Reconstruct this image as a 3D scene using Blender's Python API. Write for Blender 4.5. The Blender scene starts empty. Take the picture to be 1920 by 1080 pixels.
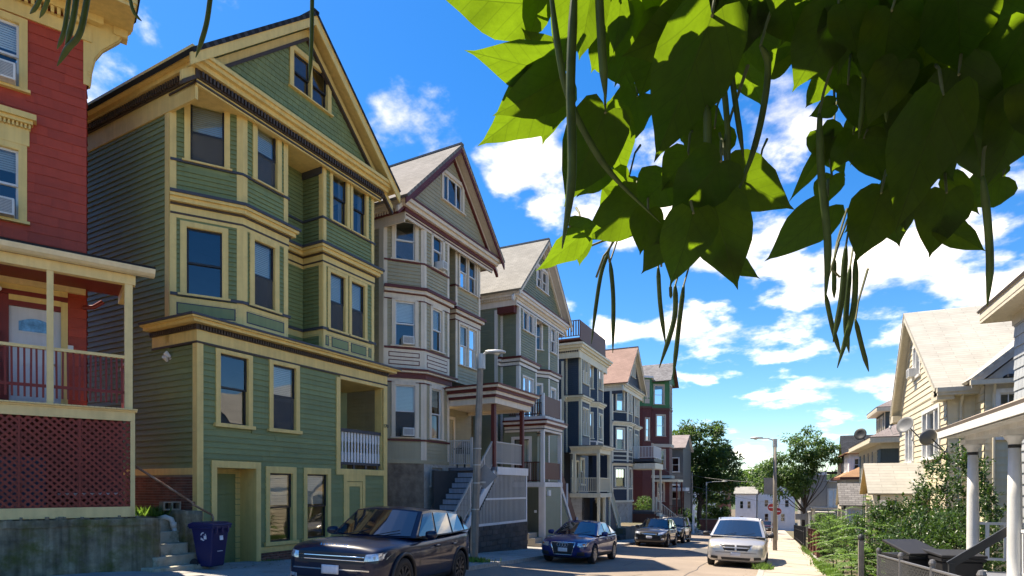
import bpy, bmesh, math, random
from mathutils import Vector, Matrix
random.seed(7)
R=math.radians
scene=bpy.context.scene
col=scene.collection
# ------------------------------------------------------------------ camera
EYE=1.65; YAW=24.034
cam_d=bpy.data.cameras.new('camera'); cam=bpy.data.objects.new('camera',cam_d); col.objects.link(cam)
cam.location=(0,0,EYE); cam.rotation_euler=(R(90),0,R(YAW))
cam_d.sensor_width=36; cam_d.lens=36*1110/1920; cam_d.shift_y=(915-540)/1920
cam_d.clip_start=.05; cam_d.clip_end=6000
scene.camera=cam
# ------------------------------------------------------------------ sun + sky
SUN_EL=62; SUN_DIR=Vector((-math.cos(R(SUN_EL))*math.cos(R(9)),math.cos(R(SUN_EL))*math.sin(R(9)),math.sin(R(SUN_EL)))).normalized()
sd=bpy.data.lights.new('sun','SUN'); sun=bpy.data.objects.new('sun',sd); col.objects.link(sun)
sd.energy=2.55; sd.angle=R(.53); sd.color=(1,.945,.86)
sun.rotation_euler=SUN_DIR.to_track_quat('Z','Y').to_euler(); sun.location=(-40,10,80)
world=bpy.data.worlds.new('World'); scene.world=world; world.use_nodes=True
scene.view_settings.view_transform='Standard'; scene.view_settings.look='None'
scene.view_settings.exposure=2.27; scene.view_settings.gamma=1; scene.view_settings.use_curve_mapping=False
scene.view_settings.use_white_balance=True; scene.view_settings.white_balance_temperature=7500; scene.view_settings.white_balance_tint=10

def _world():
    nt=world.node_tree; N=nt.nodes; L=nt.links; N.clear()
    out=N.new('ShaderNodeOutputWorld'); bg=N.new('ShaderNodeBackground'); bg.inputs[1].default_value=.105
    sky=N.new('ShaderNodeTexSky'); sky.sky_type='NISHITA'; sky.sun_disc=False
    sky.sun_elevation=R(SUN_EL); sky.sun_rotation=math.atan2(SUN_DIR.x,SUN_DIR.y)
    sky.air_density=1.0; sky.dust_density=.15; sky.ozone_density=2.2; sky.altitude=50
    def nd(t,**k):
        n=N.new(t)
        for a,b in k.items(): setattr(n,a,b)
        return n
    def mth(op,a,b=None,clamp=False):
        n=nd('ShaderNodeMath',operation=op,use_clamp=clamp)
        for i,x in enumerate((a,b)):
            if x is None: continue
            if isinstance(x,(int,float)): n.inputs[i].default_value=x
            else: L.new(x,n.inputs[i])
        return n.outputs[0]
    tc=nd('ShaderNodeTexCoord'); sep=nd('ShaderNodeSeparateXYZ'); L.new(tc.outputs['Generated'],sep.inputs[0])
    zc=mth('MAXIMUM',sep.outputs[2],.0); zc=mth('ADD',zc,.26)
    cx=mth('DIVIDE',sep.outputs[0],zc); cy=mth('DIVIDE',sep.outputs[1],zc)
    cmb=nd('ShaderNodeCombineXYZ'); L.new(cx,cmb.inputs[0]); L.new(cy,cmb.inputs[1])
    def noise(scale,det,rough,off):
        mp=nd('ShaderNodeMapping'); mp.inputs['Location'].default_value=off; L.new(cmb.outputs[0],mp.inputs[0])
        n=nd('ShaderNodeTexNoise'); n.inputs['Scale'].default_value=scale; n.inputs['Detail'].default_value=det; n.inputs['Roughness'].default_value=rough
        L.new(mp.outputs[0],n.inputs['Vector']); return n.outputs['Fac']
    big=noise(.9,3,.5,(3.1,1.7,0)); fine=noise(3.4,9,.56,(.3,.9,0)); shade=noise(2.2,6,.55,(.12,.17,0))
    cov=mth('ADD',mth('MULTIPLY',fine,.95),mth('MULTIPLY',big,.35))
    # where the day's cloud banks stand (world directions)
    S_,C_=math.sin(R(YAW)),math.cos(R(YAW))
    def dirn(px,py):
        k=(px-960)/1110; v=Vector((-S_+C_*k,C_+S_*k,(915-py)/1110)); return v.normalized()
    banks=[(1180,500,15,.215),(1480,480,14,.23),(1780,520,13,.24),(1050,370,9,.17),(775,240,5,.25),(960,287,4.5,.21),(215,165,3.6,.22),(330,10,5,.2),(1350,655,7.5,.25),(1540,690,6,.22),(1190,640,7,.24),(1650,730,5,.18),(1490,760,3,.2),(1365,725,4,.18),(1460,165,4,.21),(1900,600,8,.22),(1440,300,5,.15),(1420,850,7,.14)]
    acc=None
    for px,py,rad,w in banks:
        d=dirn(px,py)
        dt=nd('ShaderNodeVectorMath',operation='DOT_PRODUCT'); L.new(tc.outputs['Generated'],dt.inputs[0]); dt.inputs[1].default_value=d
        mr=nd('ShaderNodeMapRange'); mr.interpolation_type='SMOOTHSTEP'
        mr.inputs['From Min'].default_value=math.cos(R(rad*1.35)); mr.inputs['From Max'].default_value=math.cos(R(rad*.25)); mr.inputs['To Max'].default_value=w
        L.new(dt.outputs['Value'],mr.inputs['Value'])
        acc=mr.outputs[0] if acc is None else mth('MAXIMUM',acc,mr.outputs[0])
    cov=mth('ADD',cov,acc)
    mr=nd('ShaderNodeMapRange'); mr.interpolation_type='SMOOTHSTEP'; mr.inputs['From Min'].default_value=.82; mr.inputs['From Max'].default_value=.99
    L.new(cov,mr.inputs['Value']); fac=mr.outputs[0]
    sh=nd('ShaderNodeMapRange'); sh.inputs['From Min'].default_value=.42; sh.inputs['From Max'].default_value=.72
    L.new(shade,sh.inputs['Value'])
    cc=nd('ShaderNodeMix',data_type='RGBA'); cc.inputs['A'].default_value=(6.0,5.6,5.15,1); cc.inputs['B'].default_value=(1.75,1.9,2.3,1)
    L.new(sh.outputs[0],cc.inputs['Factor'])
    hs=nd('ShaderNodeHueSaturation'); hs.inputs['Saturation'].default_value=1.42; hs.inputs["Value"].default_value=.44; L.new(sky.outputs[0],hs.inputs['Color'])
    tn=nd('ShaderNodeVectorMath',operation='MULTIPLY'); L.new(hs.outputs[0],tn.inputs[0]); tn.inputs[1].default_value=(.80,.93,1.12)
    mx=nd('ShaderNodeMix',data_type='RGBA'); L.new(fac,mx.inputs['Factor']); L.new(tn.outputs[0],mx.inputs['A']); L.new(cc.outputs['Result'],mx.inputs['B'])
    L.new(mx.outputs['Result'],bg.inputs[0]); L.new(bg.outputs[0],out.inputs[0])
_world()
scene.cycles.max_bounces=7; scene.cycles.transparent_max_bounces=10
scene.cycles.use_adaptive_sampling=True
# ------------------------------------------------------------------ materials
MATS={}
def mat(name,c,rough=.6,var=.10,nscale=3.0,bump=0,bscale=60,spec=.4,metal=0,coat=0,rnd=0,streak=0,trans=0,dirt=None,dscale=1.2,damt=.5):
    if name in MATS: return MATS[name]
    m=bpy.data.materials.new(name); m.use_nodes=True; nt=m.node_tree; N=nt.nodes; L=nt.links
    p=N['Principled BSDF']; p.inputs['Roughness'].default_value=rough; p.inputs['Metallic'].default_value=metal
    p.inputs['Specular IOR Level'].default_value=spec
    if coat: p.inputs['Coat Weight'].default_value=coat; p.inputs['Coat Roughness'].default_value=.03
    tc=N.new('ShaderNodeTexCoord'); oi=N.new('ShaderNodeObjectInfo')
    add=N.new('ShaderNodeVectorMath'); add.operation='ADD'; L.new(tc.outputs['Object'],add.inputs[0])
    sc=N.new('ShaderNodeVectorMath'); sc.operation='SCALE'; L.new(oi.outputs['Location'],sc.inputs[0]); sc.inputs['Scale'].default_value=1.0 if rnd else 0.0
    L.new(sc.outputs[0],add.inputs[1]); vec=add.outputs[0]
    n=N.new('ShaderNodeTexNoise'); n.inputs['Scale'].default_value=nscale; n.inputs['Detail'].default_value=5; n.inputs['Roughness'].default_value=.6
    L.new(vec,n.inputs['Vector'])
    mr=N.new('ShaderNodeMapRange'); mr.inputs['From Min'].default_value=.3; mr.inputs['From Max'].default_value=.7; mr.inputs['To Min'].default_value=1-var; mr.inputs['To Max'].default_value=1+var
    L.new(n.outputs['Fac'],mr.inputs['Value']); val=mr.outputs[0]
    def mul(a,b):
        k=N.new('ShaderNodeMath'); k.operation='MULTIPLY'; L.new(a,k.inputs[0]); L.new(b,k.inputs[1]); return k.outputs[0]
    if rnd:
        r=N.new('ShaderNodeMapRange'); r.inputs['To Min'].default_value=1-rnd; r.inputs['To Max'].default_value=1+rnd; L.new(oi.outputs['Random'],r.inputs['Value']); val=mul(val,r.outputs[0])
    if streak:
        mp=N.new('ShaderNodeMapping'); mp.inputs['Scale'].default_value=(7,7,.35); L.new(vec,mp.inputs[0])
        s=N.new('ShaderNodeTexNoise'); s.inputs['Scale'].default_value=1.6; s.inputs['Detail'].default_value=4; L.new(mp.outputs[0],s.inputs['Vector'])
        r=N.new('ShaderNodeMapRange'); r.inputs['From Min'].default_value=.35; r.inputs['From Max'].default_value=.7; r.inputs['To Min'].default_value=1+streak*.4; r.inputs['To Max'].default_value=1-streak; L.new(s.outputs['Fac'],r.inputs['Value']); val=mul(val,r.outputs[0])
    vm=N.new('ShaderNodeVectorMath'); vm.operation='SCALE'; vm.inputs[0].default_value=c[:3]; L.new(val,vm.inputs['Scale']); colr=vm.outputs[0]
    if dirt:
        dn=N.new('ShaderNodeTexNoise'); dn.inputs['Scale'].default_value=dscale; dn.inputs['Detail'].default_value=8; dn.inputs['Roughness'].default_value=.68; L.new(vec,dn.inputs['Vector'])
        r=N.new('ShaderNodeMapRange'); r.inputs['From Min'].default_value=.48; r.inputs['From Max'].default_value=.68; r.inputs['To Max'].default_value=damt; L.new(dn.outputs['Fac'],r.inputs['Value'])
        mx=N.new('ShaderNodeMix'); mx.data_type='RGBA'; L.new(r.outputs[0],mx.inputs['Factor']); L.new(colr,mx.inputs['A']); mx.inputs['B'].default_value=(*dirt,1); colr=mx.outputs['Result']
    L.new(colr,p.inputs['Base Color'])
    if bump:
        b=N.new('ShaderNodeBump'); b.inputs['Strength'].default_value=bump; b.inputs['Distance'].default_value=.01
        n2=N.new('ShaderNodeTexNoise'); n2.inputs['Scale'].default_value=bscale; n2.inputs['Detail'].default_value=6; L.new(vec,n2.inputs['Vector']); L.new(n2.outputs['Fac'],b.inputs['Height']); L.new(b.outputs[0],p.inputs['Normal'])
    if trans:
        tr=N.new('ShaderNodeBsdfTranslucent'); L.new(colr,tr.inputs[0]); ms=N.new('ShaderNodeMixShader'); ms.inputs[0].default_value=trans
        L.new(p.outputs[0],ms.inputs[1]); L.new(tr.outputs[0],ms.inputs[2]); L.new(ms.outputs[0],N['Material Output'].inputs[0])
    MATS[name]=m; return m
def paint(name,c,**k):
    d=dict(rough=.5,var=.07,nscale=1.7,bump=.12,bscale=45,streak=.08,spec=.35); d.update(k); return mat(name,c,**d)
def shingle_mat(name,c,w=.30,h=.14,var=.25,mortar=.45):
    """roof shingles: planar local x,y of the slope object"""
    if name in MATS: return MATS[name]
    m=bpy.data.materials.new(name); m.use_nodes=True; nt=m.node_tree; N=nt.nodes; L=nt.links; p=N['Principled BSDF']; p.inputs['Roughness'].default_value=.92; p.inputs['Specular IOR Level'].default_value=.15
    tc=N.new('ShaderNodeTexCoord'); br=N.new('ShaderNodeTexBrick'); L.new(tc.outputs['Object'],br.inputs['Vector'])
    br.inputs['Scale'].default_value=1; br.inputs['Brick Width'].default_value=w; br.inputs['Row Height'].default_value=h; br.inputs['Mortar Size'].default_value=.012; br.inputs['Mortar Smooth'].default_value=.3
    br.inputs['Color1'].default_value=(*[x*(1-var) for x in c],1); br.inputs['Color2'].default_value=(*[min(1,x*(1+var*.6)) for x in c],1); br.inputs['Mortar'].default_value=(*[x*mortar for x in c],1)
    n=N.new('ShaderNodeTexNoise'); n.inputs['Scale'].default_value=.8; n.inputs['Detail'].default_value=9; n.inputs['Roughness'].default_value=.7; L.new(tc.outputs['Object'],n.inputs['Vector'])
    r=N.new('ShaderNodeMapRange'); r.inputs['From Min'].default_value=.3; r.inputs['From Max'].default_value=.7; r.inputs['To Min'].default_value=.82; r.inputs['To Max'].default_value=1.15; L.new(n.outputs['Fac'],r.inputs['Value'])
    vm=N.new('ShaderNodeVectorMath'); vm.operation='SCALE'; L.new(br.outputs['Color'],vm.inputs[0]); L.new(r.outputs[0],vm.inputs['Scale']); L.new(vm.outputs[0],p.inputs['Base Color'])
    b=N.new('ShaderNodeBump'); b.inputs['Strength'].default_value=.5; b.inputs['Distance'].default_value=.015; b.invert=True; L.new(br.outputs['Fac'],b.inputs['Height']); L.new(b.outputs[0],p.inputs['Normal'])
    MATS[name]=m; return m
def glass_mat(name='window_glass',tint=(.72,.8,.82),refl=.045,ior=1.7):
    if name in MATS: return MATS[name]
    m=bpy.data.materials.new(name); m.use_nodes=True; nt=m.node_tree; N=nt.nodes; L=nt.links; N.remove(N['Principled BSDF'])
    t=N.new('ShaderNodeBsdfTransparent'); t.inputs[0].default_value=(*tint,1); g=N.new('ShaderNodeBsdfGlossy'); g.inputs['Roughness'].default_value=.012; g.inputs[0].default_value=(.95,.97,1,1)
    f=N.new('ShaderNodeFresnel'); f.inputs[0].default_value=ior
    a=N.new('ShaderNodeMath'); a.operation='ADD'; a.use_clamp=True; a.inputs[1].default_value=refl; L.new(f.outputs[0],a.inputs[0])
    tc=N.new('ShaderNodeTexCoord'); oi=N.new('ShaderNodeObjectInfo'); ad=N.new('ShaderNodeVectorMath'); ad.operation='ADD'; L.new(tc.outputs['Object'],ad.inputs[0]); L.new(oi.outputs['Location'],ad.inputs[1])
    n=N.new('ShaderNodeTexNoise'); n.inputs['Scale'].default_value=1.6; n.inputs['Detail'].default_value=1; L.new(ad.outputs[0],n.inputs['Vector'])
    b=N.new('ShaderNodeBump'); b.inputs['Strength'].default_value=.012; b.inputs['Distance'].default_value=.3; L.new(n.outputs['Fac'],b.inputs['Height']); L.new(b.outputs[0],g.inputs['Normal'])
    ms=N.new('ShaderNodeMixShader'); L.new(a.outputs[0],ms.inputs[0]); L.new(t.outputs[0],ms.inputs[1]); L.new(g.outputs[0],ms.inputs[2]); L.new(ms.outputs[0],N['Material Output'].inputs[0])
    MATS[name]=m; return m
def glow_mat(name,c,s):
    m=bpy.data.materials.new(name); m.use_nodes=True; p=m.node_tree.nodes['Principled BSDF']; p.inputs['Emission Color'].default_value=(*c,1); p.inputs['Emission Strength'].default_value=s; p.inputs['Base Color'].default_value=(*c,1); return m
GLASS=glass_mat()
# ------------------------------------------------------------------ mesh builder
class MB:
    def __init__(s): s.v=[]; s.f=[]
    def quad(s,*p):
        i=len(s.v); s.v+= [tuple(q) for q in p]; s.f.append(tuple(range(i,i+len(p)))); return s
    def box(s,x0,x1,y0,y1,z0,z1):
        if x1<x0:x0,x1=x1,x0
        if y1<y0:y0,y1=y1,y0
        if z1<z0:z0,z1=z1,z0
        i=len(s.v); s.v+=[(x0,y0,z0),(x1,y0,z0),(x1,y1,z0),(x0,y1,z0),(x0,y0,z1),(x1,y0,z1),(x1,y1,z1),(x0,y1,z1)]
        s.f+=[(i,i+3,i+2,i+1),(i+4,i+5,i+6,i+7),(i,i+1,i+5,i+4),(i+1,i+2,i+6,i+5),(i+2,i+3,i+7,i+6),(i+3,i,i+4,i+7)]; return s
    def prism(s,pts,axis,a,b):
        """pts: 2D polygon; axis x:(y,z) y:(x,z) z:(x,y)"""
        n=len(pts); i=len(s.v)
        def P(p,t): return {'x':(t,p[0],p[1]),'y':(p[0],t,p[1]),'z':(p[0],p[1],t)}[axis]
        s.v+=[P(p,a) for p in pts]+[P(p,b) for p in pts]
        s.f.append(tuple(range(i,i+n))); s.f.append(tuple(range(i+2*n-1,i+n-1,-1)))
        for k in range(n): j=(k+1)%n; s.f.append((i+k,i+j,i+n+j,i+n+k))
        return s
    def tube(s,pts,r,n=8,cap=True):
        pts=[Vector(p) for p in pts]; rr=r if isinstance(r,(list,tuple)) else [r]*len(pts); rings=[]
        up=None
        for k,p in enumerate(pts):
            d=(pts[min(k+1,len(pts)-1)]-pts[max(k-1,0)]).normalized()
            if up is None:
                up=Vector((0,0,1)) if abs(d.z)<.9 else Vector((1,0,0))
            a=d.cross(up).normalized(); b=a.cross(d).normalized(); up=b
            i=len(s.v); s.v+=[tuple(p+(a*math.cos(2*math.pi*q/n)+b*math.sin(2*math.pi*q/n))*rr[k]) for q in range(n)]; rings.append(i)
        for k in range(len(rings)-1):
            for q in range(n): w=(q+1)%n; s.f.append((rings[k]+q,rings[k]+w,rings[k+1]+w,rings[k+1]+q))
        if cap: s.f.append(tuple(rings[0]+q for q in range(n))[::-1]); s.f.append(tuple(rings[-1]+q for q in range(n)))
        return s
    def bar(s,p,q,w,h=None):
        """rectangular bar from p to q"""
        p,q=Vector(p),Vector(q); h=h or w; d=(q-p).normalized(); up=Vector((0,0,1)) if abs(d.z)<.95 else Vector((0,1,0))
        a=d.cross(up).normalized()*w/2; b=a.cross(d).normalized()*h/2; i=len(s.v)
        s.v+=[tuple(x) for x in (p-a-b,p+a-b,p+a+b,p-a+b,q-a-b,q+a-b,q+a+b,q-a+b)]
        s.f+=[(i,i+1,i+2,i+3),(i+7,i+6,i+5,i+4),(i,i+4,i+5,i+1),(i+1,i+5,i+6,i+2),(i+2,i+6,i+7,i+3),(i+3,i+7,i+4,i)]; return s
    def lathe(s,prof,c=(0,0,0),n=16,axis='z'):
        rings=[]
        for r,h in prof:
            i=len(s.v); rings.append(i)
            for q in range(n):
                a=2*math.pi*q/n; x,y=r*math.cos(a),r*math.sin(a)
                s.v.append({'z':(c[0]+x,c[1]+y,c[2]+h),'y':(c[0]+x,c[1]+h,c[2]+y),'x':(c[0]+h,c[1]+x,c[2]+y)}[axis])
        for k in range(len(rings)-1):
            for q in range(n): w=(q+1)%n; s.f.append((rings[k]+q,rings[k]+w,rings[k+1]+w,rings[k+1]+q))
        s.f.append(tuple(rings[0]+q for q in range(n))); s.f.append(tuple(rings[-1]+q for q in range(n))); return s
    def mesh(s,name,m=None,smooth=False):
        me=bpy.data.meshes.new(name); me.from_pydata(s.v,[],s.f); me.update()
        bm=bmesh.new(); bm.from_mesh(me); bmesh.ops.recalc_face_normals(bm,faces=bm.faces); bm.to_mesh(me); bm.free()
        if smooth:
            for p in me.polygons: p.use_smooth=True
        if m: me.materials.append(m)
        return me
    def build(s,name,m,parent=None,loc=(0,0,0),rz=0,smooth=False,bevel=0):
        o=bpy.data.objects.new(name,s.mesh(name,m,smooth)); col.objects.link(o); o.parent=parent; o.location=loc; o.rotation_euler=(0,0,rz)
        if bevel:
            b=o.modifiers.new('bevel','BEVEL'); b.width=bevel; b.segments=2; b.limit_method='ANGLE'
        return o
def tag(o,label,cat,group=None,kind=None):
    if label: o['label']=label
    if cat: o['category']=cat
    if group: o['group']=group
    if kind: o['kind']=kind
    return o
def thing(name,label,cat,loc=(0,0,0),rz=0,group=None):
    o=bpy.data.objects.new(name,None); col.objects.link(o); o.location=loc; o.rotation_euler=(0,0,rz); o.empty_display_size=.2
    return tag(o,label,cat,group)
def inst(me,name,parent,loc=(0,0,0),rot=(0,0,0),sc=(1,1,1)):
    o=bpy.data.objects.new(name,me); col.objects.link(o); o.parent=parent; o.location=loc; o.rotation_euler=rot; o.scale=sc; return o
def zg(x,y):
    z=-.052*min(y,125)-.018*x if x<2 else -.052*min(y,125)-.036
    if x<-12: z=-.052*min(y,125)+.216
    return z
# ------------------------------------------------------------------ house frame helpers
class Fc:
    """a wall facet of a house between plan points p0->p1 (left to right seen from outside); local x along it, -y outward, z = world z"""
    def __init__(s,house,p0,p1):
        s.h=house; s.p0=p0; s.p1=p1; s.L=math.hypot(p1[0]-p0[0],p1[1]-p0[1]); s.rz=math.atan2(p1[1]-p0[1],p1[0]-p0[0]); s.loc=(p0[0],p0[1],-house.location.z)
    def mb(s,mb,name,m,parent=None,**k):
        if parent is None or parent is s.h: return mb.build(name,m,s.h,s.loc,s.rz,**k)
        return mb.build(name,m,parent,**k)       # parent already sits in this facet's frame
def frame_house(name,label,x,y,th,zb,side='L',cat='house',group=None):
    rz=R(90-th) if side=='L' else R(-90-th)
    return thing(name,label,cat,(x,y,zb),rz,group)
def sheet_holes(mb,s0,s1,z0,z1,holes,d=0):
    xs=sorted({s0,s1,*[min(max(h[0],s0),s1) for h in holes],*[min(max(h[1],s0),s1) for h in holes]}); zs=sorted({z0,z1,*[min(max(h[2],z0),z1) for h in holes],*[min(max(h[3],z0),z1) for h in holes]})
    for a,b in zip(xs,xs[1:]):
        for c,e in zip(zs,zs[1:]):
            mx,mz=(a+b)/2,(c+e)/2
            if any(h[0]<mx<h[1] and h[2]<mz<h[3] for h in holes): continue
            mb.quad((a,-d,c),(b,-d,c),(b,-d,e),(a,-d,e))
_BOARD={}
def board_mesh(pitch,m,t=.032):
    k=(round(pitch,4),m.name)
    if k not in _BOARD:
        b=MB(); h=pitch*1.04
        b.quad((0,-t,0),(1,-t,0),(1,-.005,h),(0,-.005,h)); b.quad((0,0,.002),(1,0,.002),(1,-t,0),(0,-t,0)); b.quad((0,-t,0),(0,-.005,h),(0,0,h),(0,0,0)); b.quad((1,-t,0),(1,0,0),(1,0,h),(1,-.005,h))
        me=bpy.data.meshes.new('clapboard'); me.from_pydata(b.v,[],b.f); me.materials.append(m); _BOARD[k]=me
    return _BOARD[k]
def siding(fc,wall,s0,s1,z0,z1,holes,m,pitch=.14,mode='stuff',clip=None,name='clapboard',t=.032):
    """real clapboards: individual objects (mode obj) or one joined part"""
    z=z0; mb=MB(); n=0
    while z<z1-.03:
        p=min(pitch,z1-z); a,b=s0,s1
        if clip:
            r=clip(z+p*.5)
            if r is None: z+=pitch; continue
            a,b=max(a,r[0]),min(b,r[1])
        segs=[(a,b)]
        for h in holes:
            if h[2]<z+p*.6 and h[3]>z+p*.4:
                ns=[]
                for q in segs:
                    if h[1]<=q[0] or h[0]>=q[1]: ns.append(q); continue
                    if h[0]>q[0]: ns.append((q[0],h[0]))
                    if h[1]<q[1]: ns.append((h[1],q[1]))
                segs=ns
        if mode=='obj':
            ns=[]
            for a2,b2 in segs:
                if b2-a2>4.5: j=a2+(b2-a2)*random.uniform(.3,.7); ns+=[(a2,j),(j,b2)]
                else: ns.append((a2,b2))
            segs=ns
        for a2,b2 in segs:
            if b2-a2<.03: continue
            if mode=='obj':
                o=inst(board_mesh(pitch,m,t),name,wall,(a2,0,z+random.uniform(-.003,.003)),(0,0,0),(b2-a2-.003,random.uniform(.9,1.12),p/pitch)); n+=1
            else:
                h=p*1.04; j=random.uniform(-.002,.002); tt=t+j
                mb.quad((a2,-tt,z),(b2,-tt,z),(b2,-.005,z+h),(a2,-.005,z+h)); mb.quad((a2,0,z+.002),(b2,0,z+.002),(b2,-tt,z),(a2,-tt,z))
        z+=pitch
    if mode!='obj' and mb.v:
        me=bpy.data.meshes.new('siding'); me.from_pydata(mb.v,[],mb.f); me.materials.append(m)
        o=bpy.data.objects.new('siding',me); col.objects.link(o); o.parent=wall; o['kind']='stuff'
    return n
def wall(fc,z0,z1,holes,m,s0=0,s1=None,pitch=.14,mode='stuff',backing=None,name='wall',clip=None,side_holes=None):
    """backing sheet with openings + siding; holes=(s0,s1,z0,z1,casing)"""
    s1=fc.L if s1 is None else s1
    mb=MB()
    if clip:
        zz=[z0+(z1-z0)*i/24 for i in range(25)]
        for a,b in zip(zz,zz[1:]):
            ra,rb=clip(a+1e-4),clip(b-1e-4)
            if ra and rb:
                q=[(ra[0],ra[1])];
                sheet_holes(mb,max(ra[0],rb[0]),min(ra[1],rb[1]),a,b,[h[:4] for h in holes])
                mb.quad((ra[0],0,a),(max(ra[0],rb[0]),0,a),(max(ra[0],rb[0]),0,b),(rb[0],0,b)); mb.quad((min(ra[1],rb[1]),0,a),(ra[1],0,a),(rb[1],0,b),(min(ra[1],rb[1]),0,b))
    else: sheet_holes(mb,s0,s1,z0,z1,[h[:4] for h in holes])
    w=fc.mb(mb,name,backing or m)
    if pitch: siding(fc,w,s0,s1,z0,z1,[(h[0]-h[4],h[1]+h[4],h[2]-h[4],h[3]+h[4]) for h in holes],m,pitch,mode,clip)
    return w
def trim(fc,s0,s1,z0,z1,d,m,name='trim',d0=0,parent=None,bevel=0):
    return fc.mb(MB().box(s0,s1,-d,-d0,z0,z1),name,m,parent,bevel=bevel)
BLIND=paint('blind_white',(.80,.79,.74),streak=0,bump=0); CURT=paint('curtain_cloth',(.5,.47,.4),streak=.3,bump=0,trans=.2); SCREEN=mat('insect_screen',(.085,.088,.09),rough=.9)
def _scr():
    nt=SCREEN.node_tree; N=nt.nodes; t=N.new('ShaderNodeBsdfTransparent'); m=N.new('ShaderNodeMixShader'); m.inputs[0].default_value=.38; nt.links.new(N['Principled BSDF'].outputs[0],m.inputs[1]); nt.links.new(t.outputs[0],m.inputs[2]); nt.links.new(m.outputs[0],N['Material Output'].inputs[0])
_scr()
def window(fc,s0,s1,z0,z1,cm,sm,cw=.12,head=None,sill=.09,dep=.05,blind=.0,sashes=2,double=False,lights=None,curtain=False,screen=False,meet=.5,sillext=.05,single_casing=False,name='window',inset=.03):
    """opening s0..s1,z0..z1.  casing, sill, sashes, panes, blind"""
    hd=cw if head is None else head
    mb=MB(); d=dep
    mb.box(s0-cw,s0,-d,.02,z0,z1+hd); mb.box(s1,s1+cw,-d,.02,z0,z1+hd); mb.box(s0,s1,-d-.002,.02,z1,z1+hd)
    # reveals
    mb.box(s0,s0+.012,-d+.004,.10,z0,z1); mb.box(s1-.012,s1,-d+.004,.10,z0,z1); mb.box(s0+.012,s1-.012,-d+.004,.10,z1-.012,z1)
    w=fc.mb(mb,name,cm)
    if sill: fc.mb(MB().box(s0-cw-sillext,s1+cw+sillext,-d-.05,.10,z0-sill,z0),'sill',cm,w)
    def unit(a,b):
        f=.045; zm=z0+(z1-z0)*meet
        for k,(q0,q1,y) in enumerate(((zm-.02,z1-.012,.0),(z0,zm+.02,.035)) if sashes==2 else ((z0,z1-.012,.0),)):
            y+=inset
            S=MB(); S.box(a,a+f,y,y+.035,q0,q1); S.box(b-f,b,y,y+.035,q0,q1); S.box(a+f,b-f,y,y+.035,q0,q0+f); S.box(a+f,b-f,y,y+.035,q1-f,q1)
            if lights and (k==0 or sashes==1):
                for c in range(1,lights[0]): x=a+(b-a)*c/lights[0]; S.box(x-.011,x+.011,y+.004,y+.03,q0+f,q1-f)
                for c in range(1,lights[1]): zz=q0+(q1-q0)*c/lights[1]; S.box(a+f,b-f,y+.006,y+.028,zz-.011,zz+.011)
            so=fc.mb(S,'sash',sm,w)
            fc.mb(MB().quad((a+f,y+.018,q0+f),(b-f,y+.018,q0+f),(b-f,y+.018,q1-f),(a+f,y+.018,q1-f)),'pane',GLASS,so)
        if screen: fc.mb(MB().box(a+.02,b-.02,inset+.004,inset+.008,z0+.02,zm),'insect_screen',SCREEN,w)
        if blind>0:
            bl=MB(); zb=z1-(z1-z0)*blind; n=max(3,int((z1-zb)/.05)); h=(z1-zb)/n
            for i in range(n): bl.quad((a+.04,.13,zb+i*h),(b-.04,.13,zb+i*h),(b-.04,.142,zb+i*h+h*.96),(a+.04,.142,zb+i*h+h*.96))
            fc.mb(bl,'blind',BLIND,w)
        if curtain:
            for x0,x1 in ((a+.03,a+(b-a)*.33),(b-(b-a)*.33,b-.03)):
                cb=MB(); n=9
                for i in range(n):
                    u0=x0+(x1-x0)*i/n; u1=x0+(x1-x0)*(i+1)/n; y0=.15+.025*(i%2); y1=.15+.025*((i+1)%2); cb.quad((u0,y0,z0+.02),(u1,y1,z0+.02),(u1,y1,z1-.03),(u0,y0,z1-.03))
                fc.mb(cb,'curtain',CURT,w)
    if double:
        m_=(s0+s1)/2; hw=double/2
        fc.mb(MB().box(m_-hw,m_+hw,-d-.004,.1,z0,z1),'mullion',cm,w); unit(s0+.012,m_-hw); unit(m_+hw,s1-.012)
    else: unit(s0+.012,s1-.012)
    return w
def offset_path(path,d):
    """offset an open plan polyline outward (to the right of travel) by d with mitres"""
    out=[]
    for i,p in enumerate(path):
        def nrm(a,b): L=math.hypot(b[0]-a[0],b[1]-a[1]); return ((b[1]-a[1])/L,-(b[0]-a[0])/L)
        if i==0: n=nrm(path[0],path[1]); out.append((p[0]+n[0]*d,p[1]+n[1]*d)); continue
        if i==len(path)-1: n=nrm(path[-2],path[-1]); out.append((p[0]+n[0]*d,p[1]+n[1]*d)); continue
        n1=nrm(path[i-1],p); n2=nrm(p,path[i+1]); b=(n1[0]+n2[0],n1[1]+n2[1]); k=1+n1[0]*n2[0]+n1[1]*n2[1]; k=max(k,.3)
        out.append((p[0]+b[0]*d/k,p[1]+b[1]*d/k))
    return out
def band(house,path,z0,z1,d,m,name='band',d0=-.02):
    """continuous moulding wrapped round a plan path"""
    o=offset_path(path,d); q=offset_path(path,d0); mb=MB(); zb=house.location.z; n=len(path); i0=len(mb.v)
    for a,b in zip(o,q): mb.v+=[(a[0],a[1],z0-zb),(a[0],a[1],z1-zb),(b[0],b[1],z1-zb),(b[0],b[1],z0-zb)]
    for k in range(n-1):
        a=k*4; b=a+4
        for e in range(4): f=(e+1)%4; mb.f.append((a+e,b+e,b+f,a+f))
    mb.f.append((0,1,2,3)); mb.f.append((4*n-1,4*n-2,4*n-3,4*n-4))
    return mb.build(name,m,house)
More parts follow.
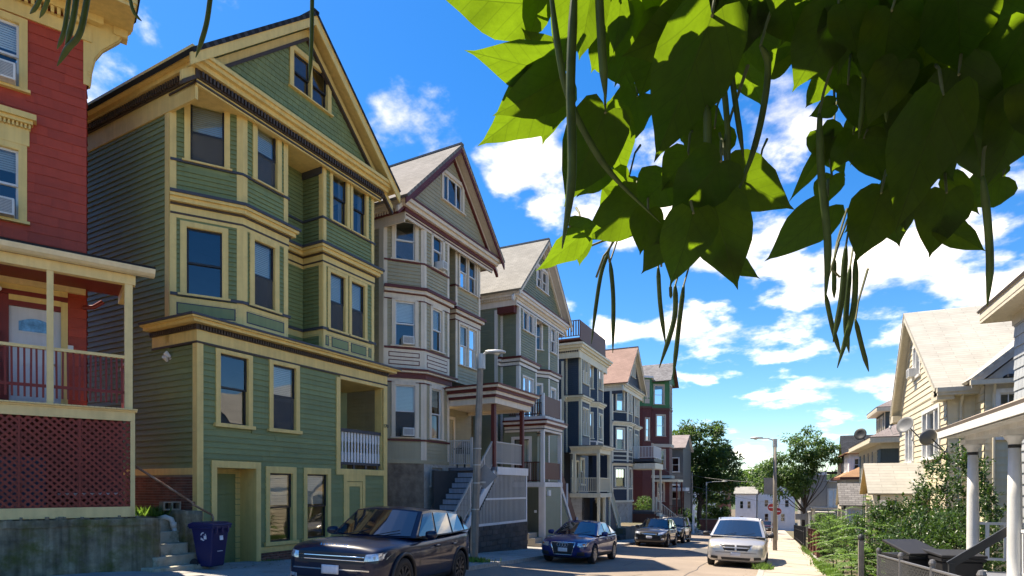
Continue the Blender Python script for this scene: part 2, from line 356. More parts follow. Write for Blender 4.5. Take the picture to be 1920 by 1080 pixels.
def dentils(house,path,z0,z1,d,d0,m,pitch=.09,w=.045):
    mb=MB(); zb=house.location.z
    for a,b in zip(path,path[1:]):
        L=math.hypot(b[0]-a[0],b[1]-a[1]); ux,uy=(b[0]-a[0])/L,(b[1]-a[1])/L; nx,ny=uy,-ux; n=int(L/pitch)
        for i in range(n):
            s=(i+.5)*L/n-w/2; P=lambda s_,d_,z:(a[0]+ux*s_+nx*d_,a[1]+uy*s_+ny*d_,z-zb)
            i0=len(mb.v); mb.v+=[P(s,d0,z0),P(s+w,d0,z0),P(s+w,d,z0),P(s,d,z0),P(s,d0,z1),P(s+w,d0,z1),P(s+w,d,z1),P(s,d,z1)]
            mb.f+=[(i0,i0+1,i0+2,i0+3),(i0+3,i0+2,i0+6,i0+7),(i0+2,i0+1,i0+5,i0+6),(i0,i0+3,i0+7,i0+4),(i0+4,i0+7,i0+6,i0+5)]
    o=mb.build('dentil_row',m,house); o['kind']='stuff'; return o
def slope(house,name,e0,e1,t1,t0,m,th=.06,under=None):
    """a roof slope slab; e0->e1 eave, t0,t1 top (house-local xyz, world z).  local x along eave, y up-slope, z normal"""
    zb=Vector((0,0,house.location.z if house else 0)); e0,e1,t1,t0=[Vector(p)-zb for p in (e0,e1,t1,t0)]
    ex=(e1-e0).normalized(); n=ex.cross(t0-e0).normalized()
    if n.z<0: n=-n
    ey=n.cross(ex).normalized(); M=Matrix((ex,ey,n)).transposed().to_4x4(); M.translation=e0; I=M.inverted()
    P=[I@p for p in (e0,e1,t1,t0)]; mb=MB(); mb.prism([(p.x,p.y) for p in P],'z',-th,0)
    o=bpy.data.objects.new(name,mb.mesh(name,m)); col.objects.link(o); o.parent=house; o.matrix_local=M
    if under:
        o.data.materials.append(under)
        for f in o.data.polygons:
            if f.normal.z<-.5: f.material_index=1
    return o
def solid(house,name,pts,z0,z1,m):
    zb=house.location.z; return MB().prism(pts,'z',z0-zb,z1-zb).build(name,m,house)
def hbox(house,name,x0,x1,y0,y1,z0,z1,m,parent=None,bevel=0):
    zb=house.location.z; return MB().box(x0,x1,y0,y1,z0-zb,z1-zb).build(name,m,parent or house,bevel=bevel)
def cornerboards(fc,z0,z1,m,w=.13,d=.035,left=True,right=True):
    if left: trim(fc,-d*.4,w,z0,z1,d,m,'corner_board')
    if right: trim(fc,fc.L-w,fc.L+d*.4,z0,z1,d,m,'corner_board')
def ac_unit(fc,s,z,w=.5,h=.32,label='',m=None,out=.28):
    """window air conditioner, a thing of its own"""
    M=fc.h.matrix_basis@Matrix.Translation(fc.loc)@Matrix.Rotation(fc.rz,4,'Z')@Matrix.Translation((s,0,z))
    t=thing('air_conditioner',label,'air conditioner',group='window air conditioners'); t.matrix_basis=M
    WH=paint('ac_white',(.62,.62,.6),streak=.15); DK=mat('ac_grille',(.22,.23,.24),rough=.6)
    MB().box(-w/2,w/2,-out,.16,0,h).build('case',WH,t,bevel=.012)
    g=MB().box(-w/2+.04,w/2-.04,-out-.004,-out+.01,.04,h-.04).build('grille',DK,t)
    sl=MB()
    for i in range(9): zz=.055+i*(h-.11)/8; sl.box(-w/2+.045,w/2-.045,-out-.008,-out-.003,zz,zz+.006)
    sl.build('grille_bars',WH,g)
    return t
def txt(s,size,m,parent,loc,rot,name='lettering',depth=.006,align='CENTER'):
    c=bpy.data.curves.new(name,'FONT'); c.body=s; c.size=size; c.extrude=depth; c.align_x=align; c.align_y='CENTER'
    o=bpy.data.objects.new(name,c); col.objects.link(o); dg=bpy.context.evaluated_depsgraph_get(); me=bpy.data.meshes.new_from_object(o.evaluated_get(dg)); bpy.data.objects.remove(o)
    me.materials.clear(); me.materials.append(m); q=bpy.data.objects.new(name,me); col.objects.link(q); q.parent=parent; q.location=loc; q.rotation_euler=rot; return q
# ------------------------------------------------------------------ ground, road, pavements
def zg(x,y): return -.052*min(y,125)-.018*min(max(x,-12),2)
def gmat(x,y,dz=0):
    ex=Vector((1,0,zg(x+.05,y)-zg(x-.05,y)) ); ex.z/=.1; ex.normalize(); ey=Vector((0,1,-.052 if y<125 else 0)).normalized(); n=ex.cross(ey).normalized(); ey=n.cross(ex)
    M=Matrix((ex,ey,n)).transposed().to_4x4(); M.translation=(x,y,zg(x,y)+dz); return M
EARTH=mat('earth',(.13,.10,.065),rough=.95,var=.3,nscale=.5,bump=.5,bscale=8,dirt=(.06,.085,.03),dscale=.15)
def asphalt():
    m=mat('asphalt_road',(.235,.192,.155),rough=.88,var=.12,nscale=.35,bump=.35,bscale=140,spec=.25,dirt=(.175,.142,.115),dscale=.5,damt=.7); return m
CONC=mat('concrete_pavement',(.36,.315,.255),rough=.9,var=.14,nscale=1.2,bump=.3,bscale=90,rnd=.07,dirt=(.24,.20,.155),dscale=1.6,damt=.5)
CONC2=mat('concrete_grey',(.29,.275,.25),rough=.9,var=.16,nscale=1.2,bump=.3,bscale=90,rnd=.07,dirt=(.17,.16,.14),dscale=1.6,damt=.6)
GRAN=mat('granite_kerb',(.33,.31,.28),rough=.8,var=.2,nscale=8,bump=.3,bscale=60,rnd=.1)
def sheet(name,xs,ys,dz,m,kind='structure',parent=None):
    mb=MB(); nx=len(xs)
    for y in ys:
        for x in xs: mb.v.append((x,y,zg(x,y)+dz))
    for j in range(len(ys)-1):
        for i in range(nx-1): a=j*nx+i; mb.f.append((a,a+1,a+nx+1,a+nx))
    me=bpy.data.meshes.new(name); me.from_pydata(mb.v,[],mb.f); me.materials.append(m); o=bpy.data.objects.new(name,me); col.objects.link(o); o.parent=parent
    if not parent: o['kind']=kind
    return o
ground=sheet('ground',[-2500,-300,-60,-12,-7.6,-.5,2,20,80,600,2500],[-300,-60,-10,0,20,60,100,124.9,125,140,300,900,4000],0,EARTH)
XL,XR=-7.6,-.5
road=sheet('road',[XL,-7,-4.4,-1.6,XR],[-40,-5]+list(range(0,124,4))+[125,170],.006,asphalt())
# tar-sealed cracks
CR=mat('crack_seal',(.045,.042,.04),rough=.6)
def crack(pts,w):
    mb=MB(); P=[Vector((x,y,0)) for x,y in pts]
    for i,p in enumerate(P):
        d=(P[min(i+1,len(P)-1)]-P[max(i-1,0)]).normalized(); n=Vector((-d.y,d.x,0)); ww=w*random.uniform(.5,1.3)
        for s in (-1,1): q=p+n*ww*s; mb.v.append((q.x,q.y,zg(q.x,q.y)+.010))
        if i: k=2*i; mb.f.append((k-2,k-1,k+1,k))
    mb.build('crack_seal',CR,road)
def wig(p0,p1,n,a): return [(p0[0]+(p1[0]-p0[0])*i/n+random.uniform(-a,a),p0[1]+(p1[1]-p0[1])*i/n+random.uniform(-a,a)) for i in range(n+1)]
crack(wig((-7.6,14.5),(-4.8,19),9,.10)+wig((-4.7,19.4),(-4.2,33),14,.10),.022); crack(wig((-4.4,34),(-4.3,70),20,.08),.02); crack(wig((-7.9,25),(-4.2,26.5),9,.09),.018); crack(wig((-4.3,41),(-.8,42.2),9,.08),.018); crack(wig((-5.8,11),(-3.4,17),9,.1),.018); crack(wig((-2.4,16),(-2.2,44),22,.09),.015)
pt=mat('asphalt_patch',(.105,.10,.095),rough=.9,var=.1,bump=.3,bscale=130)
for (a,b,c,d) in ((-4.0,-2.3,29,34.5),(-7.6,-6.3,37,39.2)): sheet('asphalt_patch',[a,b],[c,(c+d)/2,d],.009,pt,parent=road)
# pavements: a bed with separate slabs and kerb stones
def slabs(name,x0,x1,y0,y1,L,rows,m,bed,h=.12):
    p=sheet(name,[x0,x1],[-40]+list(range(0,124,8))+[125,170],h-.03,bed)
    w=(x1-x0)/rows; me=MB().box(-w/2+.006,w/2-.006,-L/2+.006,L/2-.006,-.06,0).mesh('slab',m)
    y=y0
    while y<y1:
        for r in range(rows):
            o=bpy.data.objects.new('slab',me); col.objects.link(o); o.parent=p; o.matrix_basis=gmat(x0+w*(r+.5),y+L/2,h+random.uniform(-.004,.005))
        y+=L
    return p
pav_r=slabs('pavement',XR+.16,1.5,4,70,1.55,1,CONC,CONC); pav_l=slabs('pavement',-10.7,XL-.16,5,72,1.55,1,CONC2,CONC2)
def kerb(name,x,sgn):
    k=sheet(name,[x,x-sgn*.16],[-40,0,60,124,170],.12,GRAN)
    me=MB().box(-.08,.08,-.98,.98,-.2,.125).mesh('kerb_stone',GRAN)
    y=2
    while y<72:
        o=bpy.data.objects.new('kerb_stone',me); col.objects.link(o); o.parent=k; o.matrix_basis=gmat(x-sgn*.08,y+1,random.uniform(0,.008)); y+=2
kerb('kerb',XR,-1); kerb('kerb',XL,1)
sheet('front_yard',[1.5,3,14],[-10,0,20,40,60,80,110],.10,mat('yard_soil',(.12,.10,.06),rough=.95,var=.3,nscale=1.5,bump=.6,bscale=12,dirt=(.05,.09,.025),dscale=.7))
sheet('paved_apron',[-12.6,-10.7],[2,9,17.5],.115,CONC2)
# ------------------------------------------------------------------ the green house
GS=paint('green_paint',(.196,.228,.092),rnd=.085,streak=.09); YT=paint('ochre_trim',(.72,.52,.185),streak=.10,dirt=(.52,.36,.13),dscale=2.6,damt=.35); BR=paint('brown_trim',(.062,.042,.03)); SL=paint('slate_trim',(.055,.056,.068)); BK=paint('black_sash',(.022,.022,.026),rough=.35); WT=paint('white_paint',(.66,.66,.66)); WS=paint('white_sash',(.62,.63,.64),rough=.35)
BRICK=mat('old_brick',(.17,.075,.055),rough=.9,var=.3,nscale=6,bump=.5,bscale=40,rnd=.35,dirt=(.10,.085,.075),dscale=5,damt=.6); MORT=mat('mortar',(.24,.21,.18),rough=.95,var=.2,bump=.4,bscale=30)
SLATE_ROOF=shingle_mat('dark_roof',(.045,.05,.06))
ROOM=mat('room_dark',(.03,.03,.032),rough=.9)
def bricks(fc,s0,s1,z0,z1,parent,w=.21,h=.065,j=.012,m=None):
    me=MB().box(0,w-j,-.018,.04,0,h-j).mesh('brick',m or BRICK); r=0; z=z0
    while z+h<=z1+.01:
        s=s0-(w/2 if r%2 else 0)
        while s<s1-.03:
            a=max(s,s0); b=min(s+w,s1)
            if b-a>.04: inst(me,'brick',parent,(a,random.uniform(-.004,.004),z),(0,0,0),((b-a)/w,1,1))
            s+=w
        z+=h; r+=1
def gable_clip(c,zb,za,hw):
    def f(z):
        if z>=za: return None
        k=(za-z)/(za-zb)*hw; return (c-k,c+k)
    return f
def gable_shingles(fc,w,c,zb,za,hw,holes,m,row=.15,wid=.17,individual=True,limit=290):
    clip=gable_clip(c,zb,za,hw); z=zb; n=0; me=MB().box(0,1,-.026,0,0,1).mesh('wall_shingle',m); mb=MB()
    # wedge
    me=bpy.data.meshes.new('wall_shingle'); b=MB(); b.quad((0,-.024,0),(1,-.024,0),(1,-.006,1.02),(0,-.006,1.02)); b.quad((0,0,0),(1,0,0),(1,-.024,0),(0,-.024,0)); b.quad((0,-.024,0),(0,-.006,1),(0,0,1),(0,0,0)); b.quad((1,-.024,0),(1,0,0),(1,0,1),(1,-.006,1)); me.from_pydata(b.v,[],b.f); me.materials.append(m)
    while z<za-.1:
        r=clip(z+row*.5)
        if r:
            s=r[0]
            while s<r[1]-.02:
                ww=min(random.uniform(wid*.7,wid*1.35),r[1]-s)
                mid=s+ww/2
                if not any(h[0]<mid<h[1] and h[2]<z+row/2<h[3] for h in holes):
                    if individual and n<limit: inst(me,'wall_shingle',w,(s+.003,0,z+random.uniform(-.006,.006)),(0,0,0),(ww-.006,1,row)); n+=1
                    else: mb.quad((s+.003,-.024,z),(s+ww-.003,-.024,z),(s+ww-.003,-.006,z+row*1.02),(s+.003,-.006,z+row*1.02)); mb.quad((s+.003,0,z),(s+ww-.003,0,z),(s+ww-.003,-.024,z),(s+.003,-.024,z))
                s+=ww
        z+=row
    if mb.v: o=mb.build('wall_shingles',m,w); o['kind']='stuff'

def gable_front(h,c,hw,zb,za,yf,win,m,tm,bm,roofm,sashm,depth=9,over=.45,shingles=True,winkw={},individual=False,wallm=None,rake=.26,fasc=None,soff=None,zcut=None,pitch=.13):
    """front gable: wall at y=yf, roof over it with raking boards. hw,zb,za: outer roof line at eaves"""
    zcut=zb if zcut is None else zcut
    fc=Fc(h,(0,yf),(c*2,yf)); sl=(za-zb)/hw
    ga=za-.32; ghw=(ga-zcut)/sl
    holes=[(*w,.09) for w in win]
    clip=gable_clip(c,zcut,ga,ghw)
    w=wall(fc,zcut,ga,holes,wallm or m,pitch=None if shingles else pitch,clip=clip,name='gable_wall')
    if shingles: gable_shingles(fc,w,c,zcut,ga,ghw,[(a[0]-.1,a[1]+.1,a[2]-.1,a[3]+.1) for a in win],m,individual=individual)
    for a in win: window(fc,*a,tm,sashm,cw=.13,**winkw)
    zb_=h.location.z
    # raking boards: inner frieze, dark line, outer fascia
    for s in (-1,1):
        def rk(off0,off1,y0,y1,m_,nm):
            # band between roofline offset off0..off1 (measured vertically down)
            p=[(c+s*0,za-off0),(c+s*hw,zb-off0),(c+s*hw,zb-off1),(c,za-off1)]
            MB().prism([(x,z-zb_) for x,z in p],'y',y0,y1).build(nm,m_,h)
        rk(.10,.10+rake*1.1,yf-over-.02,yf-over+.03,fasc or tm,'rake_board')
        rk(.10+rake*1.12,.14+rake*1.9,yf-.09,yf+.0,tm,'rake_frieze'); rk(.12+rake*1.9,.17+rake*1.9+.05,yf-.11,yf+.01,bm,'rake_moulding')
        e0=(c+s*hw,yf-over-.05,zb); t0=(c,yf-over-.05,za)
        e1=(c+s*hw,yf+depth,zb); t1=(c,yf+depth,za)
        slope(h,'roof',e0,e1,t1,t0,roofm,.10,soff or tm)
        # soffit under rake handled by slab underside
    hbox(h,'ridge_cap',c-.09,c+.09,yf-over-.05,yf+depth,za-.05,za+.02,roofm)
    return fc

def green_house():
    zb=-.5
    h=frame_house('green_house','tall green clapboard house with ochre trim, corner bay and street level front',-12.5,9.757,4.2,zb)
    # ---------------- lower front block
    F=Fc(h,(0,0),(6.75,0)); Wn=[(.57,1.38,3.24,4.97,.10),(2.13,2.92,3.25,4.99,.10),(2.02,2.80,.2,2.06,.10),(3.30,4.10,.2,2.06,.10),(.48,1.60,-.5,2.15,.1),(4.62,6.60,2.25,5.0,.1),(4.90,5.58,-.42,1.84,.1)]
    w=wall(F,-.06,5.08,Wn,GS,pitch=.142,mode='obj')
    for a in Wn[:2]: window(F,*a[:4],YT,BK,cw=.115,head=.09,blind=.55 if a[0]>2 else 0,meet=.52,screen=a[0]>2)
    for a in Wn[2:4]: window(F,*a[:4],YT,BK,cw=.115,head=.17,blind=.47,curtain=False,meet=.50)
    trim(F,-.03,.13,-.5,5.08,.035,YT,'corner_board'); trim(F,6.60,6.78,-.5,5.08,.035,YT,'corner_post')
    # door opening with an alcove
    d=trim(F,.34,.48,-.5,2.15,.05,YT,'door_casing'); trim(F,1.60,1.74,-.5,2.15,.05,YT,'door_casing'); trim(F,.34,1.74,2.15,2.32,.055,YT,'door_head')
    al=MB(); al.box(.46,.48,0,1.1,-.5,2.17); al.box(1.60,1.62,0,1.1,-.5,2.17); al.box(.46,1.62,0,1.1,2.15,2.17); F.mb(al,'alcove_lining',YT)
    F2=Fc(h,(.48,.62),(1.60,.62)); w2=wall(F2,-.5,2.15,[],GS,pitch=.142,name='alcove_wall'); trim(F2,0,.1,-.5,2.15,.03,YT,'corner_board'); trim(F2,.98,1.12,-.5,2.15,.03,YT,'corner_board'); trim(F2,.1,.98,2.02,2.15,.03,YT,'alcove_head')
    trim(F,1.74,4.72,-.06,.09,.04,YT,'base_board'); trim(F,5.66,6.60,-.06,.09,.04,YT,'base_board')
    fb=F.mb(MB().box(1.74,6.6,0,.06,-.5,-.06),'brick_base',MORT); bricks(F,1.74,4.75,-.52,-.07,fb)
    # cellar hatch
    trim(F,4.75,4.89,-.42,2.08,.045,YT,'hatch_casing'); trim(F,5.58,5.70,-.42,2.08,.045,YT,'hatch_casing'); trim(F,4.89,5.58,1.86,2.08,.042,YT,'hatch_head')
    hd=F.mb(MB().box(4.90,5.57,.0,.05,-.42,1.84),'hatch_door',GS); Fh=MB().box(4.90,5.0,-.03,0,-.42,1.84).box(5.48,5.57,-.03,0,-.42,1.84).box(5.0,5.48,-.03,0,1.70,1.84); F.mb(Fh,'hatch_frame',YT,hd); siding(F,hd,5.0,5.48,-.42,1.70,[],GS,.142,'stuff')
    # corner balcony
    trim(F,4.44,4.60,2.06,5.02,.05,YT,'jamb'); trim(F,4.60,6.60,2.06,2.24,.05,YT,'balcony_base'); trim(F,4.60,6.60,4.98,5.08,.04,YT,'balcony_head')
    hbox(h,'balcony_floor',4.6,6.7,.02,1.7,2.1,2.24,SL); hbox(h,'balcony_ceiling',4.6,6.7,.02,1.75,4.98,5.06,YT)
    hbox(h,'balcony_post',6.56,6.75,.03,.32,2.0,5.0,YT); hbox(h,'balcony_wall',4.52,4.62,.03,1.8,2.2,5.0,GS); hbox(h,'balcony_wall',4.62,6.75,1.75,1.85,2.2,5.0,GS)
    rl=hbox(h,'balcony_rail',4.62,6.56,.06,.18,3.40,3.50,SL); hbox(h,'balcony_rail',4.62,6.56,.08,.16,2.38,2.46,SL)
    bp=[(-.045,0),(.045,0),(.045,.30),(.028,.33),(.028,.62),(.045,.66),(.045,.94),(-.045,.94),(-.045,.66),(-.028,.62),(-.028,.33),(-.045,.30)]
    bm_=MB().prism(bp,'y',0,.02).mesh('baluster',WT)
    for i in range(14): inst(bm_,'baluster',h,(4.70+i*1.80/13,.1,2.46-zb))
    for i in range(4): hbox(h,'rail_block',4.75+i*.55,4.83+i*.55,.1,.14,2.24,2.38,SL)
    # lower block side
    S=Fc(h,(0,9),(0,0)); L9=9
    ws=wall(S,2.13,5.06,[],GS,pitch=.142,mode='obj',s0=0,s1=9)
    ws2=wall(S,5.06,10.88,[],GS,pitch=.142,mode='obj',s0=0,s1=9-1.05)
    trim(S,9-.13,9+.0,-.5,5.08,.035,YT,'corner_board'); trim(S,9-1.05-.17,9-1.05,5.2,10.9,.035,YT,'corner_board')
    trim(S,0,9-.13,1.97,2.13,.04,YT,'base_board')
    sb=S.mb(MB().box(0,9,0,.06,-.5,1.97),'brick_base',MORT); bricks(S,6.1,8.87,.95,1.97,sb)
    # security lamp
    t=thing('security_lamp','small white twin floodlight on the shaded green side wall','lamp'); t.matrix_basis=h.matrix_basis@Matrix.Translation((0,1.03,4.80-zb))
    MB().lathe([(.05,0),(.05,.03)],(-.03,0,.03),10,'x').build('plate',WT,t)
    for s in (-1,1):
        q=MB().lathe([(.03,0),(.045,.05),(.065,.14),(.06,.15)],(0,0,0),12,'x'); o=q.build('lamp_head',WT,t,(-.05,s*.06,.04 if s<0 else -.05)); o.rotation_euler=(0,R(-140),R(25*s))
    # lower cornice wrapping round
    P=[(0,1.75),(0,0),(6.75,0),(6.75,1.9)]
    band(h,P,5.08,5.13,.05,BR); band(h,P,5.13,5.40,.035,YT,'frieze'); band(h,P,5.40,5.52,.08,BR,'bed_moulding'); dentils(h,P[:3],5.41,5.50,.12,.08,BR,.075,.04); band(h,P,5.52,5.60,.26,YT,'crown'); band(h,P,5.60,5.64,.34,YT,'crown'); band(h,P,5.64,5.69,.38,SL,'roof_edge')
    solid(h,'lower_roof',[(-.35,1.75),(-.35,-.35),(7.1,-.35),(7.1,1.9)],5.665,5.70,mat('grey_roof_sheet',(.4,.41,.43),rough=.7))
    # ---------------- upper floors
    up=[(0,1.05),(1.33,.15),(2.75,.15),(2.75,.95),(4.05,.95),(4.05,.12),(6.25,.12),(6.25,.95)]
    C=Fc(h,up[0],up[1]); A=Fc(h,up[1],up[2]); A2=Fc(h,up[2],up[3]); RC=Fc(h,up[3],up[4]); BL=Fc(h,up[4],up[5]); B=Fc(h,up[5],up[6]); B2=Fc(h,up[6],up[7])
    # 2nd floor
    wc=[(.34,1.15,6.45,8.12,.12)]; wa=[(.33,1.0,6.45,8.18,.12)]; wb=[(.26,.90,6.46,8.18,.1),(1.16,1.78,6.46,8.18,.1)]
    for f,ho in ((C,wc),(A,wa),(B,wb),(A2,[]),(BL,[]),(RC,[]),(B2,[])): wall(f,5.65,8.45,ho,GS,pitch=.118)
    window(C,*wc[0][:4],YT,BK,cw=.13,head=.12,sill=.05,meet=.48); window(A,*wa[0][:4],YT,BK,cw=.13,head=.12,sill=.05,blind=.5,meet=.48,screen=True)
    for q in wb: window(B,*q[:4],YT,BK,cw=.10,head=.10,sill=.05,blind=.48,meet=.5,sillext=.0,screen=True)
    for f,z0,z1 in ((C,5.65,8.4),(A,5.65,8.4),(B,5.65,8.4)): cornerboards(f,z0,z1,YT,w=.13 if f is not B else .11)
    trim(BL,BL.L-.13,BL.L,5.65,8.4,.033,YT,'corner_board')
    band(h,up[:3],5.7,6.36,.03,YT,'panel_field'); band(h,up[5:7],5.7,6.36,.03,YT,'panel_field'); band(h,[up[3],up[4],up[5]],6.2,6.38,.03,YT,'base_board')
    for f,ps in ((C,[(.13,1.45)]),(A,[(.10,1.30)]),(B,[(.07,.21),(.32,1.03),(1.14,1.84),(1.94,2.08)])):
        for a,b in ps:
            p=trim(f,a,b,5.92,6.22,.036,SL,'panel_frame',d0=.02); trim(f,a+.03,b-.03,5.95,6.19,.04,GS,'panel',d0=.02,parent=p)
    for pth in (up[:5],up[3:8]): pass
    band(h,up,6.38,6.45,.075,SL,'sill_belt')
    band(h,up,8.38,8.43,.045,BR,'moulding'); band(h,up,8.30,8.38,.034,YT,'frieze'); band(h,up,8.43,8.62,.04,YT,'frieze'); band(h,up,8.60,8.65,.08,BR,'moulding'); band(h,up,8.65,8.76,.17,YT,'crown'); band(h,up,8.76,8.83,.23,YT,'crown'); band(h,up,8.83,8.90,.27,SL,'flashing')
    # 3rd floor
    vc=[(.42,1.20,9.76,11.28,.12)]; va=[(.42,1.08,9.76,11.34,.12)]; vb=[(.36,.98,9.76,11.34,.1),(1.22,1.84,9.76,11.34,.1)]
    for f,ho in ((C,vc),(A,va),(B,vb),(A2,[]),(BL,[]),(RC,[]),(B2,[])): wall(f,8.88,11.5,ho,GS,pitch=.118)
    window(C,*vc[0][:4],YT,BK,cw=.12,head=.08,sill=.04,blind=.5,screen=True); window(A,*va[0][:4],YT,BK,cw=.13,head=.08,sill=.04,blind=.5,screen=True)
    for q in vb: window(B,*q[:4],YT,BK,cw=.10,head=.08,sill=.04,sillext=0,curtain=True)
    for f in (C,A,B): cornerboards(f,8.9,11.4,YT,w=.13 if f is not B else .11)
    trim(BL,BL.L-.13,BL.L,8.9,11.4,.033,YT,'corner_board'); trim(BL,0,BL.L,11.0,11.2,.06,SL,'eave_bracket')
    band(h,up,9.68,9.74,.06,SL,'sill_belt')
    # overhanging top: soffit, friezes, dentils, crown
    T=[(0,9),(0,.0),(6.45,.0),(6.45,9)]
    solid(h,'soffit',[(0.0,1.2),(0.0,.0),(6.45,.0),(6.45,1.2)],11.2,11.3,YT)
    band(h,T,10.86,11.14,.045,YT,'frieze') if 0 else None
    band(h,[(0,9),(0,.0)],10.84,11.32,.05,YT,'frieze')
    F3=[(0,.02),(6.45,.02)]
    band(h,[(0,1.0),(0,.0),(6.45,.0)],11.16,11.34,.05,YT,'frieze'); band(h,[(0,1.0),(0,.0),(6.45,0)],11.20,11.245,.075,BR,'moulding')
    band(h,T,11.30,11.50,.10,BR,'bed_moulding'); dentils(h,T[:3],11.33,11.47,.16,.10,BR,.095,.05); band(h,T,11.50,11.62,.20,YT,'crown'); band(h,T,11.62,11.72,.30,YT,'crown'); band(h,T,11.72,11.80,.36,YT,'crown')
    for s in (0,6.45): pass
    # ledge at foot of the gable, gable and roof
    solid(h,'gable_ledge',[(0,.05),(0,-.33),(6.45,-.33),(6.45,.05)],11.78,11.84,YT)
    gable_front(h,3.30,3.72,11.66,15.12,.02,[(2.84,4.12,12.82,13.88)],GS,YT,BR,SLATE_ROOF,BK,depth=9,over=.40,individual=True,winkw=dict(double=.05,sill=.05,cw=.13) if 0 else dict(double=.06,sill=.04),zcut=11.84)
    # closing walls
    Rw=Fc(h,(6.45,.95),(6.45,9)); wall(Rw,5.65,11.5,[],GS,pitch=None); Rl=Fc(h,(6.75,1.85),(6.75,9)); wall(Rl,-.5,5.65,[],GS,pitch=None); Bk=Fc(h,(6.45,9),(0,9)); wall(Bk,-.5,11.5,[],GS,pitch=None)
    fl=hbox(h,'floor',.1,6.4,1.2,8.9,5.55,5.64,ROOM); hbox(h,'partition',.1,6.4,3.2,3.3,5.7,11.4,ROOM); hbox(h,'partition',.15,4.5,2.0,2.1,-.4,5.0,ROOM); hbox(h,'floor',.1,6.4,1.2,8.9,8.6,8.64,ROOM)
    # side dormer
    hbox(h,'dormer',5.35,6.30,1.1,3.2,12.7,14.0,GS); hbox(h,'dormer_roof',5.25,6.42,1.0,3.3,14.0,14.09,YT); hbox(h,'dormer_corner',6.2,6.33,1.07,1.2,12.6,14.0,YT)
    # house number
    txt('170',.17,mat('black_iron',(.02,.02,.02),rough=.4),h,(6.70,-.045,3.72-zb),(R(90),0,0),'house_number')
    t=thing('globe_lamp','small round lamp under the ochre balcony ceiling','lamp'); t.matrix_basis=h.matrix_basis@Matrix.Translation((5.0,.6,4.98-zb)); MB().lathe([(.05,0),(.05,-.03)],n=12).build('base',BK,t); MB().lathe([(.01,-.16),(.06,-.13),(.075,-.09),(.05,-.04)],n=12).build('globe',WT,t,smooth=True)
    return h
G=green_house()
# ------------------------------------------------------------------ the terrace of tall houses on the left
def floor_(h,up,z0,z1,wins,sm_,tm,sash,pitch=.13,cw=.10,cb=(0,),cbw=.12,head=None,sill=.05):
    """one storey round a plan path.  wins: {facet index: [(s0,s1,z0,z1,kwargs)]}"""
    fs=[Fc(h,a,b) for a,b in zip(up,up[1:])]
    for i,f in enumerate(fs):
        ho=[(*w[:4],cw) for w in wins.get(i,[])]
        wall(f,z0,z1,ho,sm_,pitch=pitch)
        for w in wins.get(i,[]):
            k=dict(cw=cw,head=head,sill=sill); k.update(w[4] if len(w)>4 else {}); window(f,*w[:4],tm,sash,**k)
        if i in cb: cornerboards(f,z0,z1,tm,w=cbw)
    return fs
def cornice(h,path,z,spec,nm='cornice'):
    for a,b,d,m in spec: band(h,path,z+a,z+b,d,m,nm)
def close_house(h,W,D,z0,z1,m,v0=.95,gable=None):
    S=Fc(h,(0,D),(0,v0)); Rr=Fc(h,(W,v0),(W,D)); Bk=Fc(h,(W,D),(0,D)); wall(Bk,z0,z1,[],m,pitch=None); wall(Rr,z0,z1,[],m,pitch=None)
    return S
def rail_run(h,name,p,q,ztop,zbot,m,n,bal=.03,rail=.06,parent=None,post=None):
    """straight guard rail p->q (house local x,y); ztop/zbot pairs are world z at the ends"""
    zb=h.location.z; P=lambda p_,z:(p_[0],p_[1],z-zb)
    r=MB().bar(P(p,ztop[0]),P(q,ztop[1]),rail,.045).build(name,m,h); MB().bar(P(p,zbot[0]),P(q,zbot[1]),.045,.045).build('bottom_rail',m,r)
    for i in range(n):
        t=(i+.5)/n; x=p[0]+(q[0]-p[0])*t; y=p[1]+(q[1]-p[1])*t; a=zbot[0]+(zbot[1]-zbot[0])*t; b=ztop[0]+(ztop[1]-ztop[0])*t
        inst(bal_mesh(m),'baluster',r,(x,y,a-zb),(0,0,0),(bal,bal,b-a))
    return r
_BAL={}
def bal_mesh(m):
    if m.name not in _BAL: _BAL[m.name]=MB().box(-.5,.5,-.5,.5,0,1).mesh('baluster',m)
    return _BAL[m.name]
TAU=paint('taupe_clapboard',(.36,.315,.205),streak=.06); PKT=paint('pinkish_trim',(.66,.56,.44)); MAR=paint('maroon_trim',(.115,.022,.018)); GREYB=paint('blue_grey_step',(.36,.39,.46),streak=.2); GREYR=shingle_mat('grey_roof',(.215,.205,.195),.3,.13,.12,.7)
STONE=mat('rubble_stone',(.20,.155,.115),rough=.95,var=.35,nscale=3.5,bump=.9,bscale=9,dirt=(.10,.07,.05),dscale=2.4,damt=.8); STUC=mat('worn_stucco',(.42,.40,.36),rough=.95,var=.18,nscale=2,bump=.6,bscale=14,dirt=(.20,.17,.14),dscale=2.2,damt=.75); BLOCK=mat('dark_block',(.075,.068,.062),rough=.95,var=.3,nscale=2.5,bump=.7,bscale=22,rnd=.2); FLOORP=paint('porch_floor',(.16,.17,.20))
def concrete_blocks(h,x0,x1,y,z0,z1,m,zb,top=None,bw=.42,bh=.2):
    base=MB().box(x0,x1,y+.02,y+.25,z0-zb,z1-zb).build('block_wall',MORT if 0 else m,h); me=MB().box(0,bw-.014,-.02,.05,0,bh-.014).mesh('block',m); z=z0; r=0
    while z<z1-.05:
        x=x0-(bw/2 if r%2 else 0)
        while x<x1-.05:
            a=max(x,x0); b=min(x+bw,x1); inst(me,'block',base,(a,y+random.uniform(-.006,.006),z-zb),(0,0,0),((b-a)/bw,1,min(1,(z1-z)/bh))); x+=bw
        z+=bh; r+=1
    return base
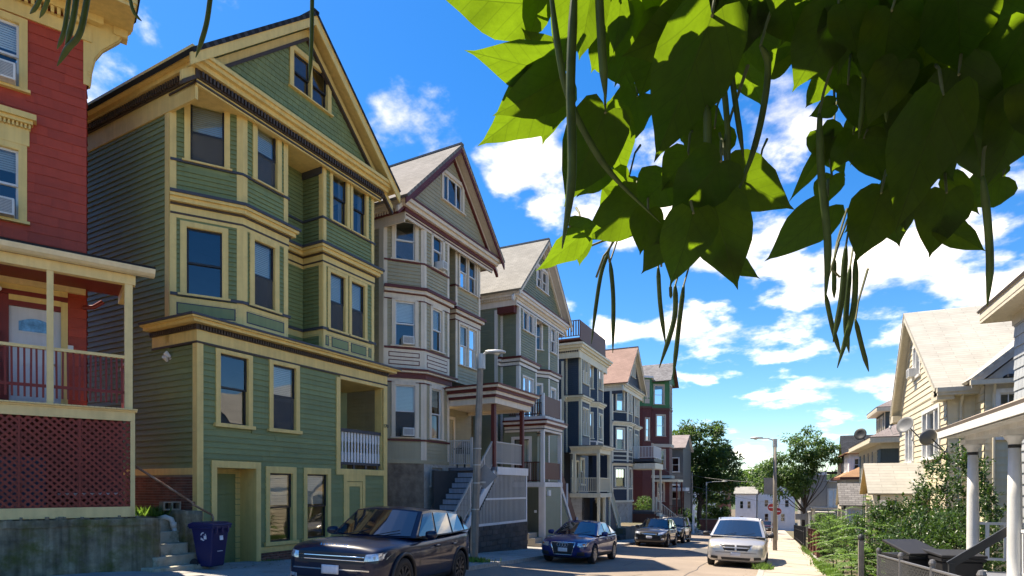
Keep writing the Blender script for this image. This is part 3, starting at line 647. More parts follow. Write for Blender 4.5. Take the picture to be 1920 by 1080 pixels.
def h2():
    zb=-.9; h=frame_house('taupe_house','taupe clapboard house with maroon mouldings and a grey shingled gable roof',-11.935,17.5,4,zb)
    up=[(0,.95),(1.12,0),(2.72,0),(2.72,.95),(3.5,.95),(3.5,.2),(5.4,.2),(5.4,.95)]
    dw=dict(double=.07,cw=.09)
    # first floor bay
    u1=up[:4]+[(4.4,.95)]
    floor_(h,u1,2.67,5.7,{0:[(.40,1.14,3.5,5.4,dict(blind=.5,screen=1))],1:[(.42,1.10,3.5,5.4,dict(blind=.35,curtain=True))],3:[]},TAU,PKT,WS,cw=.13,cb=(0,1),sill=.04)
    R1=Fc(h,(2.72,.95),(5.9,.95)); wall(R1,2.4,5.3,[(.95,1.75,2.45,4.55,.1)],TAU,pitch=.13); 
    w=MB().box(.83,.95,-.04,0,2.45,4.67).box(1.75,1.87,-.04,0,2.45,4.67).box(.95,1.75,-.04,0,4.55,4.67); d=R1.mb(w,'door_casing',PKT); dd=R1.mb(MB().box(.95,1.75,.02,.06,2.45,4.55),'door',PKT); R1.mb(MB().box(1.08,1.62,.0,.025,3.3,4.4),'pane',BK,dd); R1.mb(MB().box(1.1,1.6,.005,.02,3.82,3.87),'glazing_bar',PKT,dd)
    trim(R1,.1,.22,2.4,5.3,.03,PKT,'corner_board')
    band(h,up[:3],3.36,3.43,.07,MAR,'sill_belt'); band(h,up[:3],2.55,2.69,.03,TAU,'water_table')
    # cornice between first and second floor
    u2=up[:4]
    cornice(h,u2,5.5,[(-.03,.02,.05,MAR),(.02,.14,.04,PKT),(.14,.34,.10,MAR),(.34,.40,.22,PKT),(.40,.47,.28,MAR)])
    # second floor
    floor_(h,up,5.95,8.6,{0:[(.40,1.14,6.82,8.45,dict(blind=.45))],1:[(.50,1.14,6.85,8.45,dict(blind=.5))],5:[(.30,1.62,6.72,8.38,dict(dw,blind=.5))]},TAU,PKT,WS,cw=.12,cb=(0,1,5),sill=.04)
    band(h,up[:3],5.97,6.70,.032,PKT,'panel_field')
    for f,a,b in ((Fc(h,up[0],up[1]),.16,1.30),(Fc(h,up[1],up[2]),.14,1.46)):
        for z in (6.12,6.40):
            p=trim(f,a,b,z,z+.19,.036,MAR,'panel_frame',d0=.02); trim(f,a+.035,b-.035,z+.035,z+.155,.042,PKT,'panel',d0=.02,parent=p)
    band(h,up[:3],6.70,6.77,.065,MAR,'sill_belt')
    cornice(h,up,8.5,[(-.02,.02,.05,MAR),(.02,.2,.04,PKT),(.20,.24,.08,MAR),(.24,.36,.16,PKT),(.36,.46,.23,MAR)])
    # third floor
    floor_(h,up,8.94,11.6,{0:[(.40,1.14,9.95,11.4,{})],1:[(.54,1.18,9.96,11.42,dict(blind=.0))],5:[(.30,1.62,9.88,11.32,dict(dw))]},TAU,PKT,WS,cw=.12,cb=(0,1,5),sill=.04,head=.1)
    band(h,up,9.86,9.92,.06,MAR,'sill_belt')
    W=6.1; T=[(0,9),(0,0),(W,0),(W,9)]
    solid(h,'soffit',[(0,1.1),(0,0),(W,0),(W,1.1)],11.36,11.44,TAU)
    S=close_house(h,W,9,-.9,11.6,TAU); ws=wall(S,2.6,11.5,[],TAU,pitch=.13); cornerboards(S,2.6,11.3,PKT,left=False,w=.2); wall(S,-.9,2.6,[],STONE,pitch=None)
    band(h,[(0,9),(0,0)],11.02,11.40,.04,PKT,'frieze'); band(h,[(0,.9),(0,0),(W,0)],11.16,11.36,.05,PKT,'frieze'); band(h,[(0,0),(W,0)],11.25,11.29,.075,MAR,'moulding')
    # scalloped bracket board over the chamfer
    pts=[(0,.02),(0,.34),(-1.0,.34),(-1.0,.0),(-.85,-.02),(-.72,.05),(-.5,.17),(-.25,.2)]
    MB().prism([(.95+p[0],11.10-zb+p[1]) for p in pts],'x',-.03,.03).build('bracket_board',PKT,h)
    band(h,T,11.36,11.52,.11,MAR,'bed_moulding'); dentils(h,T[:2],11.40,11.5,.15,.1,PKT,.12,.06); cornice(h,T,11.5,[(0,.14,.22,PKT),(.14,.26,.31,PKT),(.26,.33,.34,MAR)])
    solid(h,'gable_ledge',[(0,.05),(0,-.3),(W,-.3),(W,.05)],11.8,11.86,MAR)
    gable_front(h,3.05,3.5,11.72,15.22,.02,[(2.38,3.72,12.84,13.92)],TAU,PKT,MAR,GREYR,WS,depth=9,over=.42,winkw=dict(sashes=1,lights=None,sill=.05,double=False),zcut=11.86,fasc=MAR,rake=.2)
    f=Fc(h,(0,.02),(6.1,.02)); trim(f,2.72,2.79,12.86,13.9,-.02,WS,'mullion',d0=-.08); trim(f,3.30,3.37,12.86,13.9,-.02,WS,'mullion',d0=-.08)
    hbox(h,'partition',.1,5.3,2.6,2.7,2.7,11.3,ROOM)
    # basement
    f0,f1=Fc(h,up[0],up[1]),Fc(h,up[1],up[2]); wall(f0,-.9,2.6,[],STONE,pitch=None,name='stone_wall'); wall(f1,-.9,2.6,[(.45,1.15,1.75,2.42,0)],STUC,pitch=None,name='stucco_wall'); window(f1,.45,1.15,1.75,2.42,STUC,STUC,cw=.06,sashes=1,sill=.08)
    hbox(h,'basement_wall',2.72,5.9,.9,1.0,-.9,2.6,STUC)
    # porch
    V=-2.0; hbox(h,'porch_floor',2.9,5.55,V,.9,2.33,2.45,FLOORP); hbox(h,'porch_skirt',3.0,5.6,V-.06,V-.02,2.16,2.46,WT)
    for u in (2.98,5.35): hbox(h,'porch_post',u-.075,u+.075,V+.03,V+.18,2.45,4.95,MAR)
    rp=[(2.75,-.05),(2.75,V-.08),(5.75,V-.08),(5.75,.9)]; band(h,rp,4.85,5.08,.03,PKT,'beam',-.2); cornice(h,rp,5.08,[(0,.10,.10,MAR),(.10,.22,.14,PKT),(.22,.34,.20,MAR),(.34,.42,.30,PKT),(.42,.48,.34,MAR)])
    solid(h,'porch_ceiling',[(2.75,.9),(2.75,V),(5.75,V),(5.75,.9)],4.98,5.04,PKT); solid(h,'porch_roof',[(2.5,.9),(2.5,V-.35),(6.05,V-.35),(6.05,.9)],5.52,5.58,MAR)
    RL=paint('grey_white_rail',(.44,.42,.39)); rail_run(h,'guard_rail',(3.05,V+.1),(5.3,V+.1),(3.42,3.42),(2.62,2.62),RL,26,.028); rail_run(h,'guard_rail',(2.75,.0),(2.95,-.9),(3.5,3.5),(2.6,2.6),RL,12,.028)
    hbox(h,'newel',2.92,3.0,-.96,-.88,2.45,3.62,RL)
    # stairs running down along the front
    n=15; rise=(2.45+.62)/n; run=.205
    for i in range(n):
        z=2.45-rise*(i+1); x=3.0-run*i
        st=hbox(h,'step',x-run-.02,x,V+.12,-.25,z-rise,z,GREYB); hbox(h,'tread_edge',x-run-.045,x+.0,V+.1,-.23,z,z+.03,SL,parent=None)
    zz=lambda x:2.45-(3.0-x)/run*rise
    MB().prism([(x,z-zb) for x,z in ((3.05,2.45),(3.05,2.1),(.1,zz(.1)-.35),(0,zz(0)))],'y',V+.04,V+.10).build('stringer',WT,h)
    rail_run(h,'stair_rail',(2.95,V+.14),(.25,V+.14),(3.45,zz(.25)+1.0),(2.58,zz(.25)+.15),RL,30,.028)
    for x in (.25,1.3,2.3): hbox(h,'newel',x-.04,x+.04,V+.1,V+.18,zz(x)-.1,zz(x)+1.08,RL)
    # slatted skirt and block wall under the porch
    sk=hbox(h,'skirt_frame',1.55,5.55,V-.02,V+.02,.25,.34,WT); hbox(h,'skirt_rail',2.2,5.55,V-.025,V+.0,1.2,1.27,WT); hbox(h,'skirt_post',5.47,5.57,V-.03,V+.03,.25,2.3,WT)
    me=MB().box(-.022,.022,-.012,.012,0,1).mesh('slat',RL); x=1.7
    while x<5.5:
        top=min(2.2,zz(x)-.42) if x<3.05 else 2.2
        if top>.4: inst(me,'slat',h,(x,V,.3-zb),(0,0,0),(1,1,top-.3))
        x+=.105
    hbox(h,'undercroft_backing',1.2,5.6,-.4,-.3,-.9,2.3,mat('void_shade',(.05,.05,.05),rough=.9))  # backing sheet coloured near-black to stand in for shade between the slats
    concrete_blocks(h,1.15,5.6,V-.03,-1.1,.25,BLOCK,zb)
    # lit porch lamp by the door
    t=thing('porch_lamp','small lit lamp beside the door on the taupe porch','lamp'); t.matrix_basis=h.matrix_basis@Matrix.Translation((3.42,.86,4.25-zb))
    MB().box(-.05,.05,0,.08,-.06,.1).build('bracket',BK,t); MB().lathe([(.01,-.09),(.05,-.07),(.06,0),(.04,.05),(.01,.06)],n=12).build('bulb',glow_mat('lamp_glow',(1,.78,.4),9),t,(0,-.08,0),smooth=True)
    # barbecue
    t=thing('barbecue','dark covered kettle barbecue standing on the taupe porch','barbecue'); t.matrix_basis=h.matrix_basis@Matrix.Translation((3.35,-.35,2.45-zb)); DK=mat('enamel_black',(.03,.03,.033),rough=.35); GL=mat('grill_lid',(.22,.22,.22),rough=.4,metal=.6)
    MB().box(-.3,.3,-.22,.22,.55,.8).build('firebox',DK,t,bevel=.02); MB().lathe([(.33,0),(.31,.1),(.24,.2),(.05,.25)],n=18).build('lid',GL,t,(0,0,.8),smooth=True)
    for sx in (-1,1):
        for sy in (-1,1): MB().box(-.02,.02,-.02,.02,0,.56).build('leg',DK,t,(sx*.26,sy*.18,0))
    MB().box(-.52,-.3,-.2,.2,.72,.75).build('side_shelf',DK,t)
    f=Fc(h,up[0],up[1]); ac_unit(f,.85,6.84,.42,.3,'white air conditioner in the second floor bay window of the taupe house'); ac_unit(f,.85,3.53,.42,.3,'white air conditioner in the ground floor bay window of the taupe house'); ac_unit(Fc(h,up[1],up[2]),.98,9.99,.32,.3,'white air conditioner in the top floor window of the taupe house')
    # iron gate and handrail in the gap beside the stone base
    t=thing('iron_gate','low dark iron gate with thin bars beside the stone base','gate',(h.matrix_basis@Vector((-.2,.55,-.2)))); t.rotation_euler=(0,0,R(86)); IR=mat('iron',(.03,.028,.025),rough=.6)
    MB().box(0,.95,-.02,.02,1.55,1.6).build('top_rail',GRAN,t); MB().box(0,.95,-.015,.015,.3,.34).build('bottom_rail',IR,t); me=MB().box(-.01,.01,-.01,.01,0,1.5).mesh('bar',IR)
    for i in range(11): inst(me,'bar',t,(.04+i*.087,0,.1))
    return h
H2=h2()
GGN=paint('sage_clapboard',(.21,.225,.15),streak=.05); LIL=paint('pale_lilac_trim',(.70,.645,.60)); DKB=paint('dark_brown_wood',(.115,.042,.028)); GREYR2=shingle_mat('pale_grey_roof',(.27,.26,.235),.3,.13,.10,.75)
def h3():
    zb=-1.3; h=frame_house('sage_house','sage green clapboard house with pale trim and a pale grey gable roof',-11.4+.021,26,1.2,zb)
    up=[(0,1.0),(.33,1.0),(.33,0),(2.45,0),(2.45,.9),(2.95,.9),(4.14,0),(5.65,0),(6.3,.9)]
    dw=dict(double=.07,cw=.08)
    floor_(h,up,7.95,10.75,{2:[],3:[]},GGN,LIL,WS,pitch=.13,cb=(0,1,2,6),cbw=.14) if 0 else None
    floor_(h,up,7.95,10.75,{2:[(.46,1.72,9.46,10.42,dict(dw,sashes=1))],5:[(.45,1.05,9.1,10.5,{})],6:[(.35,1.05,9.12,10.45,dict(blind=.4))]},GGN,LIL,WS,cw=.09,cb=(1,2,6),cbw=.14)
    cornice(h,up,7.6,[(-.02,.02,.05,SL),(.02,.16,.05,LIL),(.16,.20,.09,SL),(.20,.32,.15,LIL),(.32,.42,.22,MAR)])
    FD=paint('french_door_frame',(.30,.22,.24))
    floor_(h,up,2.0,7.6,{2:[(.42,1.70,5.05,7.15,dict(double=.06,sashes=1,cw=.05))],5:[(.45,1.05,5.3,7.2,{})],6:[(.35,1.0,5.3,7.1,dict(blind=.9))]},GGN,LIL,WS,cw=.1,cb=(1,2,6),cbw=.14)
    W=6.45; T=[(0,9),(0,0),(W,0),(W,9)]
    S=close_house(h,W,9,-1.3,10.8,GGN,1.0); wall(S,1.9,10.6,[],GGN,pitch=.13); cornerboards(S,1.9,10.3,LIL,left=False,w=.15); wall(S,-1.3,1.9,[],STUC,pitch=None)
    solid(h,'soffit',[(0,1.1),(0,0),(W,0),(W,1.1)],10.55,10.62,LIL)
    hbox(h,'eave_bracket',-.04,.3,.1,1.0,10.1,10.5,MAR)
    band(h,T,10.42,10.72,.05,LIL,'frieze'); band(h,[(0,0),(W,0)],10.5,10.54,.07,SL,'moulding'); cornice(h,T,10.7,[(0,.12,.12,PKT),(.12,.24,.24,LIL),(.24,.36,.33,LIL),(.36,.42,.36,MAR)]); dentils(h,T[:2],10.72,10.82,.17,.1,LIL,.12,.06)
    solid(h,'gable_ledge',[(0,.05),(0,-.3),(W,-.3),(W,.05)],11.1,11.16,MAR)
    gable_front(h,3.22,3.68,11.05,14.75,.02,[(2.58,4.02,12.1,13.2)],GGN,LIL,PKT,GREYR2,WS,depth=9,over=.42,winkw=dict(double=.07,sill=.05),zcut=11.16,shingles=False,fasc=PKT,rake=.2)
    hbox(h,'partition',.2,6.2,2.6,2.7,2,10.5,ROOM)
    # two storey entry block with a roof deck
    V=-1.6; u0,u1=-.4,1.85
    hbox(h,'deck_floor',u0-.1,u1+.1,V-.1,0,4.86,4.96,LIL); P=[(u0,.4),(u0,V),(u1,V),(u1,0)]
    cornice(h,P,4.28,[(0,.10,.03,LIL),(.10,.14,.07,SL),(.14,.26,.06,LIL),(.26,.36,.14,MAR),(.36,.46,.24,LIL),(.46,.54,.28,MAR)]); band(h,P,4.82,4.98,.12,LIL,'deck_fascia')
    rail_run(h,'deck_rail',(u0+.05,.2),(u0+.05,V+.05),(5.95,5.95),(5.1,5.1),DKB,15,.035); hbox(h,'rail_screen',u0+.1,u1,V+.02,V+.05,5.05,5.95,DKB); hbox(h,'rail_post',u0-.02,u0+.1,V,V+.1,4.95,6.05,WT); hbox(h,'rail_post',u1-.06,u1+.06,V,V+.1,4.95,6.05,WT); rail_run(h,'deck_rail',(u1,V+.1),(u1,0),(5.95,5.95),(5.1,5.1),DKB,12,.035)
    for x,y in ((u0,V),(u1,V)): hbox(h,'porch_post',x-.08,x+.08,y-.02,y+.14,1.9,4.3,WT)
    pf=Fc(h,(u0+.12,-.4),(u1,-.4)); wall(pf,1.9,4.3,[(.75,1.3,2.5,4.0,.1)],GGN,pitch=.13); window(pf,.75,1.3,2.5,4.0,LIL,WS,cw=.1)
    ps=Fc(h,(u0+.05,.5),(u0+.05,V+.35)); wall(ps,1.9,4.3,[(.55,1.35,1.95,3.95,.1)],GGN,pitch=None); window(ps,.55,1.35,1.95,3.95,LIL,BK,cw=.12,sashes=1,sill=0)
    hbox(h,'porch_floor',u0-.06,u1+.06,V-.06,0,1.70,1.92,WT)
    hbox(h,'porch_screen',u0+.1,u1-.1,V+.02,V+.05,2.05,2.85,DKB); rail_run(h,'porch_rail',(u0,V+.2),(u0,-.1),(2.85,2.85),(2.0,2.0),DKB,14,.03)
    lf=Fc(h,(u0,V),(u1,V)); wall(lf,-1.3,1.7,[],GGN,pitch=.13); cornerboards(lf,-1.3,1.7,LIL); lsd=Fc(h,(u0,.5),(u0,V)); wall(lsd,-1.3,1.7,[(.5,1.85,-.4,1.65,0)],GGN,pitch=None)
    OL=paint('olive_door',(.10,.105,.075)); dd=lsd.mb(MB().box(.5,1.85,.0,.05,-.4,1.65),'basement_door',OL); lsd.mb(MB().box(.52,.75,-.02,0,.0,.04).box(.52,.75,-.02,0,1.2,1.24),'hinge',BK,dd); lsd.mb(MB().box(1.62,1.74,-.02,0,.5,.62),'lock_plate',WT,dd); trim(lsd,1.85,2.1,-1.3,1.7,.03,LIL,'corner_board')
    mb=MB().box(.32,.6,-.12,0,1.28,1.55); lf.mb(mb,'meter_box',WT)
    # stair with a solid dark screen
    n=14; rise=(1.9+.95)/n; run=.18
    for i in range(n): z=1.9-rise*(i+1); hbox(h,'step',u1+run*i,u1+run*(i+1)+.02,V+.1,-.6,z-rise,z,WT)
    e=u1+run*n; MB().prism([(u1,1.9-zb),(e,-.95-zb),(e,-1.2-zb),(u1,1.6-zb)],'y',V,V+.05).build('stringer',WT,h); MB().prism([(u1,2.85-zb),(e,.0-zb),(e,-.75-zb),(u1,2.1-zb)],'y',V+.06,V+.09).build('stair_screen',DKB,h)
    MB().prism([(u1,1.6-zb),(e-.2,-1.3-zb),(u1,-1.3-zb)],'y',V+.06,V+.1).build('stair_side',GGN,h)
    for x in (u1+.9,e-.05): zq=1.9-(x-u1)/run*rise; hbox(h,'newel',x-.04,x+.04,V-.03,V+.05,zq-.1,zq+1.0,WT)
    # concrete steps up to the basement door
    for i in range(4): hbox(h,'concrete_step',u0-.95,u0-.02,V-.55+i*.3,V+1.7,-1.25+i*.21,-1.04+i*.21,CONC)
    hbox(h,'planter_wall',u0,u0+.55,V-.5,V-.1,-1.3,-.55,CONC2)
    hbox(h,'yard_wall',-.9,6.3,-.3,-.1,-1.3,-.3,CONC2)
    return h
H3=h3()
NAVY=paint('blue_clapboard',(.045,.066,.095),streak=.05); CREAM=paint('cream_trim',(.70,.64,.48)); 
def h4():
    zb=-1.7; h=frame_house('blue_house','dark blue clapboard house with cream trim and a brown railed roof deck',-11.2+.046,35.2,1.2,zb)
    up=[(0,1.0),(.37,1.0),(.37,0),(2.17,0),(2.17,.8),(2.7,.8),(3.8,0),(5.2,0),(5.8,.8)]
    dw=dict(double=.06,cw=.07)
    floor_(h,up,7.4,10.1,{2:[(.36,1.40,8.3,9.9,dw)],5:[(.40,.95,8.35,9.9,{})],6:[(.38,1.12,8.42,9.95,dict(blind=.4))]},NAVY,CREAM,WS,cw=.08,cb=(1,2,6),cbw=.13)
    cornice(h,up,7.1,[(0,.14,.05,CREAM),(.14,.24,.14,CREAM),(.24,.34,.24,CREAM),(.34,.39,.26,SL)])
    floor_(h,up,3.9,7.1,{2:[(.36,1.40,5.0,6.7,dw)],5:[(.40,.95,5.0,6.7,{})],6:[(.38,1.12,5.0,6.7,dict(blind=.4))]},NAVY,CREAM,WS,cw=.08,cb=(1,2,6),cbw=.13)
    band(h,up[5:8],4.15,4.85,.03,LIL,'panel_field')
    for f in (Fc(h,up[5],up[6]),Fc(h,up[6],up[7])):
        for z in (4.22,4.54): trim(f,.12,f.L-.12,z,z+.22,.04,NAVY,'panel')
    W=6.0; T=[(0,9),(0,0),(W,0),(W,9)]
    S=close_house(h,W,9,-1.7,10.1,NAVY,1.0); wall(S,1.4,10.0,[],NAVY,pitch=.13); cornerboards(S,1.4,9.6,CREAM,left=False,w=.15); wall(S,-1.7,1.4,[],STUC,pitch=None)
    solid(h,'soffit',[(0,1.1),(0,0),(W,0),(W,1.1)],9.95,10.02,CREAM); band(h,T,9.75,10.2,.05,CREAM,'frieze'); cornice(h,T,10.2,[(0,.15,.14,CREAM),(.15,.3,.28,CREAM),(.3,.42,.38,CREAM)]); dentils(h,T[:2],10.1,10.2,.1,.05,SL,.12,.06)
    solid(h,'roof',[(-.3,9),(-.3,-.3),(W+.3,-.3),(W+.3,9)],10.60,10.66,GREYR2)
    hbox(h,'deck_floor',.2,5.9,.0,4,10.95,11.05,DKB)
    hbox(h,'deck_screen',.3,5.85,.02,.06,11.05,12.15,DKB); rail_run(h,'deck_rail',(.3,4),(.3,.05),(12.15,12.15),(11.2,11.2),DKB,24,.06)
    me=MB().box(0,.125,-.012,0,0,1.08).mesh('deck_plank',DKB)
    for i in range(41): inst(me,'deck_plank',h,(.32+i*.135,.02,11.06-zb))
    hbox(h,'partition',.2,5.7,2.6,2.7,1.5,10,ROOM)
    # folded parasol on the deck
    t=thing('folded_parasol','folded pale parasol standing on the brown roof deck','parasol',h.matrix_basis@Vector((1.0,1.5,11.05-zb))); MB().lathe([(.02,0),(.02,1.2)],n=8).build('pole',DKB,t); MB().lathe([(.02,1.0),(.12,1.05),(.16,1.4),(.08,2.3),(.02,2.5)],n=12).build('canopy',PKT,t,smooth=True)
    # entry porch
    V=-1.6; u0,u1=-.9,1.35
    P=[(u0,.2),(u0,V),(u1,V),(u1,0)]; cornice(h,P,3.72,[(0,.26,.03,CREAM),(.26,.36,.16,CREAM),(.36,.44,.28,CREAM),(.44,.48,.3,SL)]); solid(h,'porch_roof',[(u0-.25,.3),(u0-.25,V-.25),(u1+.25,V-.25),(u1+.25,.3)],4.16,4.2,GREYR); solid(h,'porch_ceiling',[(u0,.3),(u0,V),(u1,V),(u1,.3)],3.74,3.78,CREAM)
    for x,y in ((u0,V),(u1,V),(u0,-.1)): hbox(h,'porch_post',x-.08,x+.08,y,y+.16,1.35,3.74,CREAM)
    b=Fc(h,(u0,.25),(2.6,.25)); wall(b,1.3,3.8,[(.3,.9,1.35,3.3,.05),(1.05,1.5,1.35,3.3,.05),(1.9,2.6,1.9,3.5,.1)],NAVY,pitch=.13); window(b,.3,.9,1.35,3.3,CREAM,BK,cw=.08,sashes=1,sill=0); window(b,1.05,1.5,1.35,3.3,CREAM,BK,cw=.08,sashes=1,sill=0); window(b,1.9,2.6,1.9,3.5,CREAM,WS,cw=.1,blind=.5)
    hbox(h,'porch_floor',u0-.1,u1+.1,V-.08,.25,1.08,1.33,CREAM); rail_run(h,'porch_rail',(u0,V+.06),(u1,V+.06),(2.25,2.25),(1.45,1.45),CREAM,20,.03); rail_run(h,'porch_rail',(u0,.2),(u0,V+.06),(2.25,2.25),(1.45,1.45),CREAM,15,.03)
    wall(Fc(h,(u0+1.2,V+.1),(u1,V+.1)),-1.7,1.1,[],NAVY,pitch=.13); hbox(h,'post',u0-.06,u0+.1,V,V+.14,-1.7,1.1,CREAM); hbox(h,'post',u0+1.1,u0+1.28,V,V+.14,-1.7,1.1,CREAM); hbox(h,'post',u1-.08,u1+.08,V,V+.14,-1.7,1.1,CREAM); hbox(h,'cellar_wall',u0,u0+1.2,-.6,-.5,-1.7,1.1,ROOM)
    wall(Fc(h,(u0,.2),(u0,-.6)),-1.7,1.1,[],STUC,pitch=None)
    n=13; rise=(1.3+1.4)/n; run=.2
    for i in range(n): z=1.3-rise*(i+1); hbox(h,'step',u1+run*i,u1+run*(i+1)+.02,V+.1,-.6,z-rise,z,CREAM)
    e=u1+run*n; MB().prism([(u1,1.3-zb),(e,-1.4-zb),(e,-1.65-zb),(u1,1.0-zb)],'y',V,V+.05).build('stringer',CREAM,h); MB().prism([(u1,1.0-zb),(e-.1,-1.7-zb),(u1,-1.7-zb)],'y',V+.06,V+.1).build('stair_side',NAVY,h)
    rail_run(h,'stair_rail',(u1,V+.08),(e,V+.08),(2.25,-.45),(1.45,-1.25),CREAM,22,.03); hbox(h,'newel',e-.06,e+.06,V+.02,V+.14,-1.7,-.3,CREAM)
    # small front lawn behind a wall
    hbox(h,'front_wall',2.9,9.8,V-.6,V-.4,-2.3,-.95,mat('old_concrete',(.15,.14,.12),rough=.95,var=.3,bump=.6,bscale=12,dirt=(.07,.065,.05),dscale=2)); hbox(h,'lawn_bed',2.9,9.8,V-.42,-.2,-2.3,-1.0,EARTH)
    concrete_blocks(h,1.6,3.0,V-.55,-2.2,-1.35,BLOCK,zb)
    return h
H4=h4()
NV2=paint('navy_clapboard',(.022,.028,.045),streak=.05); CRW=paint('ivory_trim',(.70,.65,.52)); PINKR=shingle_mat('pink_roof',(.30,.20,.165),.3,.13,.08,.8)
def h5():
    zb=-2.2; h=frame_house('navy_house','navy clapboard house with ivory trim and a faded pink shingle roof',-11.1+.075,46.4,.8,zb)
    up=[(0,.95),(1.4,0),(3.0,0),(3.0,.9),(3.9,.9),(3.9,.1),(5.9,.1),(5.9,.9)]
    dw=dict(double=.07,cw=.08)
    floor_(h,up,7.0,9.7,{0:[(.50,1.25,7.9,9.5,{})],1:[(.45,1.05,7.9,9.5,{})],5:[(.3,1.6,7.85,9.5,dw)]},NV2,CRW,WS,cw=.12,cb=(0,1,5),cbw=.13)
    band(h,up[:3],7.72,7.79,.05,CRW,'sill_belt'); cornice(h,up,6.65,[(0,.16,.05,CRW),(.16,.26,.16,CRW),(.26,.34,.26,CRW),(.34,.40,.28,SL)])
    floor_(h,up,3.6,6.7,{0:[(.50,1.25,4.75,6.4,{})],1:[(.45,1.05,4.75,6.4,{})],5:[(.4,1.4,4.0,6.2,dict(double=.06,sashes=1,cw=.1))]},NV2,CRW,WS,cw=.12,cb=(0,1,5),cbw=.13)
    band(h,up[:3],3.85,4.65,.03,CRW,'panel_field')
    for f in (Fc(h,up[0],up[1]),Fc(h,up[1],up[2])):
        for z in (3.95,4.3): trim(f,.16,f.L-.16,z,z+.24,.04,NV2,'panel')
    cornice(h,up[:3],3.45,[(0,.1,.05,CRW),(.1,.2,.18,CRW),(.2,.28,.26,SL)])
    floor_(h,up[:4],.6,3.5,{0:[(.40,1.35,1.75,3.2,dict(lights=(3,1)))],1:[(.45,1.05,1.75,3.2,{})]},NV2,CRW,BK,cw=.14,cb=(0,1),cbw=.13)
    band(h,up[:3],1.55,1.65,.05,CRW,'sill_belt'); band(h,up[:3],.5,.66,.12,CRW,'water_table')
    for i in range(2): wall(Fc(h,up[i],up[i+1]),-2.2,.5,[],STUC,pitch=None)
    W=6.5; T=[(0,9),(0,0),(W,0),(W,9)]; S=close_house(h,W,9,-2.2,9.8,NV2); wall(S,.6,9.7,[],NV2,pitch=.13); cornerboards(S,.6,9.4,CRW,left=False,w=.15)
    hbox(h,'shaped_bracket',-.03,.03,.1,.95,9.15,9.5,SL)
    solid(h,'soffit',[(0,1.1),(0,0),(W,0),(W,1.1)],9.55,9.62,CRW); band(h,T,9.4,9.7,.05,CRW,'frieze'); cornice(h,T,9.7,[(0,.14,.14,CRW),(.14,.26,.28,CRW),(.26,.34,.34,SL)])
    solid(h,'gable_ledge',[(0,.05),(0,-.3),(W,-.3),(W,.05)],9.98,10.03,CRW)
    gable_front(h,3.25,3.7,9.95,13.5,.02,[(2.6,3.9,11.0,12.2)],NV2,CRW,CRW,PINKR,WS,depth=9,over=.42,winkw=dict(double=.07,sill=.05),zcut=10.03,shingles=False,rake=.22)
    hbox(h,'partition',.2,6.2,2.6,2.7,.7,9.5,ROOM); wall(Fc(h,(3,.9),(6.5,.9)),-2.2,3.7,[],MAR,pitch=.13)
    V=-1.8; u0,u1=3.0,6.3
    hbox(h,'balcony_floor',u0,u1,V,.3,3.85,4.1,SL); hbox(h,'balcony_beam',u0-.1,u1+.1,V-.1,.3,3.25,3.7,CRW); rail_run(h,'balcony_rail',(u0+.05,.2),(u0+.05,V+.05),(5.1,5.1),(4.2,4.2),WT,16,.04); rail_run(h,'balcony_rail',(u0+.05,V+.05),(u1-.05,V+.05),(5.1,5.1),(4.2,4.2),WT,26,.04)
    for x in (u0+.1,u1-.1): hbox(h,'porch_post',x-.08,x+.08,V,V+.16,-.3,3.3,CRW)
    hbox(h,'porch_floor',u0,u1,V,.9,-.5,-.3,SL); hbox(h,'side_panel',u0+.02,u0+.06,V,.9,-2.2,-.4,DKB)
    n=9
    for i in range(n): z=-.3-.2*(i+1); hbox(h,'step',u0+.9,u0+2.2,V-.26*(i+1),V-.26*i,z-.2,z,CRW)
    rail_run(h,'stair_rail',(u0+.9,V),(u0+.9,V-.26*n),(.7,-1.2),(-.1,-2.0),CRW,16,.035); hbox(h,'newel',u0+.84,u0+.96,V-.06,V+.06,-.4,.9,CRW)
    return h
H5=h5()
REDB=paint('oxblood_clapboard',(.12,.028,.02),streak=.06); EMER=paint('emerald_board',(.045,.165,.06),var=.15); TANT=paint('tan_trim',(.47,.40,.33))
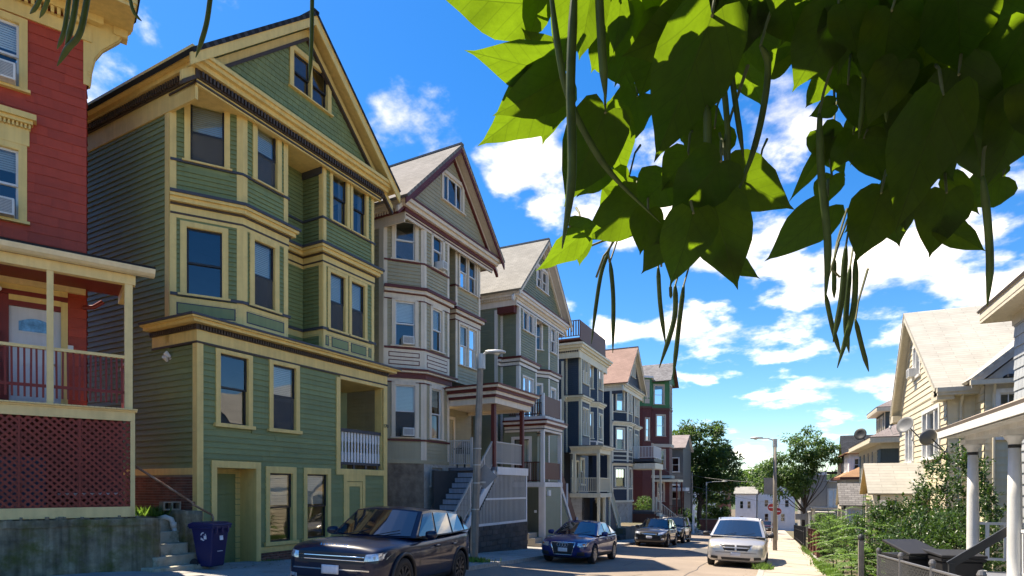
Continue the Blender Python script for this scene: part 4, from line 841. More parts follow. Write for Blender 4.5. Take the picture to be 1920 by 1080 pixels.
def h6():
    zb=-3.0; h=frame_house('oxblood_house','dark red house with an unfinished emerald green top floor and grey roof',-12.4,62,.8,zb)
    up=[(0,6.5),(0,.35),(.55,-.45),(1.7,-.3),(2.9,-1.9),(4.6,-1.9),(5.6,-.6),(7.5,-.6)]
    ST=6.35
    for z0,z1,ws in ((-3,2.9,{3:[(.7,1.35,.2,2.2,{})]}),(2.9,6.1,{3:[(.55,1.45,3.7,5.7,{})]}),(6.1,10.1,{1:[(.4,.7,6.6,8.9,dict(sashes=2))],3:[(.55,1.45,7.2,9.4,{})]})): floor_(h,up,z0,z1,ws,REDB,TANT,WS,pitch=.2,cw=.13,cb=(),cbw=.1)
    floor_(h,up,10.1,13.2,{1:[],3:[(.3,1.3,10.6,12.6,{})],4:[(.3,.8,10.4,12.7,{}),(.95,1.4,10.4,12.7,{})]},EMER,TANT,WS,pitch=.9,cw=.15,cb=())
    band(h,up,10.0,10.2,.08,DKB,'belt'); band(h,up[2:],6.0,6.35,.2,TANT,'belt'); band(h,up[2:],2.7,3.0,.25,TANT,'belt')
    trim(Fc(h,up[1],up[2]),.25,.8,10.5,13.0,.03,TANT,'bare_board')
    solid(h,'roof',[(-.3,7),(-.3,.2),(.5,-.7),(1.8,-.5),(1.8,7)],13.15,13.35,WT)
    f=4.0
    slope(h,'roof',(1.6,-2.3,13.0),(1.6,6,13.0),(4.2,6,15.3),(4.2,-2.3,15.3),GREYR if 0 else shingle_mat('mid_grey_roof',(.20,.195,.20)),.1,DKB); slope(h,'roof',(6.8,-2.3,13.0),(6.8,6,13.0),(4.2,6,15.3),(4.2,-2.3,15.3),shingle_mat('mid_grey_roof',(.2,.195,.2)),.1,DKB)
    MB().prism([(1.9,13.1-zb),(6.5,13.1-zb),(4.2,15.15-zb)],'y',-1.92,-1.8).build('gable_wall',EMER,h)
    # skirt roof, porch
    MB().tube([(.0,2.6,zb-zb+.5),(.0,2.6,12.5-zb)],.05,8).build('downpipe',PKT,h,(-.08,0,0))
    hbox(h,'porch_roof',1.6,5.2,-3.0,-.3,2.3,2.55,CREAM); hbox(h,'porch_post',1.7,1.86,-2.95,-2.8,-1.2,2.3,REDB); hbox(h,'porch_post',4.9,5.06,-2.95,-2.8,-1.2,2.3,REDB); hbox(h,'porch_floor',1.6,5.2,-3.0,-.3,-1.4,-1.2,DKB); rail_run(h,'porch_rail',(1.7,-.4),(1.7,-2.9),(-.2,-.2),(-1.0,-1.0),DKB,16,.04)
    for i in range(8): z=-1.2-.2*(i+1); hbox(h,'step',2.2,3.4,-3.0-.26*(i+1),-3.0-.26*i,z-.2,z,CONC2)
    hbox(h,'newel',2.1,2.3,-4.6,-4.4,-3.2,-.6,WT); hbox(h,'partition',.5,6,2.6,2.7,-2,13,ROOM)
    return h
H6=h6()
# ------------------------------------------------------------------ red house, its porch, wall and the steps beside it
RED=paint('red_shingle',(.37,.05,.022),rnd=.10,streak=.06,var=.1); RDK=paint('oxblood_paint',(.19,.022,.016)); YT2=paint('cream_ochre',(.74,.56,.25),dirt=(.48,.35,.15),dscale=3,damt=.35)
def red_house():
    zb=1.0; h=frame_house('red_house','red shingled house with ochre trim and a railed porch above lattice',-12.4,8.1,28,zb)
    V=1.7; UR=-.68; F=Fc(h,(-8,V),(UR,V)); off=8
    W=[(-2.72+off,-1.84+off,10.17,11.56,.13),(-2.72+off,-1.85+off,7.35,8.86,.13),(-2.02+off,-1.14+off,3.33,5.53,.12)]
    w=wall(F,3.2,12.2,W,RED,pitch=None)
    # long red shingles, each a piece
    me=bpy.data.meshes.new('shingle'); b=MB(); b.quad((0,-.02,0),(1,-.02,0),(1,-.006,1.03),(0,-.006,1.03)); b.quad((0,0,0),(1,0,0),(1,-.02,0),(0,-.02,0)); b.quad((0,-.02,0),(0,-.006,1),(0,0,1),(0,0,0)); b.quad((1,-.02,0),(1,0,0),(1,0,1),(1,-.006,1)); me.from_pydata(b.v,[],b.f); me.materials.append(RED)
    z=3.3; r=0
    while z<11.9:
        s=4.6-random.uniform(0,.5)
        while s<F.L-.02:
            ww=random.choice((.30,.42,.55,.62)); e=min(s+ww,F.L); segs=[(max(s,4.6),e)]
            for a in W:
                if a[2]-.16<z+.11<a[3]+.14:
                    ns=[]
                    for q in segs:
                        if a[1]+.1<=q[0] or a[0]-.1>=q[1]: ns.append(q); continue
                        if a[0]-.1>q[0]: ns.append((q[0],a[0]-.1))
                        if a[1]+.1<q[1]: ns.append((a[1]+.1,q[1]))
                    segs=ns
            for q in segs:
                if q[1]-q[0]>.03: inst(me,'shingle',w,(q[0]+.003,0,z+random.uniform(-.008,.008)),(0,0,0),(q[1]-q[0]-.006,1,.215))
            s+=ww
        z+=.215; r+=1
    trim(F,-0,4.6,3.2,12,.01,RED,'plain_wall')
    w1=window(F,*W[0][:4],YT,WS,cw=.13,sill=.06,blind=.4); w2=window(F,*W[1][:4],YT,WS,cw=.13,sill=.06,blind=.3)
    # window hood with dentils
    trim(F,-2.95+off,-1.68+off,8.98,9.32,.06,YT,'hood_frieze'); trim(F,-3.0+off,-1.62+off,9.42,9.5,.16,YT,'hood_crown'); trim(F,-3.05+off,-1.56+off,9.5,9.62,.22,YT,'hood_crown'); hp=[(-3.0,V),(-1.64,V)]; dentils(h,hp,9.33,9.42,.12,.05,YT,.065,.035); trim(F,-2.97+off,-1.66+off,9.32,9.42,.055,YT,'hood_bed')
    ac_unit(F,-2.15+off,10.18,.5,.36,'white air conditioner in the upper window of the red house',out=.3); ac_unit(F,-2.2+off,7.36,.56,.36,'white air conditioner in the lower window of the red house',out=.25)
    # eaves
    bk=lambda d,o=0:(UR+o-.4035*d,V+.915*d)
    P=[(-8,V),(UR,V),bk(6)]; band(h,P,11.72,12.05,.06,YT,'frieze'); dentils(h,P[:2],12.0,12.14,.17,.06,YT,.11,.06); band(h,P,12.14,12.3,.2,YT,'bed_moulding')
    solid(h,'soffit',[(-8,V),(-8,V-.95),(UR+.85,V-.95),bk(0,.85),bk(.9,.85),bk(.9,.12),bk(6,.12),bk(6),(UR,V)],12.3,12.38,YT); band(h,[(-8,V-.9),(UR+.8,V-.9),bk(0,.8),bk(.85,.8)],12.38,12.62,.08,YT,'fascia'); solid(h,'roof',[(-8,V+5.5),(-8,V-1.05),(UR+.95,V-1.05),bk(0,.95),bk(1.0,.95),bk(1.0,.16),bk(6,.16)],12.62,12.70,SLATE_ROOF)
    # corner bracket (profile in the outward plane)
    pr=[(0,10.74),(.10,10.74),(.12,10.85),(.14,11.1),(.20,11.4),(.34,11.66),(.52,11.86),(.66,12.02),(.74,12.2),(.74,12.3),(0,12.3)]
    for du,t in ((0,.17),(.035,.10)): MB().prism([(UR-.06+(x+(.03 if du else 0)),z-zb) for x,z in pr],'y',V-.03+du,V-.03+du+t).build('bracket',YT,h)
    mb=MB()
    for z in (10.95,11.0,11.05): mb.box(UR+.02,UR+.09,V-.04,V-.02,z-zb,z+.025-zb)
    mb.build('bracket_reeds',YT,h); hbox(h,'bracket_cap',UR+.5,UR+.78,V-.06,V+.2,12.12,12.32,YT)
    Sd=Fc(h,(UR,V),bk(6)); wall(Sd,1,12.2,[],RED,pitch=.215); wall(Fc(h,bk(6),(-8,V+5.49)),1,12.3,[],RED,pitch=None); hbox(h,'partition',-7.9,-2.0,V+2.5,V+2.6,3.3,12.2,ROOM)
    # door
    dx0,dx1=-2.02+off,-1.14+off
    WD=paint('white_door',(.60,.61,.64)); d=F.mb(MB().box(dx0,dx1,.02,.07,3.33,5.53),'door',WD)
    mb=MB()
    for a,b in ((.1,.4),(.48,.78)):
        for c,e in ((.18,.85),(.95,1.45)): mb.box(dx0+a,dx0+b,.005,.022,3.33+c,3.33+e); mb.box(dx0+a+.04,dx0+b-.04,-.004,.006,3.33+c+.04,3.33+e-.04)
    F.mb(mb,'door_panels',WD,d)
    arc=[(dx0+.12,4.98)]+[(dx0+.12+.64*i/8,5.24+.10*math.sin(math.pi*i/8)) for i in range(9)]+[(dx0+.76,4.98)]; F.mb(MB().prism(arc,'y',.004,.018),'fan_light_frame',WD,d); arc2=[(dx0+.16,5.02)]+[(dx0+.16+.56*i/8,5.22+.085*math.sin(math.pi*i/8)) for i in range(9)]+[(dx0+.72,5.02)]; F.mb(MB().prism(arc2,'y',-.004,.006),'fan_light',mat('leaded_glass',(.10,.25,.42),rough=.12,var=.6,nscale=9,spec=.8),d)
    F.mb(MB().lathe([(.03,0),(.03,-.04),(.02,-.06)],(dx1-.1,0,4.35),10,'y'),'door_knob',GRAN,d)
    trim(F,dx0-.22,dx0,3.33,5.75,.05,RDK,'door_casing'); trim(F,dx1,dx1+.12,3.33,5.75,.05,YT,'door_casing'); trim(F,dx0,dx1,5.53,5.64,.05,RDK,'door_head'); trim(F,dx0-.0,dx1,5.64,5.76,.045,YT,'transom'); trim(F,dx0-.22,dx1+.12,5.76,5.86,.06,RDK,'transom_bar'); trim(F,dx0-1.2,dx1+.12,5.86,6.02,.05,YT,'frieze'); trim(F,dx0-1.3,dx0-.22,3.33,5.76,.03,YT,'side_panel')
    txt('168',.12,mat('number_brown',(.10,.06,.03),rough=.5),h,(dx0-.30-off,V-.035,5.02-zb),(R(90),0,0),'house_number')
    # porch
    FL=3.30
    hbox(h,'porch_floor',-8,.12,-.08,V,FL-.06,FL,YT2); me=MB().box(0,.085,-.02,1.9,-.03,0).mesh('floor_board',YT2)
    for i in range(34): inst(me,'floor_board',h,(-3.05+i*.0935,-.11,FL-zb+.004))
    hbox(h,'porch_fascia',-8,.08,-.05,-.01,3.05,FL-.05,YT2)
    for u,wd in ((-1.33,.11),(-.03,.14),(-2.75,.11),(-4.2,.11)): hbox(h,'porch_post',u-wd/2,u+wd/2,-.02,wd-.02,FL,5.98,YT2,bevel=.006)
    hbox(h,'porch_beam',-8,.09,-.035,.13,5.92,6.12,YT2); hbox(h,'porch_side_beam',-.08,.07,.13,V,5.92,6.10,YT2); hbox(h,'porch_ceiling',-8,.05,.0,V,6.10,6.14,RDK); hbox(h,'ceiling_trim',-8,-.7,V-.12,V,5.98,6.10,YT2)
    GU=paint('gutter_cream',(.70,.62,.42)); prof=[(-.06,6.12),(-.2,6.12),(-.28,6.16),(-.33,6.24),(-.33,6.28),(-.06,6.28)]; MB().prism([(y,z-zb) for y,z in prof],'x',-8,.42).build('gutter',GU,h)
    slope(h,'porch_roof',(-8,-.34,6.29),(.42,-.34,6.29),(.42,V,6.75),(-8,V,6.75),SLATE_ROOF,.05,YT2)
    MB().tube([(-.75,V-.02,5.7-zb),(-.55,V-.03,5.75-zb),(-.38,V-.03,5.9-zb)],.05,8).build('downpipe_elbow',RDK,h)
    for a,b,n in ((-1.27,-.1,13),(-2.7,-1.39,14),(-4.15,-2.8,14)): 
        zz=zb; r=MB().box(a,b,-.0,.09,4.36-zb,4.42-zb).build('guard_rail',YT2,h); MB().box(a,b,.03,.06,3.62-zb,3.68-zb).build('bottom_rail',RDK,r)
        for i in range(n): inst(bal_mesh(RDK),'baluster',r,(a+(i+.5)*(b-a)/n,.045+random.uniform(-.006,.006),3.42-zb),(0,random.uniform(-.012,.012),0),(.034,.034,.94))
    r=MB().box(-.05,.03,.12,V,4.36-zb,4.42-zb).build('guard_rail',RDK,h)
    for i in range(14): inst(bal_mesh(RDK),'baluster',r,(-.01,.2+i*.108,3.42-zb),(0,0,0),(.034,.034,.94))
    # lattice of single slats
    z0,z1=1.25,3.05; LT=paint('lattice_red',(.22,.034,.022),rnd=.12); H=z1-z0
    lat=hbox(h,'lattice_frame',-8,.0,.005,.02,z0-.01,z0+.03,LT); hbox(h,'lattice_post',.0,.08,-.05,.04,1.05,3.06,YT2); hbox(h,'lattice_base',-8,.06,-.05,-.005,1.05,1.26,YT2)
    for u in (-.86,-1.80,-2.75): hbox(h,'lattice_batten',u-.018,u+.018,-.02,.0,z0,z1,LT)
    for d in (-1,1):
        k=-3.4-H
        while k<.1+H:
            u0,u1=(k,k+H) if d>0 else (k+H,k); p0,p1=Vector((u0,z0)),Vector((u1,z1)); lo,hi=-3.3,0
            t0,t1=0,1
            for t_,lim in ((0,lo),(0,hi)): pass
            def cl(p,q):
                a,b=0.,1.; dx=q.x-p.x
                for lim,sg in ((lo,1),(hi,-1)):
                    fp=(p.x-lim)*sg; fq=(q.x-lim)*sg
                    if fp<0 and fq<0: return None
                    if fp<0: a=max(a,fp/(fp-fq))
                    elif fq<0: b=min(b,fp/(fp-fq))
                return (p+(q-p)*a,p+(q-p)*b) if b-a>.03 else None
            c=cl(p0,p1)
            if c:
                a,b=c; y=.012 if d>0 else .0; jx=random.uniform(-.012,.012); MB().bar((a.x+jx,y+random.uniform(-.004,.004),a.y-zb),(b.x-jx*random.uniform(-1,1),y,b.y-zb),.010,.044).build("slat",LT,lat)
            k+=.135
    hbox(h,'undercroft_backing',-8,.0,1.5,1.6,1.0,3.2,paint('undercroft_red',(.09,.02,.018))); hbox(h,'undercroft_shelf',-1.2,-.1,.6,1.3,1.5,1.54,WT); hbox(h,'undercroft_floor',-8,.1,.03,1.6,.95,1.04,EARTH); hbox(h,'stored_board',-2.6,-1.4,.7,.8,1.1,2.3,paint('stored_blue',(.06,.08,.14)))
    # mail boxes, lamp, sign
    for i,z in enumerate((4.58,4.02)):
        t=thing('mail_box','black mail box with oval badge, '+('upper' if i==0 else 'lower')+' of two by the white door','mail box'); t.matrix_basis=h.matrix_basis@Matrix.Translation((-2.36,V-.02,z-zb)); MB().box(-.19,.19,-.14,0,0,.33).build('box',BK,t,bevel=.02); MB().prism([(-.15,.33),(.0,.40),(.02,.33)],'x',-.2,.2).build('lid',BK,t); o=MB().lathe([(.055,0),(.055,-.01)],(0,0,0),16,'y').build('badge',YT,t,(.05,-.14,.2)); o.scale=(1.2,1,.7)
    t=thing('porch_floodlight','white twin floodlight under the red porch ceiling','lamp'); t.matrix_basis=h.matrix_basis@Matrix.Translation((-2.3,V-.06,5.9-zb)); MB().box(-.06,.06,-.03,.03,-.03,.03).build('bracket',GRAN,t)
    for s in (-1,1): o=MB().lathe([(.025,0),(.04,.06),(.065,.15),(.05,.16)],n=12).build('lamp_head',WT,t,(s*.08,-.04,-.02),smooth=True); o.rotation_euler=(R(125),0,R(s*18))
    F.mb(MB().box(-1.06+off,-.92+off,-.035,-.02,4.72,4.82),'name_plate',WT)
    return h
RH=red_house()
MOSS=mat('mossy_concrete',(.22,.19,.13),rough=.95,var=.5,nscale=3.2,bump=1.0,bscale=13,dirt=(.10,.105,.022),dscale=2.1,damt=.95,spec=.15,streak=.45); OLDC=mat('worn_step_concrete',(.40,.365,.28),rough=.95,var=.25,nscale=3,bump=.8,bscale=16,dirt=(.14,.14,.07),dscale=3.5,damt=.85)
def rough_block(name,m,x0,x1,y0,y1,z0,z1,parent,amp=.02,n=14,top_only=False):
    bm=bmesh.new(); bmesh.ops.create_cube(bm,size=1)
    for v in bm.verts: v.co=Vector((x0+(v.co.x+.5)*(x1-x0),y0+(v.co.y+.5)*(y1-y0),z0+(v.co.z+.5)*(z1-z0)))
    bmesh.ops.subdivide_edges(bm,edges=bm.edges[:],cuts=n,use_grid_fill=True)
    from mathutils import noise as nz
    for v in bm.verts: v.co+=nz.noise_vector(v.co*3.1)*amp+nz.noise_vector(v.co*9)*amp*.5
    me=bpy.data.meshes.new(name); bm.to_mesh(me); bm.free(); me.materials.append(m); o=bpy.data.objects.new(name,me); col.objects.link(o); o.parent=parent
    for p in me.polygons: p.use_smooth=True
    return o
t=thing('retaining_wall','rough mossy concrete wall under the red porch lattice','wall',(-12.4,8.1,-.7),R(62)); rough_block('wall_face',MOSS,-8,.5,-.12,.3,0,1.66,t,.022,44); rough_block('coping',MOSS,-8,.49,-.14,.0,1.58,1.72,t,.018,40)
for i in range(60): rough_block('rubble_stone',MOSS,0,random.uniform(.03,.09),0,.06,0,random.uniform(.03,.08),t,.012,2).location=(random.uniform(-2.6,.1),random.uniform(-.1,.0),1.71)
QR=R(90-4.2); QO=Vector((-12.4,8.1,0))
def Q(u,v,z): return QO+Vector((u*math.sin(R(4.2))-v*math.cos(R(4.2)),u*math.cos(R(4.2))+v*math.sin(R(4.2)),z))
t=thing('concrete_steps','worn concrete steps climbing between the mossy wall and green house','steps',Q(.8,-.5,-.3),QR)
for i,(ul,ur,z) in enumerate(((.22,1.36,-.04),(.40,1.30,.17),(.58,1.24,.41),(.74,1.24,.67),(.9,1.3,.93))):
    rough_block('step',OLDC,ul-.8-.1,ur-.8,i*.28-.1,i*.28+.55,z+.3-.30,z+.3,t,.012,10)
rough_block('landing',OLDC,-.45,.85,1.4,5,.2,1.28,t,.015,16); rough_block('side_wall',MOSS,.42,.82,.5,1.7,-.2,1.42,t,.02,12); rough_block('side_wall',MOSS,-.5,-.28,.3,1.6,-.2,1.30,t,.02,12)
RUST=mat('rusty_pipe',(.20,.10,.055),rough=.55,var=.35,nscale=12,metal=.3,dirt=(.42,.34,.26),dscale=4,damt=.8)
t=thing('pipe_handrail','bent rusty pipe handrail beside the worn concrete steps','handrail',Q(1.3,-.45,-.2)); o=MB().tube([tuple(p-t.location) for p in (Q(.02,.05,2.18),Q(.7,-.1,1.70),Q(1.22,-.25,1.31),Q(1.27,-.26,1.25),Q(1.60,-.38,1.03),Q(1.62,-.40,.97),Q(1.58,-.43,.8),Q(1.28,-.5,-.15))],.024,10).build('pipe',RUST,t,smooth=True); MB().lathe([(.035,-.05),(.035,.05)],n=10).build('coupling',RUST,t,tuple(Q(1.24,-.255,1.29)-t.location))
t=thing('drain_pipe','white plastic drain elbow beside the worn concrete steps','pipe',Q(1.2,.4,.0)); PV=mat('white_pvc',(.66,.65,.6),rough=.45,var=.15,dirt=(.35,.3,.2),dscale=6); B0=t.location
MB().tube([tuple(p-B0) for p in (Q(1.02,.75,.93),Q(1.08,.55,.98),Q(1.14,.42,.93),Q(1.16,.38,.80))],.06,12).build('elbow',PV,t,smooth=True); MB().tube([tuple(p-B0) for p in (Q(1.16,.38,.84),Q(1.19,.32,.5),Q(1.25,.2,.16))],.052,12).build('pipe',PV,t,smooth=True); MB().tube([tuple(p-B0) for p in (Q(1.16,.38,.86),Q(1.165,.37,.74))],.068,12).build('collar',PV,t,smooth=True)
t=thing('cinder_block','grey two-hole concrete block lying on the side wall of the steps','block',Q(1.32,.75,1.13),QR-R(6)); CB=mat('cinder',(.30,.26,.20),rough=.95,var=.2,bump=.9,bscale=50)
mb=MB(); mb.box(-.2,.2,-.1,.1,0,.03).box(-.2,.2,-.1,.1,.17,.2).box(-.2,-.165,-.1,.1,.03,.17).box(.165,.2,-.1,.1,.03,.17).box(-.018,.018,-.1,.1,.03,.17).build('shell',CB,t); MB().box(-.165,.165,.08,.1,.03,.17).build('hole_shade',ROOM,t)  # last plate closes the holes in near-black, painting the shade inside them
def recycle_bin(loc,rz):
    t=thing('recycling_bin','dark blue wheeled recycling bin with a white logo at the steps','bin',loc,rz); BL=mat('blue_plastic',(.007,.010,.078),rough=.38,var=.06,spec=.5,dirt=(.012,.014,.06),dscale=3,damt=.4)
    b=bmesh.new(); w0,d0,w1,d1=.235,.25,.31,.36; H=.98
    v=[b.verts.new(p) for p in ((-w0,-d0,.06),(w0,-d0,.06),(w0,d0*.75,.06),(-w0,d0*.75,.06),(-w1,-d1,H),(w1,-d1,H),(w1,d1,H),(-w1,d1,H))]
    for f in ((0,3,2,1),(4,5,6,7),(0,1,5,4),(1,2,6,5),(2,3,7,6),(3,0,4,7)): b.faces.new([v[i] for i in f])
    me=bpy.data.meshes.new('body'); b.to_mesh(me); b.free(); me.materials.append(BL); o=bpy.data.objects.new('body',me); col.objects.link(o); o.parent=t; m=o.modifiers.new('b','BEVEL'); m.width=.04; m.segments=3
    MB().box(-w1-.03,w1+.03,-d1-.03,d1+.03,H-.07,H-.01).build('rim',BL,t,bevel=.012)
    lid=MB().prism([(-d1-.05,H-.01),(d1+.05,H-.01),(d1+.06,H+.03),(d1-.1,H+.075),(-d1+.12,H+.075),(-d1-.05,H+.035)],'x',-w1-.04,w1+.04).build('lid',BL,t,bevel=.015)
    for x in (-.2,0,.2): MB().box(x-.025,x+.025,-d1-.055,-d1-.02,H-.16,H-.03).build('rim_rib',BL,t)
    MB().tube([(-w1,d1+.08,H-.02),(w1,d1+.08,H-.02)],.018,8).build('handle',BL,t)
    for s in (-1,1): MB().lathe([(.12,-.03),(.13,0),(.12,.03)],(s*.30,.24,.12),16,'x').build('wheel',BK,t)
    WP=mat('white_print',(.7,.72,.76),rough=.5)
    # white logo on the side: broken ring of arrows + caption bars, and a label on the front
    lg=MB()
    for a0 in (200,320,80):
        for i in range(6):
            a,b2=R(a0+i*14),R(a0+(i+1)*14); lg.quad((.07*math.cos(a),.07*math.sin(a),0),(.095*math.cos(a),.095*math.sin(a),0),(.095*math.cos(b2),.095*math.sin(b2),0),(.07*math.cos(b2),.07*math.sin(b2),0))
    lg.quad((.01,-.06,0),(.10,-.06,0),(.10,.02,0),(.01,.02,0)); lg.quad((-.09,-.075,0),(-.02,-.075,0),(-.02,-.045,0),(-.09,-.045,0))
    o=lg.build('logo',WP,t,(-.293,-.05,.74)); o.rotation_euler=(R(90),0,R(-90)); o.rotation_euler=(R(94),0,R(-90))
    o=MB().box(-.06,.06,-.002,.002,-.05,.05).build('label',WP,t,(.02,-.347,.70)); o.rotation_euler=(R(-6),0,0); MB().box(-.09,.09,-.02,.0,0,.012).build('lift_bar',WP,t,(0,-.31,.40))
    t.scale=(.82,.85,1)
    return t
recycle_bin((-11.65,9.42,zg(-11.65,9.42)+.115),R(97))
# ------------------------------------------------------------------ right side of the street
CRS=paint('cream_shingle',(.60,.525,.37),streak=.05,rnd=.05); CRT=paint('cream_white_trim',(.56,.50,.38)); PALER=shingle_mat('pale_cream_roof',(.37,.355,.315),.95,.16,.07,.80); GRS=paint('grey_shingle',(.36,.38,.39),rnd=.10,streak=.1); PALEP=shingle_mat('pale_pink_roof',(.34,.29,.245),.35,.14,.12,.75); WC=mat('worn_white',(.66,.66,.64),rough=.6,var=.08,nscale=2,streak=.1,bump=.15,dirt=(.45,.44,.40),dscale=3,damt=.4); BLK=paint('black_paint',(.028,.03,.032))
def rows_of(fc,w,s0,s1,z0,z1,m,row,wid,holes=(),limit=280,indiv=True,name='wall_shingle'):
    me=bpy.data.meshes.new(name); b=MB(); b.quad((0,-.026,0),(1,-.026,0),(1,-.006,1.03),(0,-.006,1.03)); b.quad((0,0,0),(1,0,0),(1,-.026,0),(0,-.026,0)); b.quad((0,-.026,0),(0,-.006,1),(0,0,1),(0,0,0)); b.quad((1,-.026,0),(1,0,0),(1,0,1),(1,-.006,1)); me.from_pydata(b.v,[],b.f); me.materials.append(m)
    z=z0
    while z<z1:
        s=s0
        while s<s1-.02:
            ww=min(random.uniform(.7,1.35)*wid,s1-s)
            if not any(h[0]<s+ww/2<h[1] and h[2]<z+row/2<h[3] for h in holes): inst(me,name,w,(s+.004,0,z),(0,0,0),(ww-.008,1,row))
            s+=ww
        z+=row
def near_house():
    zb=-.85; h=frame_house('grey_shingle_house','grey shingled house with a white columned porch and pale hipped porch roof',4.8,16.4,0,zb,'R')
    F=Fc(h,(0,0),(9,0)); w=wall(F,-.85,5.3,[(3.2,4.3,3.5,4.9,.1)],GRS,pitch=None); rows_of(F,w,0,1.6,2.6,5.25,GRS,.235,.2,indiv=True); siding(F,w,1.6,9,2.6,5.25,[(3.1,4.4,3.4,5.0)],GRS,.235); siding(F,w,0,9,-.85,2.6,[(3.3,4.6,.1,2.3)],GRS,.235)
    window(F,3.2,4.3,3.5,4.9,WC,WS,cw=.1,double=.06)
    for q in (Fc(h,(0,8),(0,0)),Fc(h,(9,0),(9,8)),Fc(h,(9,8),(0,8))): wall(q,-.85,5.3,[],GRS,pitch=.235)
    P=[(0,8),(0,0),(9,0),(9,8)]; band(h,P,5.22,5.45,.04,CRT,'frieze'); solid(h,'soffit',[(-.5,8.5),(-.5,-.5),(9.5,-.5),(9.5,8.5)],5.44,5.52,CRT); band(h,[(-.45,8.4),(-.45,-.45),(9.45,-.45)],5.5,5.72,.05,CRT,'gutter')
    for e0,e1,t1,t0 in (((-.55,-.55),(9.55,-.55),(6.5,4),(2.5,4)),((-.55,8.5),(-.55,-.55),(2.5,4),(2.5,4.001)),((9.55,-.55),(9.55,8.5),(6.5,4.001),(6.5,4)),((9.55,8.5),(-.55,8.5),(2.5,4.001),(6.5,4.001))): slope(h,'roof',(*e0,5.73),(*e1,5.73),(*t1,8.2),(*t0,8.2),PALEP,.06,CRT)
    # porch
    fx0,fx1,fy=3.0,9.0,-1.5
    hbox(h,'porch_floor',fx0-.1,fx1,fy-.15,0,.0,.12,BLK if 0 else FLOORP); hbox(h,'porch_skirt',fx0,fx1,fy,fy+.05,-.85,.0,WC)
    for x in (2.95,5.05,7.15):
        c=MB().lathe([(.12,0),(.12,.04),(.094,.08),(.096,.5),(.090,1.4),(.078,2.14)],n=22).build('column',WC,h,(x,fy+.02,.12-zb),smooth=True); MB().lathe([(.082,2.14),(.082,2.19)],n=22).build('neck_ring',BLK,c,smooth=True); MB().lathe([(.078,2.19),(.086,2.24),(.13,2.30),(.14,2.34)],n=22).build('capital',WC,c,smooth=True); MB().box(-.155,.155,-.155,.155,2.34,2.42).build('abacus',WC,c); MB().box(-.17,.17,-.17,.17,-.02,.03).build('plinth',WC,c)
    hbox(h,'porch_beam',fx0,fx1,fy-.12,fy+.14,2.53,2.62,WC); hbox(h,'porch_ceiling',fx0-.3,fx1,fy-.42,0,2.60,2.66,WC); band(h,[(fx0-.30,.2),(fx0-.30,fy-.40),(fx1,fy-.40)],2.60,2.76,.06,WC,'gutter')
    slope(h,'porch_roof',(fx0-.4,fy-.48,2.77),(fx1,fy-.48,2.77),(fx1,0,3.6),(fx0+1.4,0,3.6),PALEP,.05,WC); slope(h,'porch_roof',(fx0-.4,.2,2.77),(fx0-.4,fy-.48,2.77),(fx0+1.4,0,3.6),(fx0+1.4,.2,3.6),PALEP,.05,WC)
    rail_run(h,'porch_rail',(2.95,fy+.1),(2.95,-.05),(1.0,1.0),(.35,.35),WC,5,.05,.07); rail_run(h,'porch_rail',(5.05,fy+.1),(7.1,fy+.1),(1.0,1.0),(.35,.35),WC,8,.05,.07); wall(Fc(h,(3.2,-.02),(4.6,-.02)),.12,2.4,[(.2,1.1,.15,2.2,0)],GRS,pitch=None); hbox(h,'front_door',3.4,4.3,-.01,.05,.15,2.2,BLK)
    for i in range(4): hbox(h,'porch_step',3.3,4.9,fy-.28*(i+1),fy-.28*i,-.85,.12-.2*(i+1),FLOORP)
    hr=MB().bar((4.95,fy+.0,1.02-zb),(4.95,fy-.78,.42-zb),.05,.12).build('step_handrail',BLK,h); MB().box(-.04,.04,-.04,.04,-1.1,0).build('newel',BLK,hr,(4.95,fy-.75,.45-zb))
    hbox(h,'partition',.3,8.7,3,3.1,-.6,5.2,ROOM)
    return h
near_house()
